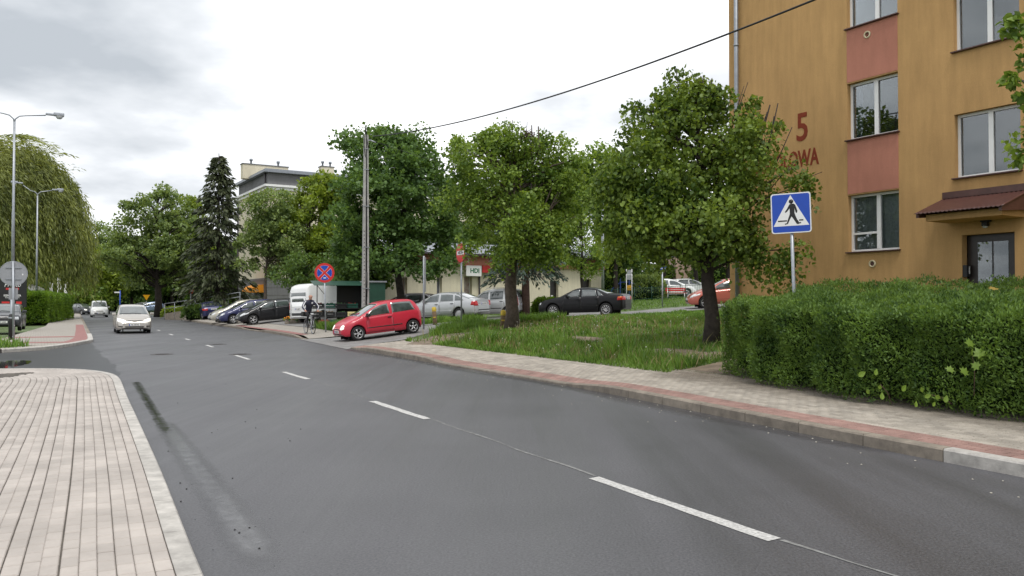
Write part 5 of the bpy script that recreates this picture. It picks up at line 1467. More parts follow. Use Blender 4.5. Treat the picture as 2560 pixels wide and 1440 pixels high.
    def panel(s, lo, hi, kind, off=.006, side=1, n=10, m=5, rim=.012):
        """like patch, with the face carried out close to the rim"""
        lo, hi = np.array(lo, float), np.array(hi, float)
        def samp(p, q): k = np.linspace(0, 1, len(p)); return np.array([np.interp(q, k, p[:, 0]), np.interp(q, k, p[:, 1])])
        us = [0] + list(np.linspace(0, 1, n - 1)) + [1]; vs = [0] + list(np.linspace(0, 1, m - 1)) + [1]
        rows = []
        wid = max(1e-3, np.linalg.norm(samp(lo, 1) - samp(lo, 0))); hei = max(1e-3, np.linalg.norm(samp(hi, .5) - samp(lo, .5)))
        for j, v in enumerate(vs):
            row = []
            for i, u in enumerate(us):
                edge = i in (0, len(us) - 1) or j in (0, len(vs) - 1)
                uu = u if edge else min(max(u, rim / wid), 1 - rim / wid); vv = v if edge else min(max(v, rim / hei), 1 - rim / hei)
                a = samp(lo, uu) * (1 - vv) + samp(hi, uu) * vv
                if kind == 'side': o, d = (a[0], side * 3, a[1]), (0, -side, 0)
                elif kind == 'front': o, d = (6, a[0], a[1]), (-1, 0, 0)
                elif kind == 'rear': o, d = (-6, a[0], a[1]), (1, 0, 0)
                else: o, d = (a[0], a[1], 5), (0, 0, -1)
                row.append(s.cast(o, d, -.004 if edge else off))
            rows.append(row)
        return MB().grid(rows)

def wheel_meshes(R, style, w=.17):
    t = MB().lathe([(R * .66, -w / 2 + .01), (R * .72, -w / 2), (R * .93, -w / 2), (R, -w / 2 + .025), (R, w / 2 - .025), (R * .93, w / 2), (R * .72, w / 2), (R * .66, w / 2 - .01)], 26, 'Y', closed=True).mesh('wheel', M_TYRE)
    r = MB(); y = w / 2 - .012      # outer side is +y
    r.lathe([(R * .70, y + .006), (R * .66, y + .008), (R * .62, y - .004), (R * .60, y - .06)], 26, 'Y')
    if style == 'cap':
        r.lathe([(R * .62, y - .01), (R * .5, y + .004), (R * .3, y + .01), (0, y + .012)], 20, 'Y')
    else:
        nsp = style
        for k in range(nsp):
            a = 2 * math.pi * k / nsp
            c, s_ = math.cos(a), math.sin(a)
            for q in ((0,) if nsp > 6 else (-.16, .16)):
                a2 = a + q * .55; p0 = Vector((math.cos(a + q) * R * .14, y - .004, math.sin(a + q) * R * .14)); p1 = Vector((math.cos(a2) * R * .63, y - .002, math.sin(a2) * R * .63))
                r.tube([p0, p0.lerp(p1, .5) + Vector((0, .006, 0)), p1], [R * .055, R * .05, R * .06], 5)
        r.lathe([(R * .2, y - .02), (R * .17, y + .004), (0, y + .008)], 14, 'Y')
    rim = r.mesh('rim', M_HUBCAP if style == 'cap' else M_ALLOY)
    d = MB().lathe([(R * .6, y - .065), (0, y - .06)], 18, 'Y').mesh('brake_disc', M_UNDER)
    return t, rim, d

def make_car(sp, name, label, cat, loc, heading, col_mat, plate=None, tilt=(0, 0), group=None, lights_on=False, detail=2, driver=False):
    """heading: world angle of the nose; tilt: (nose-up pitch, roll) in radians"""
    c = sp.setdefault('_car', None) or Car(sp); sp['_car'] = c
    root = thing(name, label, cat, loc, group=group)
    root.rotation_euler = Euler((tilt[1], -tilt[0], heading), 'XYZ')
    L, hw = c.L, c.hw
    body = obj('body', c.mb.mesh('body', [col_mat]), root)
    # cabin seen through the glass: floor tub, seats
    x0, x1 = sp['cabin']
    B = lambda name, mb, m, par=root: mb.build(name, m, par)
    # --- glass
    ws0, ws1 = sp['screen']                      # x at the foot and at the head of the windscreen
    def yed(x): return c.section(x)[9][0] - .035
    lo = [(ws0 - (ws0 - ws1) * q, -yed(ws0 - (ws0 - ws1) * q)) for q in np.linspace(0, 1, 7)]; hi = [(a, -b) for a, b in lo]
    B('windscreen', c.panel(lo, hi, 'top', .004, n=9, m=9, rim=.01), M_CGLASS)
    def side_win(xa, xb, sd, lift=.035, head=.80, ka=0.0, kb=0.0):
        # the pane follows the roofline; ka / kb lean the front and rear edges
        lo_, hi_ = [], []
        for q in np.linspace(0, 1, 9):
            x = xa + (xb - xa) * q; lo_.append((x, c.S(x) + lift))
            xh = (xa + ka) + (xb + kb - xa - ka) * q; z = c.S(xh) + (c.Tm(xh) - c.S(xh)) * head
            hi_.append((xh, max(z, c.S(x) + lift + .012)))
        return c.panel(lo_, hi_, 'side', .004, sd, n=10, m=5, rim=.012)
    for sd in (1, -1):
        for w in sp['side']: B('side_window', side_win(w[0], w[1], sd, head=sp.get('head', .80), ka=w[2] if len(w) > 2 else 0, kb=w[3] if len(w) > 3 else 0), M_CGLASS)
    rw = sp.get('rearwin')
    if rw:
        if rw[0] == 'top':
            lo = [(rw[1] + (rw[2] - rw[1]) * q, -yed(rw[1] + (rw[2] - rw[1]) * q)) for q in np.linspace(0, 1, 6)]
            B('rear_window', c.panel(lo, [(a, -b) for a, b in lo], 'top', .004, n=8, m=8, rim=.01), M_CGLASS)
        else:
            z0, z1, y0, y1 = rw[1:]
            B('rear_window', c.panel([(-y0, z0), (y0, z0)], [(-y1, z1), (y1, z1)], 'rear', .004, n=8, m=5, rim=.015), M_CGLASS)
    # --- doors: slightly proud panels with a dark gap round them
    if detail >= 1:
        for sd in (1, -1):
            for (xa, xb) in sp['doors']:
                z0 = sp.get('sill', .21) + .07
                def edge(x): # keep clear of the wheel arches
                    return max(z0, c.zb(x) + .03)
                lo_ = [(xa + (xb - xa) * q, edge(xa + (xb - xa) * q)) for q in np.linspace(0, 1, 9)]; hi_ = [(xa + (xb - xa) * q, c.S(xa + (xb - xa) * q) + .012) for q in np.linspace(0, 1, 9)]
                gap = [(a + (.012 if a > (xa + xb) / 2 else -.012), b - .012) for a, b in lo_]; gp2 = [(a + (.012 if a > (xa + xb) / 2 else -.012), b + .008) for a, b in hi_]
                D = B('door', c.panel(lo_, hi_, 'side', .005, sd, n=9, m=6, rim=.008), col_mat)
                B('door_gap', c.panel(gap, gp2, 'side', .0012, sd, n=9, m=6, rim=.002), M_TRIM, D)
                hx = xa + .14 if sp.get('fwd', 1) else xb - .14
                p_ = c.cast((hx, sd * 3, c.S(hx) - .10), (0, -sd, 0), .014)
                B('handle', MB().box(p_, (.17, .03, .035), bev=.008), M_TRIM if sp.get('blackhandle', True) else col_mat, D)
    # --- lamps
    for sd in (1, -1):
        q = [(y * sd, z) for y, z in sp['hl_lo']]; r_ = [(y * sd, z) for y, z in sp['hl_hi']]
        B('headlight', c.panel(q, r_, 'front', .008, n=8, m=5, rim=.012), M_LENSON if lights_on else M_LENS)
        q = [(y * sd, z) for y, z in sp['tl_lo']]; r_ = [(y * sd, z) for y, z in sp['tl_hi']]
        B('tail_light', c.panel(q, r_, 'rear', .010, n=6, m=6, rim=.012), M_RED)
        if 'tl_side' in sp:
            B('tail_light', c.panel(sp['tl_side'][0], sp['tl_side'][1], 'side', .008, sd, n=6, m=5, rim=.01), M_RED)
            if 'tl_amber' in sp: B('indicator', c.panel(sp['tl_amber'][0], sp['tl_amber'][1], 'side', .011, sd, n=5, m=4, rim=.01), M_AMBER)
        if 'hl_side' in sp: B('headlight', c.panel(sp['hl_side'][0], sp['hl_side'][1], 'side', .007, sd, n=5, m=4, rim=.01), M_LENS)
    # --- grille, bumper trim, mouldings
    for (lo_, hi_, mm, nm) in sp.get('front', ()): B(nm, c.panel(lo_, hi_, 'front', .006, n=8, m=4, rim=.008), mm)
    for (lo_, hi_, mm, nm) in sp.get('rear', ()): B(nm, c.panel(lo_, hi_, 'rear', .007, n=8, m=4, rim=.008), mm)
    for (lo_, hi_, mm, nm) in sp.get('trim', ()):
        for sd in (1, -1): B(nm, c.panel(lo_, hi_, 'side', .011, sd, n=14, m=3, rim=.006), mm or col_mat)
    if 'extra' in sp: sp['extra'](root, c, col_mat, B)
    # number plates front and rear
    for e, key in ((1, 'plate_z'), (-1, 'plate_rz')):
        z = sp.get(key)
        if not z: continue
        p_ = c.cast((e * 6, 0, z), (-e, 0, 0), .012); h = c.bvh.ray_cast(Vector((e * 6, 0, z)), Vector((-e, 0, 0)))
        pl = B('number_plate', MB().box((p_.x, 0, z), (.014, .52, .115), bev=.004), M_PLATE)
        B('country_band', MB().box((p_.x + e * .0075, e * -.235, z), (.002, .045, .105)), M_PLBLUE, pl)
        if plate:
            o = obj('plate_text', text_mesh(plate, .098, M_PLTXT, .001, .002, .92), pl)
            o.matrix_local = Matrix(((0, 0, e, p_.x + e * .0085), (e, 0, 0, e * .022), (0, 1, 0, z - .004), (0, 0, 0, 1)))
    # mirrors
    for sd in (1, -1):
        mx = ws0 - .42 if 'mirror_x' not in sp else sp['mirror_x']; mz = c.S(mx) + .10
        y = c.cast((mx, sd * 3, c.S(mx) - .02), (0, -sd, 0), 0).y
        mo = MB().box((mx, y + sd * .10, mz), (.12, .20, .14), Matrix.Rotation(sd * .18, 3, 'Z'), bev=.035).tube([(mx + .01, y, mz - .06), (mx + .01, y + sd * .06, mz - .04)], .025, 6)
        M_ = B('mirror', mo, col_mat if not sp.get('blackmirror') else M_TRIM)
        B('mirror_glass', MB().box((mx - .064, y + sd * .10, mz), (.004, .15, .10)), M_CHROME, M_)
    # wipers
    if detail >= 2:
        for yy in (.35, -.15):
            p0 = c.cast((ws0 - .03, yy, 5), (0, 0, -1), .012); p1 = c.cast((ws0 - .10, yy - .5, 5), (0, 0, -1), .012)
            B('wiper', MB().tube([p0, (p0 + p1) / 2 + Vector((0, 0, .008)), p1], .009, 5), M_TRIM)
    # underbody and wheels
    B('underbody', MB().box(((c.xf + c.xr) / 2, 0, .30), (c.xf - c.xr - 2 * c.arch - .02, 2 * hw * .86, .2)), M_UNDER)
    t, rim, disc = sp.setdefault('_wh', None) or wheel_meshes(c.R, sp.get('wheel', 5)); sp['_wh'] = (t, rim, disc)
    for x in (c.xf, c.xr):
        for sd in (1, -1):
            wo = obj('wheel', t, root); wo.location = (x, sd * (hw - .105), c.R); wo.rotation_euler = (0, rng.uniform(0, 1), 0 if sd > 0 else math.pi)
            obj('rim', rim, wo); obj('brake_disc', disc, wo)
            a = MB().box((x, sd * (hw - .34), c.R + .1), (2 * c.arch * .98, .02, 2 * c.R + .1)); B('wheel_well', a, M_UNDER)
    return root

# side-view data: x forward from the middle, z up; metres
TWINGO = dict(L=3.43, W=1.63, R=.28, xf=1.10, xr=-1.25, sill=.20, gap=.05, wheel=5, tumble=.27, round_f=.55, tap_f=.24, round_r=.30, tap_r=.10, cabin=(-1.6, .75),
    top=[(-1.715, .72), (-1.69, .88), (-1.62, 1.02), (-1.44, 1.33), (-1.30, 1.40), (-.9, 1.43), (-.3, 1.43), (.05, 1.385), (.30, 1.27), (1.02, .915), (1.35, .80), (1.56, .70), (1.66, .60), (1.715, .48)],
    belt=[(-1.7, .90), (-1.3, .925), (0, .885), (.9, .855), (1.2, .78), (1.5, .68), (1.715, .5)], screen=(.98, .12), head=.84,
    side=[(.78, -.30, -.36, 0.02), (-.40, -1.42, -.02, .14)], rearwin=('rear', 1.02, 1.31, .56, .47), doors=[(-.40, .72)], mirror_x=.66, blackmirror=True,
    hl_lo=[(.40, .50), (.52, .46), (.66, .50)], hl_hi=[(.40, .62), (.52, .67), (.66, .63)], tl_lo=[(.60, .55), (.74, .55)], tl_hi=[(.60, .86), (.72, .86)],
    front=[([(-.36, .475), (.36, .475)], [(-.36, .515), (.36, .515)], M_TRIM, 'grille'), ([(-.42, .27), (.42, .27)], [(-.38, .325), (.38, .325)], M_TRIM, 'lower_grille')],
    trim=[([(-.78, .43), (.70, .43)], [(-.78, .475), (.70, .475)], M_TRIM, 'side_moulding')], plate_z=.40, plate_rz=.62, zf=.20)
def saloon_front(z, w, mm): return ([(-w, z - .05), (w, z - .05)], [(-w, z + .05), (w, z + .05)], mm, 'grille')
HONDA = dict(L=4.39, W=1.69, R=.295, xf=1.32, xr=-1.13, sill=.20, wheel=7, tumble=.26, round_f=.6, tap_f=.22, cabin=(-1.7, 1.1),
    top=[(-2.195, .80), (-2.16, 1.00), (-2.0, 1.06), (-1.55, 1.10), (-.95, 1.42), (-.4, 1.50), (.2, 1.49), (.55, 1.41), (1.42, .98), (1.75, .88), (2.0, .76), (2.12, .66), (2.195, .50)],
    belt=[(-2.2, .95), (-1, .96), (0, .93), (1.2, .90), (1.6, .82), (2.0, .68), (2.195, .52)], screen=(1.40, .52), side=[(1.05, .02, -.45, 0), (-.08, -1.0, 0, .1)], rearwin=('top', -1.5, -.92), doors=[(.0, 1.0), (-.98, -.04)],
    hl_lo=[(.42, .60), (.60, .57), (.80, .62)], hl_hi=[(.46, .70), (.60, .76), (.80, .80)], tl_lo=[(.55, .72), (.80, .72)], tl_hi=[(.55, .92), (.78, .92)],
    front=[([(-.42, .665), (0, .60), (.42, .665)], [(-.42, .70), (0, .685), (.42, .70)], M_TRIM, 'grille'), ([(-.36, .655), (0, .632), (.36, .655)], [(-.36, .672), (0, .65), (.36, .672)], M_CHROME, 'grille_bar'),
           ([(-.38, .275), (.38, .275)], [(-.48, .385), (.48, .385)], M_TRIM, 'lower_grille'), ([(.56, .33), (.76, .35)], [(.54, .39), (.76, .41)], M_TRIM, 'fog_recess'), ([(-.76, .35), (-.56, .33)], [(-.76, .41), (-.54, .39)], M_TRIM, 'fog_recess')],
    plate_z=.455, plate_rz=.75, zf=.19, blackhandle=False)
PEUGEOT = dict(L=4.03, W=1.72, R=.31, xf=1.18, xr=-1.36, sill=.20, wheel=5, tumble=.26, round_f=.6, tap_f=.26, cabin=(-1.6, 1.0),
    top=[(-2.015, .62), (-1.98, .86), (-1.86, 1.02), (-1.62, 1.34), (-1.45, 1.42), (-.9, 1.47), (-.3, 1.475), (.15, 1.42), (1.15, .98), (1.5, .86), (1.8, .72), (1.95, .58), (2.015, .45)],
    belt=[(-2.0, 1.0), (-1.3, 1.0), (0, .93), (1.0, .87), (1.4, .78), (1.8, .64), (2.015, .46)], screen=(1.12, .18), head=.80, side=[(.92, -.18, -.5, 0), (-.27, -1.18, 0, .05)], rearwin=('rear', 1.06, 1.34, .56, .46), doors=[(-.22, .85), (-1.12, -.26)],
    hl_lo=[(.48, .60), (.62, .56), (.76, .60)], hl_hi=[(.50, .68), (.64, .76), (.76, .78)], hl_side=([(1.45, .70), (1.85, .60)], [(1.40, .80), (1.80, .68)]), tl_lo=[(.62, .72), (.80, .72)], tl_hi=[(.60, .95), (.76, .95)],
    tl_side=([(-1.94, .80), (-1.62, .86)], [(-1.90, .96), (-1.60, .95)]), front=[([(-.40, .28), (.40, .28)], [(-.46, .46), (.46, .46)], M_TRIM, 'grille')], trim=[([(-1.1, .46), (.85, .44)], [(-1.1, .475), (.85, .455)], M_TRIM, 'side_moulding')], plate_z=.50, plate_rz=.60, blackhandle=False)
COMPACT = dict(L=4.2, W=1.75, R=.305, xf=1.25, xr=-1.33, sill=.20, wheel=6, tumble=.27, round_f=.6, tap_f=.22, cabin=(-1.8, 1.0),
    top=[(-2.1, .65), (-2.06, .90), (-1.92, 1.05), (-1.66, 1.33), (-1.45, 1.42), (-.8, 1.47), (-.2, 1.47), (.2, 1.40), (1.15, .98), (1.6, .87), (1.9, .73), (2.04, .58), (2.1, .46)],
    belt=[(-2.1, .98), (-1.3, .98), (0, .93), (1.0, .88), (1.5, .79), (1.9, .64), (2.1, .48)], screen=(1.12, .2), side=[(.92, -.18, -.5, 0), (-.27, -1.22, 0, .05), (-1.3, -1.62, 0, .08)], rearwin=('rear', 1.06, 1.34, .58, .48), doors=[(-.22, .86), (-1.15, -.26)],
    hl_lo=[(.46, .60), (.62, .58), (.78, .62)], hl_hi=[(.48, .70), (.64, .75), (.78, .76)], tl_lo=[(.62, .70), (.80, .70)], tl_hi=[(.60, .98), (.78, .98)], front=[saloon_front(.66, .36, M_TRIM), ([(-.5, .28), (.5, .28)], [(-.5, .40), (.5, .40)], M_TRIM, 'lower_grille')], plate_z=.48, plate_rz=.62, blackhandle=False)
VECTRA = dict(L=4.48, W=1.71, R=.30, xf=1.40, xr=-1.24, sill=.20, wheel='cap', tumble=.28, round_f=.6, tap_f=.22, cabin=(-1.9, 1.1),
    top=[(-2.24, .70), (-2.21, .92), (-2.12, 1.00), (-1.95, 1.02), (-1.80, 1.045), (-.95, 1.36), (-.5, 1.42), (.05, 1.42), (.4, 1.35), (1.22, .97), (1.7, .88), (2.05, .76), (2.18, .62), (2.24, .48)],
    belt=[(-2.2, .93), (-1, .94), (0, .92), (1.1, .90), (1.6, .81), (2.05, .66), (2.24, .5)], screen=(1.20, .40), side=[(.95, -.02, -.5, 0), (-.12, -.92, 0, .06), (-1.0, -1.55, .04, .34)], rearwin=('top', -1.75, -.98), doors=[(-.06, .92), (-1.0, -.1)],
    hl_lo=[(.42, .60), (.62, .58), (.78, .62)], hl_hi=[(.42, .71), (.62, .74), (.78, .75)], tl_lo=[(.55, .68), (.83, .68)], tl_hi=[(.58, .93), (.78, .93)], tl_side=([(-2.2, .72), (-1.94, .72)], [(-2.18, .92), (-2.0, .92)]),
    front=[saloon_front(.66, .34, M_TRIM)], rear=[([(-.80, .44), (.80, .44)], [(-.80, .50), (.80, .50)], M_TRIM, 'bumper_strip')], trim=[([(-1.0, .46), (1.0, .46)], [(-1.0, .50), (1.0, .50)], None, 'side_moulding')], plate_z=.46, plate_rz=.78)
BMW = dict(L=4.47, W=1.74, R=.315, xf=1.40, xr=-1.32, sill=.19, wheel=10, tumble=.27, round_f=.5, tap_f=.18, cabin=(-1.8, 1.0),
    top=[(-2.235, .74), (-2.21, .96), (-2.1, 1.035), (-1.55, 1.065), (-1.40, 1.09), (-.85, 1.34), (-.45, 1.405), (.05, 1.41), (.35, 1.34), (1.05, 1.00), (1.6, .92), (2.0, .82), (2.17, .72), (2.235, .55)],
    belt=[(-2.2, .95), (-1, .95), (0, .93), (1.0, .92), (1.6, .86), (2.0, .74), (2.235, .56)], screen=(1.04, .35), side=[(.80, .0, -.44, 0), (-.10, -.90, 0, .10), (-.96, -1.22, .08, .30)], rearwin=('top', -1.38, -.88), doors=[(-.06, .86), (-.98, -.1)],
    hl_lo=[(.34, .62), (.56, .60), (.80, .62)], hl_hi=[(.34, .72), (.56, .73), (.80, .74)], tl_lo=[(.46, .74), (.84, .74)], tl_hi=[(.46, .92), (.80, .92)], tl_side=([(-2.2, .74), (-1.9, .74)], [(-2.18, .92), (-1.94, .92)]), tl_amber=([(-2.16, .85), (-1.95, .85)], [(-2.16, .915), (-1.95, .915)]),
    front=[([(-.26, .62), (-.03, .62)], [(-.26, .74), (-.03, .74)], M_CHROME, 'grille'), ([(.03, .62), (.26, .62)], [(.03, .74), (.26, .74)], M_CHROME, 'grille')], rear=[([(-.80, .52), (.80, .52)], [(-.80, .56), (.80, .56)], M_TRIM, 'bumper_strip')],
    trim=[([(-.95, .50), (1.0, .50)], [(-.95, .535), (1.0, .535)], None, 'side_moulding')], plate_z=.42, plate_rz=.83, blackhandle=False)
PANDA = dict(L=3.54, W=1.60, R=.28, xf=1.12, xr=-1.18, sill=.21, wheel='cap', tumble=.16, round_f=.45, tap_f=.20, cabin=(-1.6, 1.0),
    top=[(-1.77, .62), (-1.75, .95), (-1.70, 1.10), (-1.60, 1.46), (-1.45, 1.53), (-.8, 1.56), (-.1, 1.55), (.25, 1.47), (.95, 1.03), (1.35, .94), (1.62, .82), (1.72, .66), (1.77, .5)],
    belt=[(-1.77, 1.0), (-.8, .97), (0, .93), (.8, .91), (1.3, .86), (1.6, .72), (1.77, .55)], screen=(.94, .28), side=[(.80, -.05, -.42, 0), (-.15, -.92, 0, 0), (-1.02, -1.48, 0, 0)], rearwin=('rear', 1.08, 1.44, .56, .50), doors=[(-.09, .76), (-.96, -.13)],
    hl_lo=[(.40, .62), (.68, .62)], hl_hi=[(.40, .80), (.66, .82)], tl_lo=[(.60, .62), (.74, .62)], tl_hi=[(.60, 1.3), (.70, 1.3)], front=[saloon_front(.66, .30, M_TRIM)], trim=[([(-.95, .48), (.75, .48)], [(-.95, .53), (.75, .53)], M_TRIM, 'side_moulding')], plate_z=.46, plate_rz=.70)
def rails(root, c, cm, B):
    for sd in (1, -1):
        y = sd * (c.section(0)[9][0] - .08); B('roof_rail', MB().tube([(-1.2, y, 1.545), (-1.15, y, 1.60), (0, y, 1.62), (.1, y, 1.60), (.15, y, 1.53)], .015, 6), M_CHROME)
PANDA['extra'] = rails
GOLF = dict(COMPACT); GOLF.update(L=4.02, W=1.70, hl_lo=[(.40, .60), (.76, .60)], hl_hi=[(.40, .74), (.74, .76)], front=[([(-.40, .60), (.40, .60)], [(-.40, .74), (.40, .74)], M_TRIM, 'grille'), ([(-.7, .26), (.7, .26)], [(-.7, .38), (.7, .38)], M_TRIM, 'lower_grille')], tap_f=.12, round_f=.35, top=[(-2.01, .65), (-1.97, .95), (-1.80, 1.05), (-1.60, 1.33), (-1.4, 1.40), (-.8, 1.43), (-.2, 1.43), (.2, 1.37), (.95, .98), (1.4, .92), (1.85, .82), (1.97, .70), (2.01, .5)], belt=[(-2.01, .95), (-1.3, .95), (0, .92), (.9, .90), (1.4, .85), (1.85, .74), (2.01, .55)], screen=(.93, .2), xf=1.2, xr=-1.27)
BERLINGO = dict(L=4.12, W=1.72, R=.30, xf=1.22, xr=-1.47, sill=.24, wheel='cap', tumble=.12, round_f=.45, tap_f=.18, cabin=(-1.8, 1.2),
    top=[(-2.06, .70), (-2.05, 1.6), (-1.95, 1.78), (-1.6, 1.82), (-.2, 1.82), (.35, 1.74), (1.15, 1.12), (1.6, 1.02), (1.9, .88), (2.02, .70), (2.06, .52)],
    belt=[(-2.06, 1.05), (0, 1.02), (1.0, 1.0), (1.5, .94), (1.9, .78), (2.06, .56)], screen=(1.12, .36), head=.74, side=[(.98, .0, -.5, 0), (-.10, -1.0, 0, 0)], rearwin=('rear', 1.15, 1.6, .6, .56), doors=[(-.05, .92)],
    hl_lo=[(.46, .64), (.76, .64)], hl_hi=[(.46, .82), (.74, .86)], tl_lo=[(.70, .7), (.80, .7)], tl_hi=[(.70, 1.2), (.78, 1.2)], front=[saloon_front(.68, .36, M_TRIM), ([(-.78, .26), (.78, .26)], [(-.78, .52), (.78, .52)], M_TRIM, 'bumper')], plate_z=.44, plate_rz=.75)
VAN = dict(L=5.0, W=1.95, R=.33, xf=1.55, xr=-1.45, sill=.28, wheel='cap', tumble=.10, round_f=.5, tap_f=.18, cabin=(-2.3, 1.5),
    top=[(-2.5, .7), (-2.48, 1.75), (-2.36, 2.15), (-2.0, 2.28), (.3, 2.28), (.75, 2.1), (1.45, 1.3), (1.95, 1.12), (2.3, .95), (2.46, .75), (2.5, .55)],
    belt=[(-2.5, 1.2), (0, 1.2), (1.3, 1.15), (1.9, 1.02), (2.3, .8), (2.5, .6)], screen=(1.40, .75), head=.7, side=[(1.2, .45, -.4, 0)], rearwin=('rear', 1.25, 1.8, .72, .68), doors=[(.4, 1.25), (-1.0, .35)],
    hl_lo=[(.55, .75), (.85, .75)], hl_hi=[(.55, .95), (.82, .98)], tl_lo=[(.80, .8), (.93, .8)], tl_hi=[(.80, 1.25), (.90, 1.25)], front=[saloon_front(.8, .45, M_TRIM)], rear=[([(-.85, .34), (.85, .34)], [(-.85, .62), (.85, .62)], M_TRIM, 'bumper')], plate_z=.5, plate_rz=.85)

P_RED = paint('red', (.47, .022, .045)); P_CHAMP = paint('champagne', (.50, .47, .43), .55, .3); P_BLACK = paint('black', (.006, .006, .007), coat=.12); P_BLACK2 = paint('anthracite', (.013, .013, .015), .0, coat=.18)
P_SILVER = paint('silver', (.47, .48, .49), .5, .3); P_SILVER2 = paint('pale_silver', (.52, .53, .53), .45, .3); P_BLUE = paint('navy', (.018, .022, .085), .2); P_BEIGE = paint('beige', (.40, .38, .32), .4)
P_WHITE = paint('white', (.74, .75, .75)); P_ORANGE = paint('coral', (.44, .12, .09), .2); P_DGREY = paint('dark_grey', (.035, .037, .042), .2); P_LBLUE = paint('light_blue', (.20, .26, .38), .4); P_BROWN = paint('brown_grey', (.06, .055, .055), .3)
AN = math.atan2(TD.y, TD.x)          # heading of +t
AS = math.atan2(SD.y, SD.x)          # heading of +s
def stand(px, Y, dz=0.0):
    g = on_ground(px, Y); s, t = ST(g.x, g.y); g.z += dz; return g
def slope(g, heading):
    d = Vector((math.cos(heading), math.sin(heading)))
    e = 1.2; a = ground(g.x + d.x * e, g.y + d.y * e); b = ground(g.x - d.x * e, g.y - d.y * e); n = Vector((-d.y, d.x)); l_ = ground(g.x + n.x * .7, g.y + n.y * .7); r_ = ground(g.x - n.x * .7, g.y - n.y * .7)
    g.z = max(g.z, (a + b) / 2)
    return math.atan2(a - b, 2 * e), math.atan2(l_ - r_, 1.4)
def park(sp, name, label, cat, px, Y, heading, m, plate=None, dz=.016, flat=False, **kw):
    g = stand(px, Y); t_ = (0, 0) if flat else slope(g, heading); g.z += dz
    return make_car(sp, name, label, cat, g, heading, m, plate, t_, **kw)
park(TWINGO, 'hatchback_car', 'small red three door hatchback turning out of the lane', 'car', 946, 33.6, AN + math.pi, P_RED, 'RK 42229', lights_on=True)
park(HONDA, 'saloon_car', 'champagne silver saloon driving along the road', 'car', 330, 44.6, AS + math.pi - .03, P_CHAMP, 'RK 58745', dz=.002, flat=True, lights_on=True)
park(PEUGEOT, 'hatchback_car', 'black five door hatchback parked nose to the pavement', 'car', 674, 53.0, AN + math.pi, P_BLACK2, 'RK 7612A')
park(COMPACT, 'hatchback_car', 'navy blue hatchback parked behind the black one', 'car', 625, 56.6, AN + math.pi, P_BLUE)
park(COMPACT, 'hatchback_car', 'beige hatchback parked third in the row', 'car', 600, 59.6, AN + math.pi, P_BEIGE)
park(VECTRA, 'hatchback_car', 'silver five door car with red tail lamps beyond the lane', 'car', 1118, 42.6, math.radians(152), P_SILVER, 'RK 4713N')
park(PANDA, 'hatchback_car', 'tall silver hatchback with roof rails behind the stout lime', 'car', 1232, 45.5, math.radians(160), P_SILVER2, 'RK 1186E')
park(COMPACT, 'hatchback_car', 'dark brown car peeping over the silver ones', 'car', 1020, 50.0, math.radians(160), P_BROWN, detail=1)
park(BMW, 'saloon_car', 'black saloon parked on the lane behind the grass bank', 'car', 1463, 41.0, math.radians(157), P_BLACK, 'RK 30LW')
park(PEUGEOT, 'hatchback_car', 'coral red car half hidden by the lime trunk and ochre wall', 'car', 1815, 43.0, math.radians(176), P_ORANGE)
park(BERLINGO, 'small_van', 'small white van with black bumper coming down the road', 'van', 248, 92.0, AS + math.pi - .02, P_WHITE, 'RK 9921', dz=.002, flat=True, detail=1)
park(COMPACT, 'hatchback_car', 'dark car following the small white van', 'car', 207, 112.0, AS + math.pi + .45, P_DGREY, dz=.002, flat=True, detail=1, lights_on=True)
park(VAN, 'van', 'black van parked down the street by the trees', 'van', 193, 132.0, AS + .7, P_BLACK, flat=True, detail=1)
park(VECTRA, 'saloon_car', 'black car with red lamps parked beside the end of the pavement', 'car', 172, 118.0, AS + .6, P_BLACK, flat=True, detail=1)
park(BERLINGO, 'small_van', 'pale roofed van following behind the dark car', 'van', 226, 135.0, AS + math.pi, P_DGREY, flat=True, detail=1)
park(COMPACT, 'hatchback_car', 'light blue car parked beyond the give way sign', 'car', 372, 118.0, AN + math.pi, P_LBLUE, detail=1)
park(COMPACT, 'hatchback_car', 'silver car beside the light blue one beyond the road', 'car', 345, 124.0, AN + math.pi - .4, P_SILVER, detail=1)
park(GOLF, 'hatchback_car', 'dark grey hatchback parked facing the side street', 'car', 14, 44.0, math.radians(-63), P_DGREY, 'RZ 0446', flat=True)
park(BMW, 'saloon_car', 'dark blue saloon seen from behind under the spruce', 'car', 527, 70.0, math.radians(118), P_BLUE, 'RK 221U', detail=1)
park(VAN, 'van', 'white delivery van beside the market stall', 'van', 832, 49.5, math.radians(52), P_WHITE, 'RK 553F')
park(COMPACT, 'hatchback_car', 'white car behind the trees at the playground', 'car', 1672, 66.0, math.radians(10), P_WHITE, detail=1)
park(COMPACT, 'hatchback_car', 'second white car farther along behind the playground', 'car', 1722, 70.0, math.radians(8), P_WHITE, detail=1)
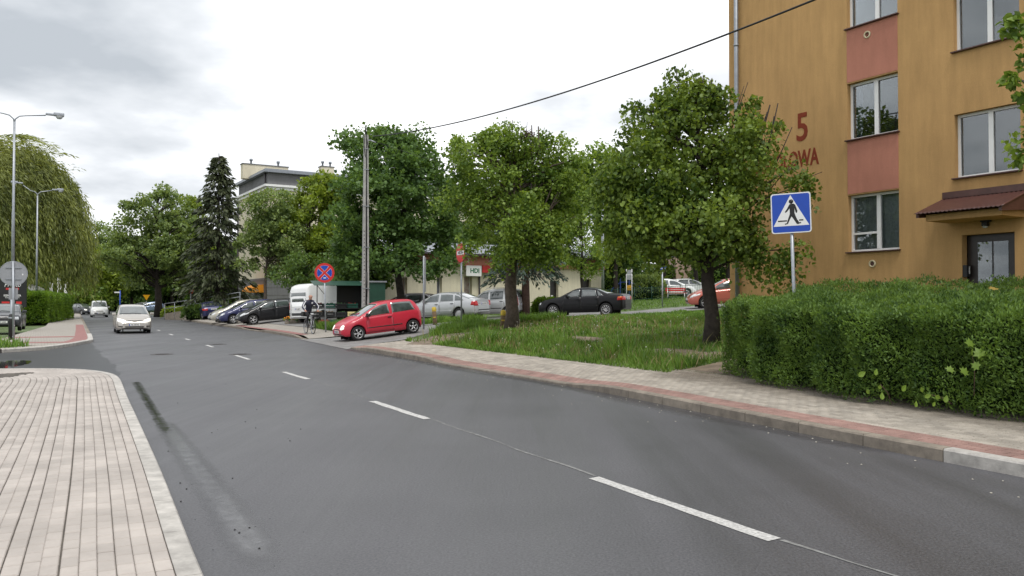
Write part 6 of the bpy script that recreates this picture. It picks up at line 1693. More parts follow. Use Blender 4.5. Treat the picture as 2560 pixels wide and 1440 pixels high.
# ------------------------------------------------------------------ signs, lamps, poles
M_GALV = mat('galvanised_steel', (.34, .36, .39), .45, metal=.55, var=.15, scale=8)
M_SIGNBACK = mat('sign_back_grey', (.33, .34, .36), .5, metal=.3, var=.12, scale=4)
M_SBLUE = mat('sign_blue', (.006, .06, .42), .35, var=.06, scale=6)
M_SRED = mat('sign_red', (.56, .022, .022), .35, var=.06, scale=6)
M_SWHITE = mat('sign_white', (.78, .78, .78), .4, var=.04, scale=6)
M_SBLACK = mat('sign_black', (.008, .008, .008), .5)
M_SYEL = mat('sign_yellow', (.80, .40, .01), .4)
M_CABLE = mat('black_cable', (.012, .012, .013), .6)
M_POLEC = mat('pole_concrete', (.36, .355, .34), .9, var=.25, scale=6, bump=.5, bscale=50)
M_GREEN = mat('green_sheet', (.012, .055, .035), .5, var=.2, scale=3)
M_WOOD = mat('weathered_wood', (.16, .11, .065), .9, var=.5, scale=9, bump=.8, bscale=40)
M_YTOP = mat('yellow_paint', (.50, .36, .04), .7, var=.3, scale=9)
M_CRATEB = mat('black_crate', (.014, .015, .016), .6, var=.3, scale=9); M_CRATEG = mat('green_crate', (.012, .09, .06), .55, var=.2, scale=6); M_CRATER = mat('brown_crate', (.13, .05, .025), .6, var=.3, scale=6); M_CREAMB = mat('cream_board', (.60, .52, .24), .6, var=.2, scale=5)
def facing(px, Y, yaw=0.0):
    """heading (about z) that turns a sign's face, local -y, towards the road user"""
    x = (px - 1280) / FPX; return -math.atan(x) + yaw
def disc(r, y0, y1, n=28): return MB().lathe([(0, y0), (r, y0), (r, y1), (0, y1)], n, 'Y', smooth=False)
def post(root, h, r=.03, z0=-.3, m=None, x=0, y=.045): return MB().tube([(x, y, z0), (x, y, h)], r, 12).build('post', m or M_GALV, root)
def flat(pts, y0, y1):
    """a plate with outline pts (x,z) between y0 (front) and y1 (back)"""
    n = len(pts); b = MB(); b.v = [(x, y0, z) for x, z in pts] + [(x, y1, z) for x, z in pts]
    b.f = [tuple(range(n)), tuple(range(2 * n - 1, n - 1, -1))] + [(i, n + i, n + (i + 1) % n, (i + 1) % n) for i in range(n)]; b.sm = [False] * (n + 2); return b
def rrect(w, h, r, cz=0.0, n=5):
    out = []
    for cx, cy, a0 in ((w / 2 - r, h / 2 - r, 0), (-w / 2 + r, h / 2 - r, 90), (-w / 2 + r, -h / 2 + r, 180), (w / 2 - r, -h / 2 + r, 270)):
        for k in range(n + 1):
            a = math.radians(a0 + 90 * k / n); out.append((cx + r * math.cos(a), cz + cy + r * math.sin(a)))
    return out
def brackets(root, z, w=.3):
    for dz in (-.16, .16): MB().box((0, .018, z + dz), (w, .012, .035)).build('bracket', M_GALV, root)

# pedestrian crossing sign in the hedge
Y = 15.6; g = on_ground(1990, Y)
CS = thing('crossing_sign', 'blue square pedestrian crossing sign on a grey post in the hedge', 'sign', g, facing(1990, Y, -.10))
cz = at_depth(1986, 532, Y).z - g.z; post(CS, cz + .2, .034)
CS.rotation_euler = Euler((0, math.radians(-1.6), facing(1990, Y, -.10)))
pl = flat(rrect(.73, .77, .05, cz), -.002, .006).build('plate', M_SIGNBACK, CS)
flat(rrect(.725, .765, .05, cz), -.005, -.002).build('border', M_SWHITE, pl); flat(rrect(.685, .725, .04, cz), -.007, -.005).build('blue_field', M_SBLUE, pl)
flat([(-.325, cz - .245), (.325, cz - .245), (0, cz + .345)], -.009, -.007).build('triangle', M_SWHITE, pl)
def fig(pts): return [(x * .5, cz - .22 + z * .5) for x, z in pts]
f_ = flat(fig([(-.04, .78), (.10, .80), (.17, .74), (.24, .50), (.21, .42), (.17, .46), (.14, .62), (.13, .44), (.16, .34), (.22, .18), (.30, .06), (.34, .08), (.36, .035), (.24, .0), (.20, .015), (.08, .22), (.02, .31), (-.04, .20), (-.12, .03), (-.22, .0), (-.24, .045), (-.16, .06), (-.10, .24), (-.04, .40), (-.04, .62), (-.12, .52), (-.19, .46), (-.22, .49), (-.14, .60)]), -.0108, -.009)
f_.lathe([(0, -.0108), (.042, -.0108), (.042, -.009), (0, -.009)], 16, 'Y', (.01, 0, cz + .22)); f_.build('pedestrian', M_SBLACK, pl)
for x0, x1 in ((-.48, -.15), (.29, .44)): flat(fig([(x0, .125), (x1, .125), (x1, .175), (x0, .175)]), -.0108, -.009).build('crossing_line', M_SBLACK, pl)
brackets(CS, cz)

# no stopping sign
Y = 38.5; g = on_ground(815, Y); cz = at_depth(810, 682, Y).z - g.z
NS = thing('no_stopping_sign', 'round red and blue no stopping sign in tall grass', 'sign', g, facing(812, Y, .12)); post(NS, cz + .1, .035)
NS.rotation_euler = Euler((0, math.radians(-1.5), facing(812, Y, .12)))
R_ = .46; d_ = disc(R_, -.004, .004); d_.v = [(x, y, z + cz) for x, y, z in d_.v]; pl = d_.build('plate', M_SRED, NS)
for k in range(4):
    a0 = math.radians(45 + 90 * k); pts = []
    gap = .20
    for q in np.linspace(a0 + gap, a0 + math.pi / 2 - gap, 9): pts.append((.345 * math.cos(q), cz + .345 * math.sin(q)))
    am = a0 + math.pi / 4; pts.append((.085 * math.cos(am), cz + .085 * math.sin(am)))
    wh = [((x) * 1.0, z) for x, z in pts]
    cxm = sum(p_[0] for p_ in pts) / len(pts); czm = sum(p_[1] for p_ in pts) / len(pts)
    flat([(cxm + (x - cxm) * 1.07, czm + (z - czm) * 1.07) for x, z in pts], -.007, -.004).build('white_edge', M_SWHITE, pl); flat(pts, -.010, -.007).build('blue_field', M_SBLUE, pl)
flat(rrect(.12, .045, .01, cz - .24), -.013, -.010).build('sticker', M_SWHITE, pl); brackets(NS, cz)

# no entry sign turned almost edge-on
Y = 34.5; g = on_ground(1151, Y); cz = at_depth(1141, 632, Y).z - g.z
NE = thing('no_entry_sign', 'red no entry sign with scrawled letters seen nearly edge on', 'sign', g, facing(1145, Y, -1.12)); post(NE, cz + .48, .035)
d_ = disc(.41, -.004, .004); d_.v = [(x, y, z + cz) for x, y, z in d_.v]; pl = d_.build('plate', M_SRED, NE)
flat(rrect(.66, .17, .01, cz), -.007, -.004).build('white_bar', M_SWHITE, pl)
o = obj('scrawl', text_mesh('NEOH', .17, M_SBLACK, .001, .006), pl); o.matrix_local = Matrix(((1, 0, 0, 0), (0, 0, -1, -.0085), (0, 1, 0, cz), (0, 0, 0, 1)))
brackets(NE, cz)
# grey post with a sign seen from its edge
Y = 35.5; g = on_ground(1062, Y); hh = at_depth(1062, 640, Y).z - g.z
T2 = thing('signpost', 'grey signpost with a plate seen edge on behind the red hatchback', 'sign', g, facing(1062, Y, 1.45)); post(T2, hh, .04)
flat(rrect(.6, 1.5, .03, hh - .8), -.01, .0).build('plate', M_SIGNBACK, T2)

# round sign seen from behind at the side street
Y = 30.0; g = on_ground(33, Y); g.z = .1; cz = at_depth(31, 684, Y).z - g.z
RS = thing('round_sign', 'grey back of a round traffic sign at the side street corner', 'sign', g, facing(33, Y, .05))
MB().tube([(.03, -.045, -.2), (-.02, -.045, cz + .45)], .042, 12).build('post', M_GALV, RS)
d_ = disc(.45, -.004, .008); d_.v = [(x, y, z + cz) for x, y, z in d_.v]; pl = d_.build('plate', M_SIGNBACK, RS)
MB().lathe([(.445, -.012), (.455, -.012), (.455, .01), (.445, .01)], 28, 'Y', (0, 0, cz)).build('rim', M_GALV, pl)
for dz in (-.2, .22): MB().box((0, -.02, cz + dz), (.5, .02, .035)).build('bracket', M_GALV, RS)
flat(rrect(.04, .06, .01, cz - .03), -.008, -.004).build('sticker', M_SWHITE, pl).location = (.29, 0, 0)
flat(rrect(.29, .42, .02, cz - .74), -.004, .006).build('lower_plate', M_SIGNBACK, RS)
# ball-topped dark bollard post next to it
Y = 33.0; g = on_ground(28, Y); g.z = .1
DB = thing('bollard', 'black cylindrical bollard beside the round sign post', 'bollard', g); MB().lathe([(0, -.1), (.09, -.1), (.09, .98), (.06, 1.04), (0, 1.06)], 16).build('bollard_shaft', M_SBLACK, DB)
MB().lathe([(.092, .86), (.095, .87), (.095, .92), (.092, .93)], 16).build('ring', M_GALV, DB)

# street lamps with two arms
def street_lamp(label, px, Y, ytop, reach, drop, left_up):
    g = on_ground(px, Y); g.z = .1; h = at_depth(px, ytop, Y).z - g.z
    root = thing('street_lamp', label, 'street lamp', g, 0, 'double arm street lamps')
    root.rotation_euler = (0, 0, facing(px, Y))
    MB().tube([(0, 0, -.2), (0, 0, 1.8)], [.10, .10], 12).build('base', M_SBLACK if Y > 60 else M_GALV, root)
    MB().tube([(0, 0, 1.8), (0, 0, h * .55), (0, 0, h * .56), (0, 0, h - .3)], [.085, .075, .062, .055], 12).build('post', M_GALV, root)
    for sd, lift in ((1, .12), (-1, left_up)):
        arm = [(0, 0, h - .35), (sd * .04, 0, h - .15), (sd * .22, 0, h + .02), (sd * .5, 0, h + .08), (sd * reach, 0, h + .08 + lift)]
        A_ = MB().tube(arm, .035, 8).build('arm', M_GALV, root)
        c = Vector((sd * (reach + .42), 0, h + .12 + lift * 1.3))
        hd = MB().box(c + Vector((-sd * .22, 0, 0)), (.42, .14, .12), bev=.03).box(c + Vector((sd * .18, 0, .03)), (.5, .26, .19), bev=.05).build('lamp_head', M_GALV, A_)
        MB().lathe([(.0, -.16), (.1, -.145), (.16, -.08), (.17, 0)], 14, 'Z', c + Vector((sd * .2, 0, -.045))).build('lamp_glass', M_CURT_REFL, hd)
    return root
street_lamp('tall double arm street lamp rising behind the round sign', 31, 42.0, 290, 1.4, .1, .1)
street_lamp('double arm street lamp in front of the willow and bright hedge', 91, 68.0, 480, 1.05, .0, .42)

# concrete pole with cables
Y = 36.5; g = on_ground(914, Y)
PO = thing('utility_pole', 'grey concrete utility pole with cables and a perforated side', 'pole', g, facing(914, Y, .25)); hp = at_depth(912, 322, Y).z - g.z
b = MB(); n = 14
for (x0, x1, tp, y0, y1) in ((-.17, -.045, .55, -.13, .13), (.06, .15, .6, -.10, .10)):
    rows = []
    for k in range(n + 1):
        q = k / n; f = 1 - (1 - tp) * q; z = -.4 + (hp * .97 + .4) * q
        rows.append([(x0 * f, y0 * f, z), (x1 * f, y0 * f, z), (x1 * f, y1 * f, z), (x0 * f, y1 * f, z), (x0 * f, y0 * f, z)])
    b.grid(rows, False); b.poly(rows[-1][:4])
b.build('shaft', M_POLEC, PO)
MB().grid([[(-.06, .02, -.3), (.07, .02, -.3)], [(-.03, .015, hp * .95), (.04, .015, hp * .95)]], False).build('web', M_POLEC, PO)
for k in range(26):
    z = .3 + k * .17; f = 1 - .45 * (z / hp)
    MB().lathe([(0, -.137 * f), (.022, -.137 * f), (.022, -.12 * f)], 8, 'Y', (-.108 * f, 0, z)).build('hole', M_SBLACK, PO)
MB().tube([(.0, -.06, .0), (.0, -.06, hp * .55), (.0, -.05, hp * .96)], .028, 8).build('cable_run', M_CABLE, PO)
MB().tube([(.02, -.08, hp * .18), (.02, -.08, hp * .30)], .045, 8).build('cable_sleeve', M_CABLE, PO)
for z in (.22, .42, .62, .80, .90): MB().box((0, 0, hp * z), (.34 * (1 - .42 * z), .29 * (1 - .42 * z), .035)).build('strap', M_GALV, PO)
MB().tube([(-.02, 0, hp * .94), (-.03, 0, hp + .05), (-.025, 0, hp + .1)], [.04, .03, .015], 8).build('pole_cap', M_SBLACK, PO)
MB().tube([(-.05, -.08, hp * .86), (-.12, -.1, hp * .92), (-.03, -.06, hp + .06), (.05, -.06, hp * .93), (.1, -.08, hp * .90)], .016, 6).build('cable_loop', M_CABLE, PO)
MB().box((.13, -.02, hp * .945), (.20, .06, .05)).tube([(.2, -.02, hp * .945), (.42, -.06, hp * .935)], .03, 8).build('cable_clamp', M_GALV, PO)
def wire(label, a, b_, sag, r, n=50, strands=1):
    m = MB()
    for k in range(strands):
        pts = []
        for i in range(n + 1):
            q = i / n; p_ = a.lerp(b_, q); p_.z -= 4 * sag * q * (1 - q)
            if strands > 1: an = 2 * math.pi * (k / strands + q * 60); p_ += Vector((math.cos(an) * r, 0, math.sin(an) * r))
            pts.append(p_)
        m.tube(pts, r if strands == 1 else r * .9, 6)
    o = m.build('overhead_cable', M_CABLE); return tag(o, label, 'cable')
wire('thick twisted overhead cable sagging from the pole over the trees', Vector((g.x + .3, g.y - .1, at_depth(925, 342, Y).z)), Vector((15.9, -2.4, 8.9)), 1.62, .021, 120)
wire('thin cable running from the pole back to the ochre block', Vector((g.x + .1, g.y, at_depth(930, 348, Y).z)), Vector((at_depth(1430, 462, 60).x, 60, at_depth(1430, 462, 60).z)), .5, .012)
wire('thin service cable ending at the downpipe of the ochre block', Vector((at_depth(1430, 462, 60).x, 60, at_depth(1430, 462, 60).z)), Vector((6.45, 23.6, at_depth(1850, 205, 23.6).z)), 1.0, .010)

# wooden bollards in the grass
for px, Y, lab, sz in ((1257, 31.5, 'weathered wooden stump post with yellow top by the stout lime', .62), (1088, 38.0, 'leaning wooden post with yellow top beside the silver car', .8)):
    g = on_ground(px, Y); W_ = thing('wooden_post', lab, 'post', g); W_.rotation_euler = (math.radians(3), math.radians(-4 if px < 1200 else 2), 0)
    MB().lathe([(0, -.2), (.105, -.2), (.10, .3), (.098, sz), (.03, sz + .03), (0, sz + .03)], 12).build('shaft', M_WOOD, W_)
    MB().lathe([(.1, sz - .16), (.104, sz - .14), (.103, sz + .01), (.04, sz + .045), (0, sz + .045)], 12).build('painted_top', M_YTOP, W_)
    MB().box((.0, -.102, sz * .45), (.12, .02, .05)).build('plate', M_YTOP, W_)

# street name sign, playground board, lamp post, bench, fence beyond the lane
Y = 47.0; g = on_ground(1656, Y); SN = thing('street_name_sign', 'blue street name plate on a grey post in the mown grass', 'sign', g, facing(1656, Y))
hh = at_depth(1659, 672, Y).z - g.z; post(SN, hh, .04, y=0); MB().box((.05, -.02, hh + .03), (.40, .03, .16), bev=.008).build('name_plate', M_SBLUE, SN)
MB().box((.05, -.037, hh + .03), (.3, .004, .03)).build('lettering', M_SWHITE, SN)
Y = 55.0; g = on_ground(1507, Y); LP_ = thing('lamp_post', 'plain grey lamp post behind the black saloon', 'street lamp', g)
hh = at_depth(1507, 480, Y).z - g.z; MB().tube([(0, 0, -.2), (0, 0, hh)], [.11, .07], 12).build('post', M_GALV, LP_); MB().tube([(0, 0, hh), (.1, 0, hh + .15), (.8, 0, hh + .25)], .04, 8).build('arm', M_GALV, LP_); MB().box((1.0, 0, hh + .25), (.5, .2, .12), bev=.03).build('lamp_head', M_GALV, LP_)
Y = 58.0; g = on_ground(1573, Y); IB = thing('notice_board', 'grey notice board on posts at the playground', 'sign', g, facing(1573, Y))
zc_ = at_depth(1573, 687, Y).z - g.z
for x in (-.19, .19): MB().tube([(x, 0, -.2), (x, 0, zc_ + .4)], .025, 8).build('post', M_SWHITE, IB)
MB().box((0, -.02, zc_), (.36, .03, .7)).build('board', M_SIGNBACK, IB); MB().box((0, -.038, zc_), (.36, .01, .03)).build('bar', M_SWHITE, IB)
Y = 60.0; g = on_ground(1690, Y); BE = thing('park_bench', 'red slatted park bench by the playground fence', 'bench', g, facing(1690, Y, .1))
for k in range(3): MB().box((0, -.15 + .13 * k, .45), (1.5, .10, .035)).build('seat_slat', M_SRED, BE)
for k in range(2): MB().box((0, .22 + .02 * k, .64 + .14 * k), (1.5, .03, .11)).build('back_slat', M_SRED, BE)
for x in (-.6, .6): MB().tube([(x, -.2, 0), (x, -.2, .43), (x, .15, .43), (x, .26, .85)], .022, 6).tube([(x, .15, .43), (x, .2, 0)], .022, 6).build('leg', M_SWHITE, BE)
# playground fence of green bars
FE = thing('playground_fence', 'low dark green metal fence round the playground', 'fence', on_ground(1540, 58.5))
fa, fb = on_ground(1500, 59.0), on_ground(1840, 60.5)
o0 = FE.location.copy()
nP = 9
for k in range(nP):
    p_ = fa.lerp(fb, k / (nP - 1)) - o0; p_.z = ground((p_ + o0).x, (p_ + o0).y) - o0.z
    MB().tube([p_ - Vector((0, 0, .2)), p_ + Vector((0, 0, 1.05))], .03, 6).build('post', M_GREEN, FE)
for k in range(nP - 1):
    a = fa.lerp(fb, k / (nP - 1)) - o0; c = fa.lerp(fb, (k + 1) / (nP - 1)) - o0
    a.z = ground((a + o0).x, (a + o0).y) - o0.z; c.z = ground((c + o0).x, (c + o0).y) - o0.z
    b = MB()
    for h_ in (.15, .95): b.tube([a + Vector((0, 0, h_)), c + Vector((0, 0, h_))], .018, 5)
    for j in range(1, 10): q = a.lerp(c, j / 10); b.tube([q + Vector((0, 0, .15)), q + Vector((0, 0, .95))], .01, 4)
    b.build('fence_panel', M_GREEN, FE)
# climbing frame
Y = 61.0; g = on_ground(1562, Y); CF = thing('playground_climber', 'blue playground climbing bars with a yellow seat', 'playground', g, .2)
M_PBLUE = mat('playground_blue', (.02, .06, .30), .45)
for x in (-.35, .35): MB().tube([(x, 0, -.2), (x, 0, 1.7)], .05, 8).build('post', M_PBLUE, CF)
MB().tube([(-1.3, 0, 0), (-1.0, 0, .9), (-.35, 0, 1.4), (.35, 0, 1.45), (1.2, 0, 1.1), (1.7, 0, .1)], .035, 8).build('arch', M_PBLUE, CF); MB().box((.3, -.1, 1.0), (.35, .1, .4), bev=.05).build('seat', M_SYEL, CF)

# market stall: green booth, awning, shelves with crates
Y = 43.5; g = on_ground(880, Y); KI = thing('market_stall', 'green sheet metal stall with an awning over its shelves', 'stall', g, .38)
kx = Y / FPX
MB().box((1.15, .5, 1.1), (1.15, 1.6, 2.3), bev=.02).build('booth', M_GREEN, KI); MB().box((1.15, .5, 2.28), (1.3, 1.75, .08)).build('booth_roof', M_GALV, KI)
rows = [[(-2.1 + 2.7 * i / 8, -.9 - .03 * (i % 2), 2.06) for i in range(9)], [(-2.1 + 2.7 * i / 8, .6, 2.32 + .01 * (i % 2)) for i in range(9)]]
aw = MB().grid(rows, False).build('awning', M_GREEN, KI); so = aw.modifiers.new('thickness', 'SOLIDIFY'); so.thickness = .02
for x in (-1.95, .5):
    MB().tube([(x, -.85, -.1), (x, -.85, 2.08)], .025, 6).build('pole', M_SBLACK, KI); MB().tube([(x, -.85, 2.05), (x + .6, .1, 1.5)], .015, 6).build('brace', M_SBLACK, KI)
MB().box((-.05, .62, 1.1), (1.3, .05, 2.2)).build('back_wall', M_SBLACK, KI)
for z in (.42, .86): MB().box((-.75, -.15 + .2 * (z > .5), z), (2.7, .9, .04)).build('shelf', M_CRATEB, KI)
def crate(label, x, y, z, w, h, m, fill):
    p_ = KI.matrix_basis @ Vector((x, y, z)) if False else (Matrix.Translation(g) @ Matrix.Rotation(.38, 4, 'Z')) @ Vector((x, y, z))
    c = thing('crate', label, 'crate', p_, .38 + rng.uniform(-.06, .06), 'crates of goods on the stall'); d = .4
    for k in range(2): MB().box((0, -d / 2, .05 + h * .5 * k), (w, .015, h * .38)).build('slat', m, c); MB().box((0, d / 2, .05 + h * .5 * k), (w, .015, h * .38)).build('slat', m, c)
    for s_ in (-1, 1): MB().box((s_ * (w / 2 - .0075), 0, h * .45), (.015, d - .02, h * .8)).build('end_board', m, c)
    MB().box((0, 0, .012), (w - .02, d - .02, .02)).build('bottom', m, c)
    f = MB()
    for k in range(22): f.lathe([(0, -.045), (.04, -.02), (.045, .0), (.035, .03), (0, .045)], 6, 'Z', (rng.uniform(-w / 2 + .06, w / 2 - .06), rng.uniform(-.14, .14), h * .75 + rng.uniform(-.03, .04)))
    f.build('goods', fill, c)['kind'] = 'stuff'
    return c
M_VEG = mat('green_goods', (.04, .11, .03), .7, island=.5); M_TOM = mat('red_goods', (.30, .03, .02), .5, island=.4); M_POT = mat('brown_goods', (.20, .13, .07), .8, island=.4)
for k, (x, z, y, m_, fl, lab) in enumerate([(-1.85, .45, -.3, M_CRATEB, M_POT, 'black crate of potatoes on the lower stall shelf, outermost'), (-1.25, .45, -.3, M_CRATEB, M_POT, 'black crate second on the lower stall shelf'), (-.62, .45, -.3, M_CRATEB, M_VEG, 'black crate beside the cream board on the lower shelf'), (.35, .45, -.3, M_CRATEG, M_VEG, 'green crate next to the stall booth on the lower shelf'),
                                     (-1.8, .89, -.05, M_CRATEB, M_TOM, 'black crate of red produce on the upper shelf end'), (-1.2, .89, -.05, M_CRATEG, M_VEG, 'green crate of leaves on the upper stall shelf'), (-.6, .89, -.05, M_CRATEB, M_VEG, 'black crate of greens mid upper stall shelf'), (0, .89, -.05, M_CRATEG, M_TOM, 'green crate of red produce on the upper shelf'),
                                     (-1.6, .02, -.75, M_CRATER, M_TOM, 'brown crate on the ground before the stall'), (-1.0, .02, -.75, M_CRATEG, M_VEG, 'green crate on the ground before the stall'), (-.3, .02, -.75, M_CRATEG, M_VEG, 'second green crate on the ground nearer the booth')]):
    crate(lab, x, y, z, .54, .26, m_, fl)
pb = (Matrix.Translation(g) @ Matrix.Rotation(.38, 4, 'Z')) @ Vector((-.12, -.66, .44))
CB = thing('price_board', 'cream price board leaning on the stall shelf', 'board', pb, .38); MB().box((0, 0, .13), (.46, .02, .24), Matrix.Rotation(-.15, 3, 'X')).build('board', M_CREAMB, CB); MB().box((0, -.016, .13), (.34, .004, .025), Matrix.Rotation(-.15, 3, 'X')).build('writing', M_SBLACK, CB)

# flower trough
Y = 49.0; g = on_ground(733, Y); FT = thing('flower_trough', 'long trough of orange and yellow flowers by the parked black hatchback', 'planter', g, .45)
MB().box((0, 0, .12), (.95, .32, .26), bev=.02).build('trough', M_CONC, FT)
M_OFL = mat('orange_petals', (.72, .22, .01), .6, island=.4); M_YFL = mat('yellow_petals', (.75, .50, .03), .6, island=.3)
for m_, n_, nm in ((M_OFL, 90, 'orange_flowers'), (M_YFL, 50, 'yellow_flowers'), (M_VEG, 110, 'leaves')):
    C = np.stack([nrg.uniform(-.5, .5, n_), nrg.uniform(-.2, .2, n_), nrg.uniform(.24, .40, n_) - (.05 if nm == 'leaves' else 0)], 1); V, F = leaves(C, .11, .9, 0, up=1.0)
    obj(nm, mesh_np(nm, V, F, m_), FT)['kind'] = 'stuff'
# small white board by the parked cars
Y = 57.0; g = on_ground(733, Y); SB = thing('advert_board', 'small white advert board on a stand behind the parked cars', 'sign', g, facing(733, Y))
zc_ = at_depth(733, 736, Y).z - g.z; MB().box((0, 0, zc_), (.56, .04, .48)).build('board', M_SWHITE, SB); MB().box((.02, -.023, zc_ - .03), (.3, .006, .1)).box((.03, -.023, zc_ + .07), (.1, .006, .12)).build('picture', M_SBLACK, SB)
for x in (-.2, .2): MB().tube([(x, .02, -.2), (x, .02, zc_)], .02, 6).build('post', M_GALV, SB)

# ramp with handrails
RA = thing('ramp_railing', 'pale metal handrails climbing the ramp under the spruce', 'railing', on_ground(430, 76.0)); o0 = RA.location.copy()
pa, pb_ = at_depth(412, 772, 78.0), at_depth(600, 742, 70.0)
for dz, lab in ((0, 'handrail'), (.48, 'handrail')):
    MB().tube([pa - o0 + Vector((0, 0, dz)), pb_ - o0 + Vector((0, 0, dz * .8))], .03, 6).build(lab, M_GALV, RA)
for k in range(8):
    p_ = pa.lerp(pb_, k / 7) - o0; MB().tube([(p_.x, p_.y, ground((p_ + o0).x, (p_ + o0).y) - o0.z - .2), (p_.x, p_.y, p_.z + .48 - .012 * k)], .022, 6).build('post', M_GALV, RA)
b = MB(); w_ = Vector((.3, 1.2, 0)); rows = []
for k in range(8):
    p_ = pa.lerp(pb_, k / 7) - o0; z = p_.z - .45; gz = ground((p_ + o0).x, (p_ + o0).y) - o0.z - .3
    rows.append([(p_.x, p_.y, gz), (p_.x, p_.y, z), (p_.x + w_.x, p_.y + w_.y, z), (p_.x + w_.x, p_.y + w_.y, gz)])
b.grid(rows, False); b.poly(rows[-1]); b.build('ramp', M_CONC, RA)
# small prohibition sign by the ramp
Y = 73.0; g = on_ground(478, Y); q = thing('small_sign', 'small red and white sign on a thin post before the ramp', 'sign', g, facing(478, Y, .9)); zc_ = at_depth(478, 726, Y).z - g.z
post(q, zc_ + .2, .03); d_ = disc(.3, -.004, .004); d_.v = [(x, y, z + zc_) for x, y, z in d_.v]; pl = d_.build('plate', M_SRED, q); flat(rrect(.4, .2, .01, zc_), -.007, -.004).build('white_bar', M_SWHITE, pl)
# give way sign far down the road
Y = 100.0; g = on_ground(366, Y); q = thing('give_way_sign', 'yellow triangular give way sign beside the far side road', 'sign', g, facing(366, Y, .1)); zc_ = at_depth(366, 742, Y).z - g.z; post(q, zc_ + .2, .035)
pl = flat([(-.48, zc_ + .28), (0, zc_ - .55), (.48, zc_ + .28)], -.004, .004).build('plate', M_SBLACK, q); flat([(-.40, zc_ + .235), (0, zc_ - .455), (.40, zc_ + .235)], -.008, -.004).build('yellow_field', M_SYEL, pl)
# street name signs at the far junction
Y = 110.0; g = on_ground(300, Y); q = thing('street_name_sign', 'white street name plate on a blue post at the far junction', 'sign', g, facing(300, Y)); zc_ = at_depth(300, 731, Y).z - g.z; post(q, zc_ + .25, .07, m=M_SBLUE, y=0); MB().box((-.35, -.02, zc_), (.7, .03, .18)).build('name_plate', M_SWHITE, q)
# black restaurant billboard
Y = 52.0; c0, c1 = at_depth(-14, 700, Y), at_depth(66, 768, Y); BBd = thing('billboard', 'black restaurant billboard with white script and red ribbon', 'sign', (c0.x / 2 + c1.x / 2, Y, .1), 0)
bw, bz0, bz1 = c1.x - c0.x, c1.z - .1, c0.z - .1
MB().box((0, 0, (bz0 + bz1) / 2), (bw, .06, bz1 - bz0), bev=.01).build('board', M_SBLACK, BBd)
for x in (-bw * .4, bw * .4): MB().tube([(x, .05, -.2), (x, .05, bz1)], .04, 8).build('post', M_SBLACK, BBd)
def on_board(nm, body, size, dx, dz, m, **kw):
    o = obj(nm, text_mesh(body, size, m, .002, **kw), BBd); o.matrix_local = Matrix(((1, 0, 0, dx), (0, 0, -1, -.034), (0, 1, 0, dz), (0, 0, 0, 1)))
zx = lambda py: at_depth(20, py, Y).z - .1
cxb = at_depth(32, 700, Y).x - BBd.location.x
on_board('script', 'Presto', .40, cxb, zx(712), M_SWHITE, shear=.3); on_board('street', 'RZEMIEŚLNOGZA', .16, cxb, zx(739), M_SWHITE, bold=.004, xscale=.85); on_board('small_print', 'RZESZÓW   POLSKA', .10, cxb, zx(744), M_SWHITE)
MB().box((cxb, -.034, zx(722)), (.82, .006, .12)).build('ribbon', M_SRED, BBd)
for dx, ww in ((-.42, .5), (.42, .36)): MB().box((cxb + dx, -.034, zx(757)), (ww, .006, .16)).build('red_bar', M_SRED, BBd)
# flag poles with narrow banners, sign and dark bin post at the end of the hedge
for px, Y, yt, lab in ((125, 86, 706, 'short white banner pole behind the bright hedge'), (144, 90, 682, 'tallest white banner pole behind the bright hedge'), (161, 94, 704, 'white banner pole nearest the road behind the hedge')):
    g = on_ground(px, Y); g.z = .1; h_ = at_depth(px, yt, Y).z - .1; q = thing('banner_pole', lab, 'flagpole', g); MB().tube([(0, 0, 0), (0, 0, h_)], .04, 6).build('pole', M_SWHITE, q)
    rows = [[(.04, 0, h_ - 1.9 + 1.8 * k / 6), (.32 + .05 * math.sin(k * 1.3), .05 * math.sin(k), h_ - 1.9 + 1.8 * k / 6)] for k in range(7)]; MB().grid(rows).build('banner', M_SWHITE, q)
Y = 80.0; g = on_ground(157, Y); g.z = .1; q = thing('round_sign', 'round grey sign back on a dark post at the hedge end', 'sign', g, facing(157, Y)); MB().tube([(.0, .0, -.2), (.0, .0, 2.0)], .14, 8).build('post', M_SBLACK, q); d_ = disc(.42, -.2, -.19); d_.v = [(x - .25, y, z + at_depth(150, 741, Y).z - .1) for x, y, z in d_.v]; d_.build('plate', M_SIGNBACK, q); MB().tube([(-.25, -.18, 1.0), (-.25, -.18, 2.6)], .03, 6).tube([(-.25, -.18, 1.9), (0, 0, 1.9)], .02, 6).build('arm', M_SIGNBACK, q)
# scalloped parasol beyond the hedge
Y = 74.0; g = on_ground(76, Y); g.z = .1; q = thing('parasol', 'white scalloped parasol behind the bright hedge', 'parasol', g); zt = at_depth(76, 722, Y).z - .1
MB().tube([(0, 0, 0), (0, 0, zt)], .04, 6).build('pole', M_GALV, q); MB().lathe([(0, zt + .45), (.7, zt + .2), (1.1, zt), (1.1, zt - .28), (1.08, zt - .28)], 14).build('canopy', M_SWHITE, q)
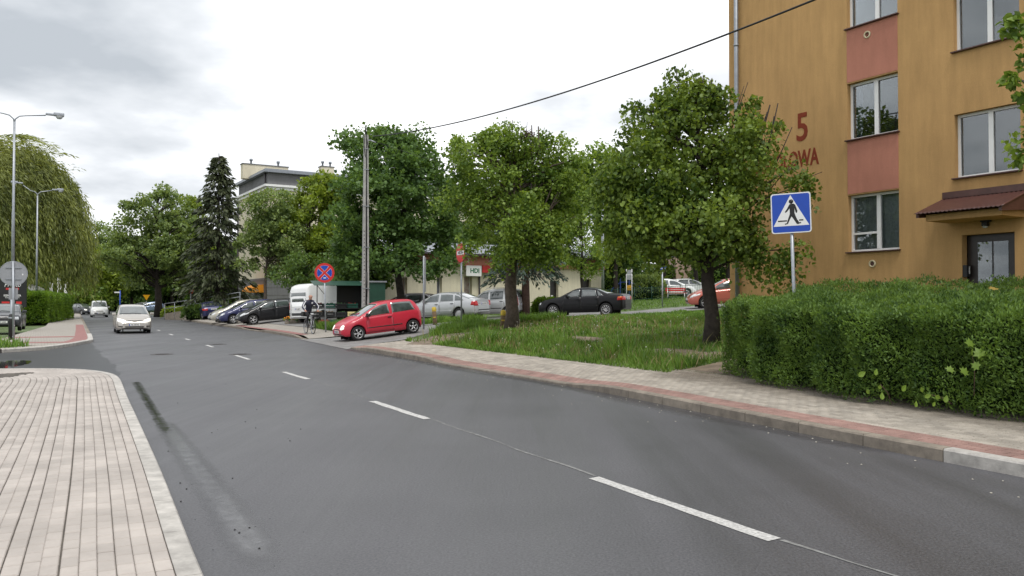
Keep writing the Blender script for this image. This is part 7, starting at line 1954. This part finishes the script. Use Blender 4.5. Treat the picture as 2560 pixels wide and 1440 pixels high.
# grit scattered on road and pavers
b = MB()
for k in range(55):
    px, py = rng.uniform(380, 760), rng.uniform(960, 1420); r_ = ray(px, py); kk = -CAM_H / r_.z; x, y = r_.x * kk, r_.y * kk; s, t = ST(x, y)
    if t < tl(s) + .05: continue
    r = rng.choice((.003, .004, .005, .008)); b.lathe([(0, 0), (r, .002), (r * .8, r), (0, r * 1.2)], 6, 'Z', (x, y, .001))
tag(b.build('road_grit', M_SBLACK), 'dark pebbles scattered on the asphalt', 'grit', kind='stuff')
b = MB()
for k in range(130):
    s = rng.uniform(3, 26); x, y = P(s, float(tk(s)) - abs(rng.gauss(0, .5)) - .05); r = rng.uniform(.006, .014); b.lathe([(0, 0), (r, .001), (r * .7, r * .5), (0, r * .6)], 5, 'Z', (x, y, .002))
tag(b.build('fallen_petals', mat('pale_litter', (.5, .47, .40), .8)), 'pale petals and grit lying along the right kerb', 'litter', kind='stuff')

# ------------------------------------------------------------------ cyclist
Y = 38.0; g = on_ground(773, Y); HD = math.atan2(-SD.y, -SD.x) + .03
BK = thing('bicycle', 'silver and black bicycle ridden along the pavement', 'bicycle', g, HD)
M_FRAME = mat('bicycle_frame', (.40, .41, .43), .35, metal=.4); M_SKIN = mat('skin', (.52, .29, .21), .55, var=.12, scale=14); M_JKT = mat('navy_jacket', (.035, .037, .065), .8, var=.3, scale=12); M_TRS = mat('black_trousers', (.012, .012, .014), .85, var=.2, scale=10); M_SHOE = mat('dark_shoes', (.03, .028, .026), .6); M_STRIPE = mat('white_stripe', (.72, .72, .74), .7); M_HAIR = mat('grey_stubble', (.16, .13, .115), .9)
rh, fh, bb, st_, ht0, ht1 = Vector((-.46, 0, .34)), Vector((.58, 0, .34)), Vector((-.03, 0, .29)), Vector((-.19, 0, .82)), Vector((.40, 0, .70)), Vector((.36, 0, .88))
for c, nm in ((rh, 'rear_wheel'), (fh, 'front_wheel')):
    w_ = MB().lathe([(.318, -.02), (.34, -.012), (.345, 0), (.34, .012), (.318, .02), (.312, 0)], 30, 'Y', closed=True); W_ = w_.build('wheel', M_TYRE, BK); W_.location = c
    MB().lathe([(.30, -.012), (.314, -.014), (.314, .014), (.30, .012)], 30, 'Y', closed=True).build('rim', M_GALV, W_)
    sp_ = MB()
    for k in range(16): a = 2 * math.pi * k / 16; sp_.tube([(0, .02 * (-1) ** k, 0), (.305 * math.cos(a), 0, .305 * math.sin(a))], .002, 3, cap=False)
    sp_.tube([(0, -.04, 0), (0, .04, 0)], .022, 8); sp_.build('spokes', M_GALV, W_)
fr = MB()
for a, b_, r in ((bb, st_, .017), (bb, ht0, .022), (st_ + (bb - st_) * .12, ht1 - Vector((0, 0, .05)), .017), (ht0, ht1, .02)): fr.tube([a, b_], r, 8)
for sd in (-1, 1):
    o_ = Vector((0, sd * .055, 0)); fr.tube([bb + o_ * .5, rh + o_], .009, 6); fr.tube([st_ + (bb - st_) * .12 + o_ * .4, rh + o_], .008, 6); fr.tube([ht0 + o_ * .8, fh + o_], .013, 6)
fr.build('frame', M_FRAME, BK)
MB().tube([ht1, ht1 + Vector((-.02, 0, .08)), ht1 + Vector((.05, 0, .13))], .015, 6).tube([(.36, -.31, 1.03), (.40, -.15, 1.03), (.41, 0, 1.01), (.40, .15, 1.03), (.36, .31, 1.03)], .012, 8).build('handlebar', M_SBLACK, BK)
MB().tube([st_, (-.215, 0, .90)], .013, 6).box((-.20, 0, .92), (.26, .14, .05), bev=.02).build('saddle', M_SBLACK, BK)
MB().lathe([(.06, -.008), (.09, -.004), (.09, .004), (.06, .008)], 18, 'Y', bb + Vector((0, -.05, 0)), closed=True).tube([bb + Vector((0, -.06, 0)), (.10, -.09, .40)], .01, 6).tube([bb + Vector((0, .06, 0)), (-.16, .09, .18)], .01, 6).box((.10, -.13, .40), (.10, .09, .02)).box((-.16, .13, .18), (.10, .09, .02)).build('crank', M_SBLACK, BK)
b = MB().box((.42, .0, .92), (.10, .12, .08), bev=.02); b.build('headlamp', M_LENS, BK)
bs = MB()
for k in range(5): bs.box((-.55, 0, .80 + .045 * k), (.36, .30, .01))
for x in (-.72, -.38): bs.box((x, 0, .90), (.01, .30, .22))
for y_ in (-.15, .15): bs.box((-.55, y_, .90), (.34, .01, .22))
bs.build('rear_basket', M_SBLACK, BK)

def skin_body(joints, edges, root_i, sub=2):
    me = bpy.data.meshes.new('person'); me.from_pydata([j[0] for j in joints], edges, [])
    o = bpy.data.objects.new('person', me); COL.objects.link(o)
    md = o.modifiers.new('skin', 'SKIN'); md.use_smooth_shade = True
    for i, j in enumerate(joints):
        r = j[1]; me.skin_vertices[0].data[i].radius = r if isinstance(r, tuple) else (r, r); me.skin_vertices[0].data[i].use_root = (i == root_i)
    sb_ = o.modifiers.new('sub', 'SUBSURF'); sb_.levels = sub; sb_.render_levels = sub
    dg = bpy.context.evaluated_depsgraph_get(); dg.update()
    out = bpy.data.meshes.new_from_object(o.evaluated_get(dg)); COL.objects.unlink(o); bpy.data.objects.remove(o)
    return out
J, E_ = [], []
def jn(p_, r, parent=None):
    J.append((tuple(p_), r)); i = len(J) - 1
    if parent is not None: E_.append((parent, i))
    return i
pel = jn((-.17, 0, 1.02), (.15, .12)); wst = jn((-.08, 0, 1.18), (.14, .11), pel); che = jn((.03, 0, 1.36), (.19, .13), wst); up_ = jn((.09, 0, 1.49), (.16, .11), che); nk = jn((.14, 0, 1.57), .06, up_); hd0 = jn((.18, 0, 1.64), (.075, .085), nk); hd1 = jn((.205, 0, 1.72), (.085, .10), hd0); hd2 = jn((.20, 0, 1.80), (.07, .08), hd1)
for sd, kn, an, toe in ((1, (.20, .13, .80), (.0, .13, .34), (.02, .14, .22)), (-1, (.24, -.13, .88), (.12, -.13, .50), (.14, -.14, .44))):
    sh = jn((.08, sd * .21, 1.46), .085, up_); el = jn((.19, sd * .37, 1.24), .062, sh); wr = jn((.33, sd * .30, 1.08), .040, el); hn = jn((.375, sd * .285, 1.055), (.038, .028), wr)
    hp_ = jn((-.13, sd * .10, .98), .095, pel); k_ = jn(kn, .068, hp_); a_ = jn(an, .045, k_); jn((an[0] + .02, an[1], an[2] - .07 if sd > 0 else an[2] - .05), (.045, .045), a_)
me = skin_body(J, E_, pel)
# add face, ears, fingers and shoes to the same mesh
ex = MB(); ncut = len(me.polygons)
hc = Vector((.205, 0, 1.72))
def grp(fn):
    a = len(ex.f); fn(); return (a, len(ex.f))
face = grp(lambda: (ex.tube([hc + Vector((.075, 0, .03)), hc + Vector((.115, 0, -.02)), hc + Vector((.09, 0, -.04))], [.010, .017, .012], 6), ex.box(hc + Vector((.083, 0, -.075)), (.02, .05, .012), bev=.004),
    [ex.lathe([(0, -.02), (.022, -.012), (.03, 0), (.022, .012), (0, .02)], 8, 'Y', hc + Vector((-.005, s_ * .083, -.01))) for s_ in (-1, 1)]))
fing = grp(lambda: [[ex.tube([(.36 + .0, s_ * (.255 + .021 * k), 1.062), (.40 + .004 * (k % 2), s_ * (.255 + .021 * k), 1.058), (.412, s_ * (.255 + .021 * k), 1.030), (.385, s_ * (.255 + .021 * k), 1.016 - .003 * k)], [.011, .0105, .010, .008], 6) for k in range(4)] + [ex.tube([(.35, s_ * .25, 1.05), (.365, s_ * .235, 1.03), (.39, s_ * .228, 1.018)], [.012, .011, .009], 6)] for s_ in (-1, 1)])
eyes = grp(lambda: [ex.lathe([(0, -.008), (.009, 0), (0, .008)], 6, 'Y', hc + Vector((.088, s_ * .032, .025))) for s_ in (-1, 1)])
shoes = grp(lambda: [ex.box(c_, (.26, .09, .08), Matrix.Rotation(a_, 3, 'Y'), bev=.03) for c_, a_ in (((.08, .13, .245), .12), ((.19, -.13, .425), -.05))])
Vb = [tuple(v.co) for v in me.vertices]; Fb = [tuple(p_.vertices) for p_ in me.polygons]; o_ = len(Vb)
allF = Fb + [tuple(i + o_ for i in f) for f in ex.f]; allV = Vb + ex.v
mi = []
for i, f in enumerate(allF):
    c = sum((Vector(allV[k]) for k in f), Vector()) / len(f)
    if i >= len(Fb):
        k = i - len(Fb); mi.append(3 if eyes[0] <= k < eyes[1] else 4 if shoes[0] <= k < shoes[1] else 0)
    elif c.z > 1.565 and c.x > .03 and abs(c.y) < .12: mi.append(5 if (c.z > 1.765 and c.x < .24) or (c.z > 1.70 and c.x < .17) else 0)
    elif c.x > .345 and abs(c.y) > .2 and c.z > 1.0: mi.append(0)
    elif c.z < 1.0 + .12 * (c.x < -.1) and not (abs(c.y) > .22 and c.z > 1.0): mi.append(2)
    else: mi.append(1)
pm = mesh_np('person', np.array(allV), allF, [M_SKIN, M_JKT, M_TRS, M_SBLACK, M_SHOE, M_HAIR], True, mi)
PE = obj('person', pm); PE.location = g; PE.rotation_euler = (0, 0, HD); tag(PE, 'person in a navy tracksuit top with white sleeve stripes riding the bicycle', 'person')
bv = BVHTree.FromPolygons([Vector(v) for v in Vb], Fb)
for sd in (-1, 1):       # sleeve stripes and badge lie on the jacket
    rows = []
    pts = [Vector((.10, sd * .26, 1.52)), Vector((.14, sd * .36, 1.38)), Vector((.21, sd * .44, 1.24)), Vector((.28, sd * .34, 1.15)), Vector((.325, sd * .33, 1.10))]
    for p_ in pts:
        row = []
        for w_ in (-.028, .028):
            h_ = bv.find_nearest(p_ + Vector((.10, sd * w_ - sd * .05, .04))); row.append(h_[0] + h_[1] * .012)
        rows.append(row)
    MB().grid(rows).build('sleeve_stripe', M_STRIPE, PE)
h_ = bv.find_nearest(Vector((.25, .09, 1.40))); bd = MB().lathe([(0, .004), (.04, .004), (.045, 0)], 12, 'X').build('badge', M_STRIPE, PE); bd.location = h_[0] + h_[1] * .004; bd.rotation_euler = h_[1].to_track_quat('X', 'Z').to_euler()
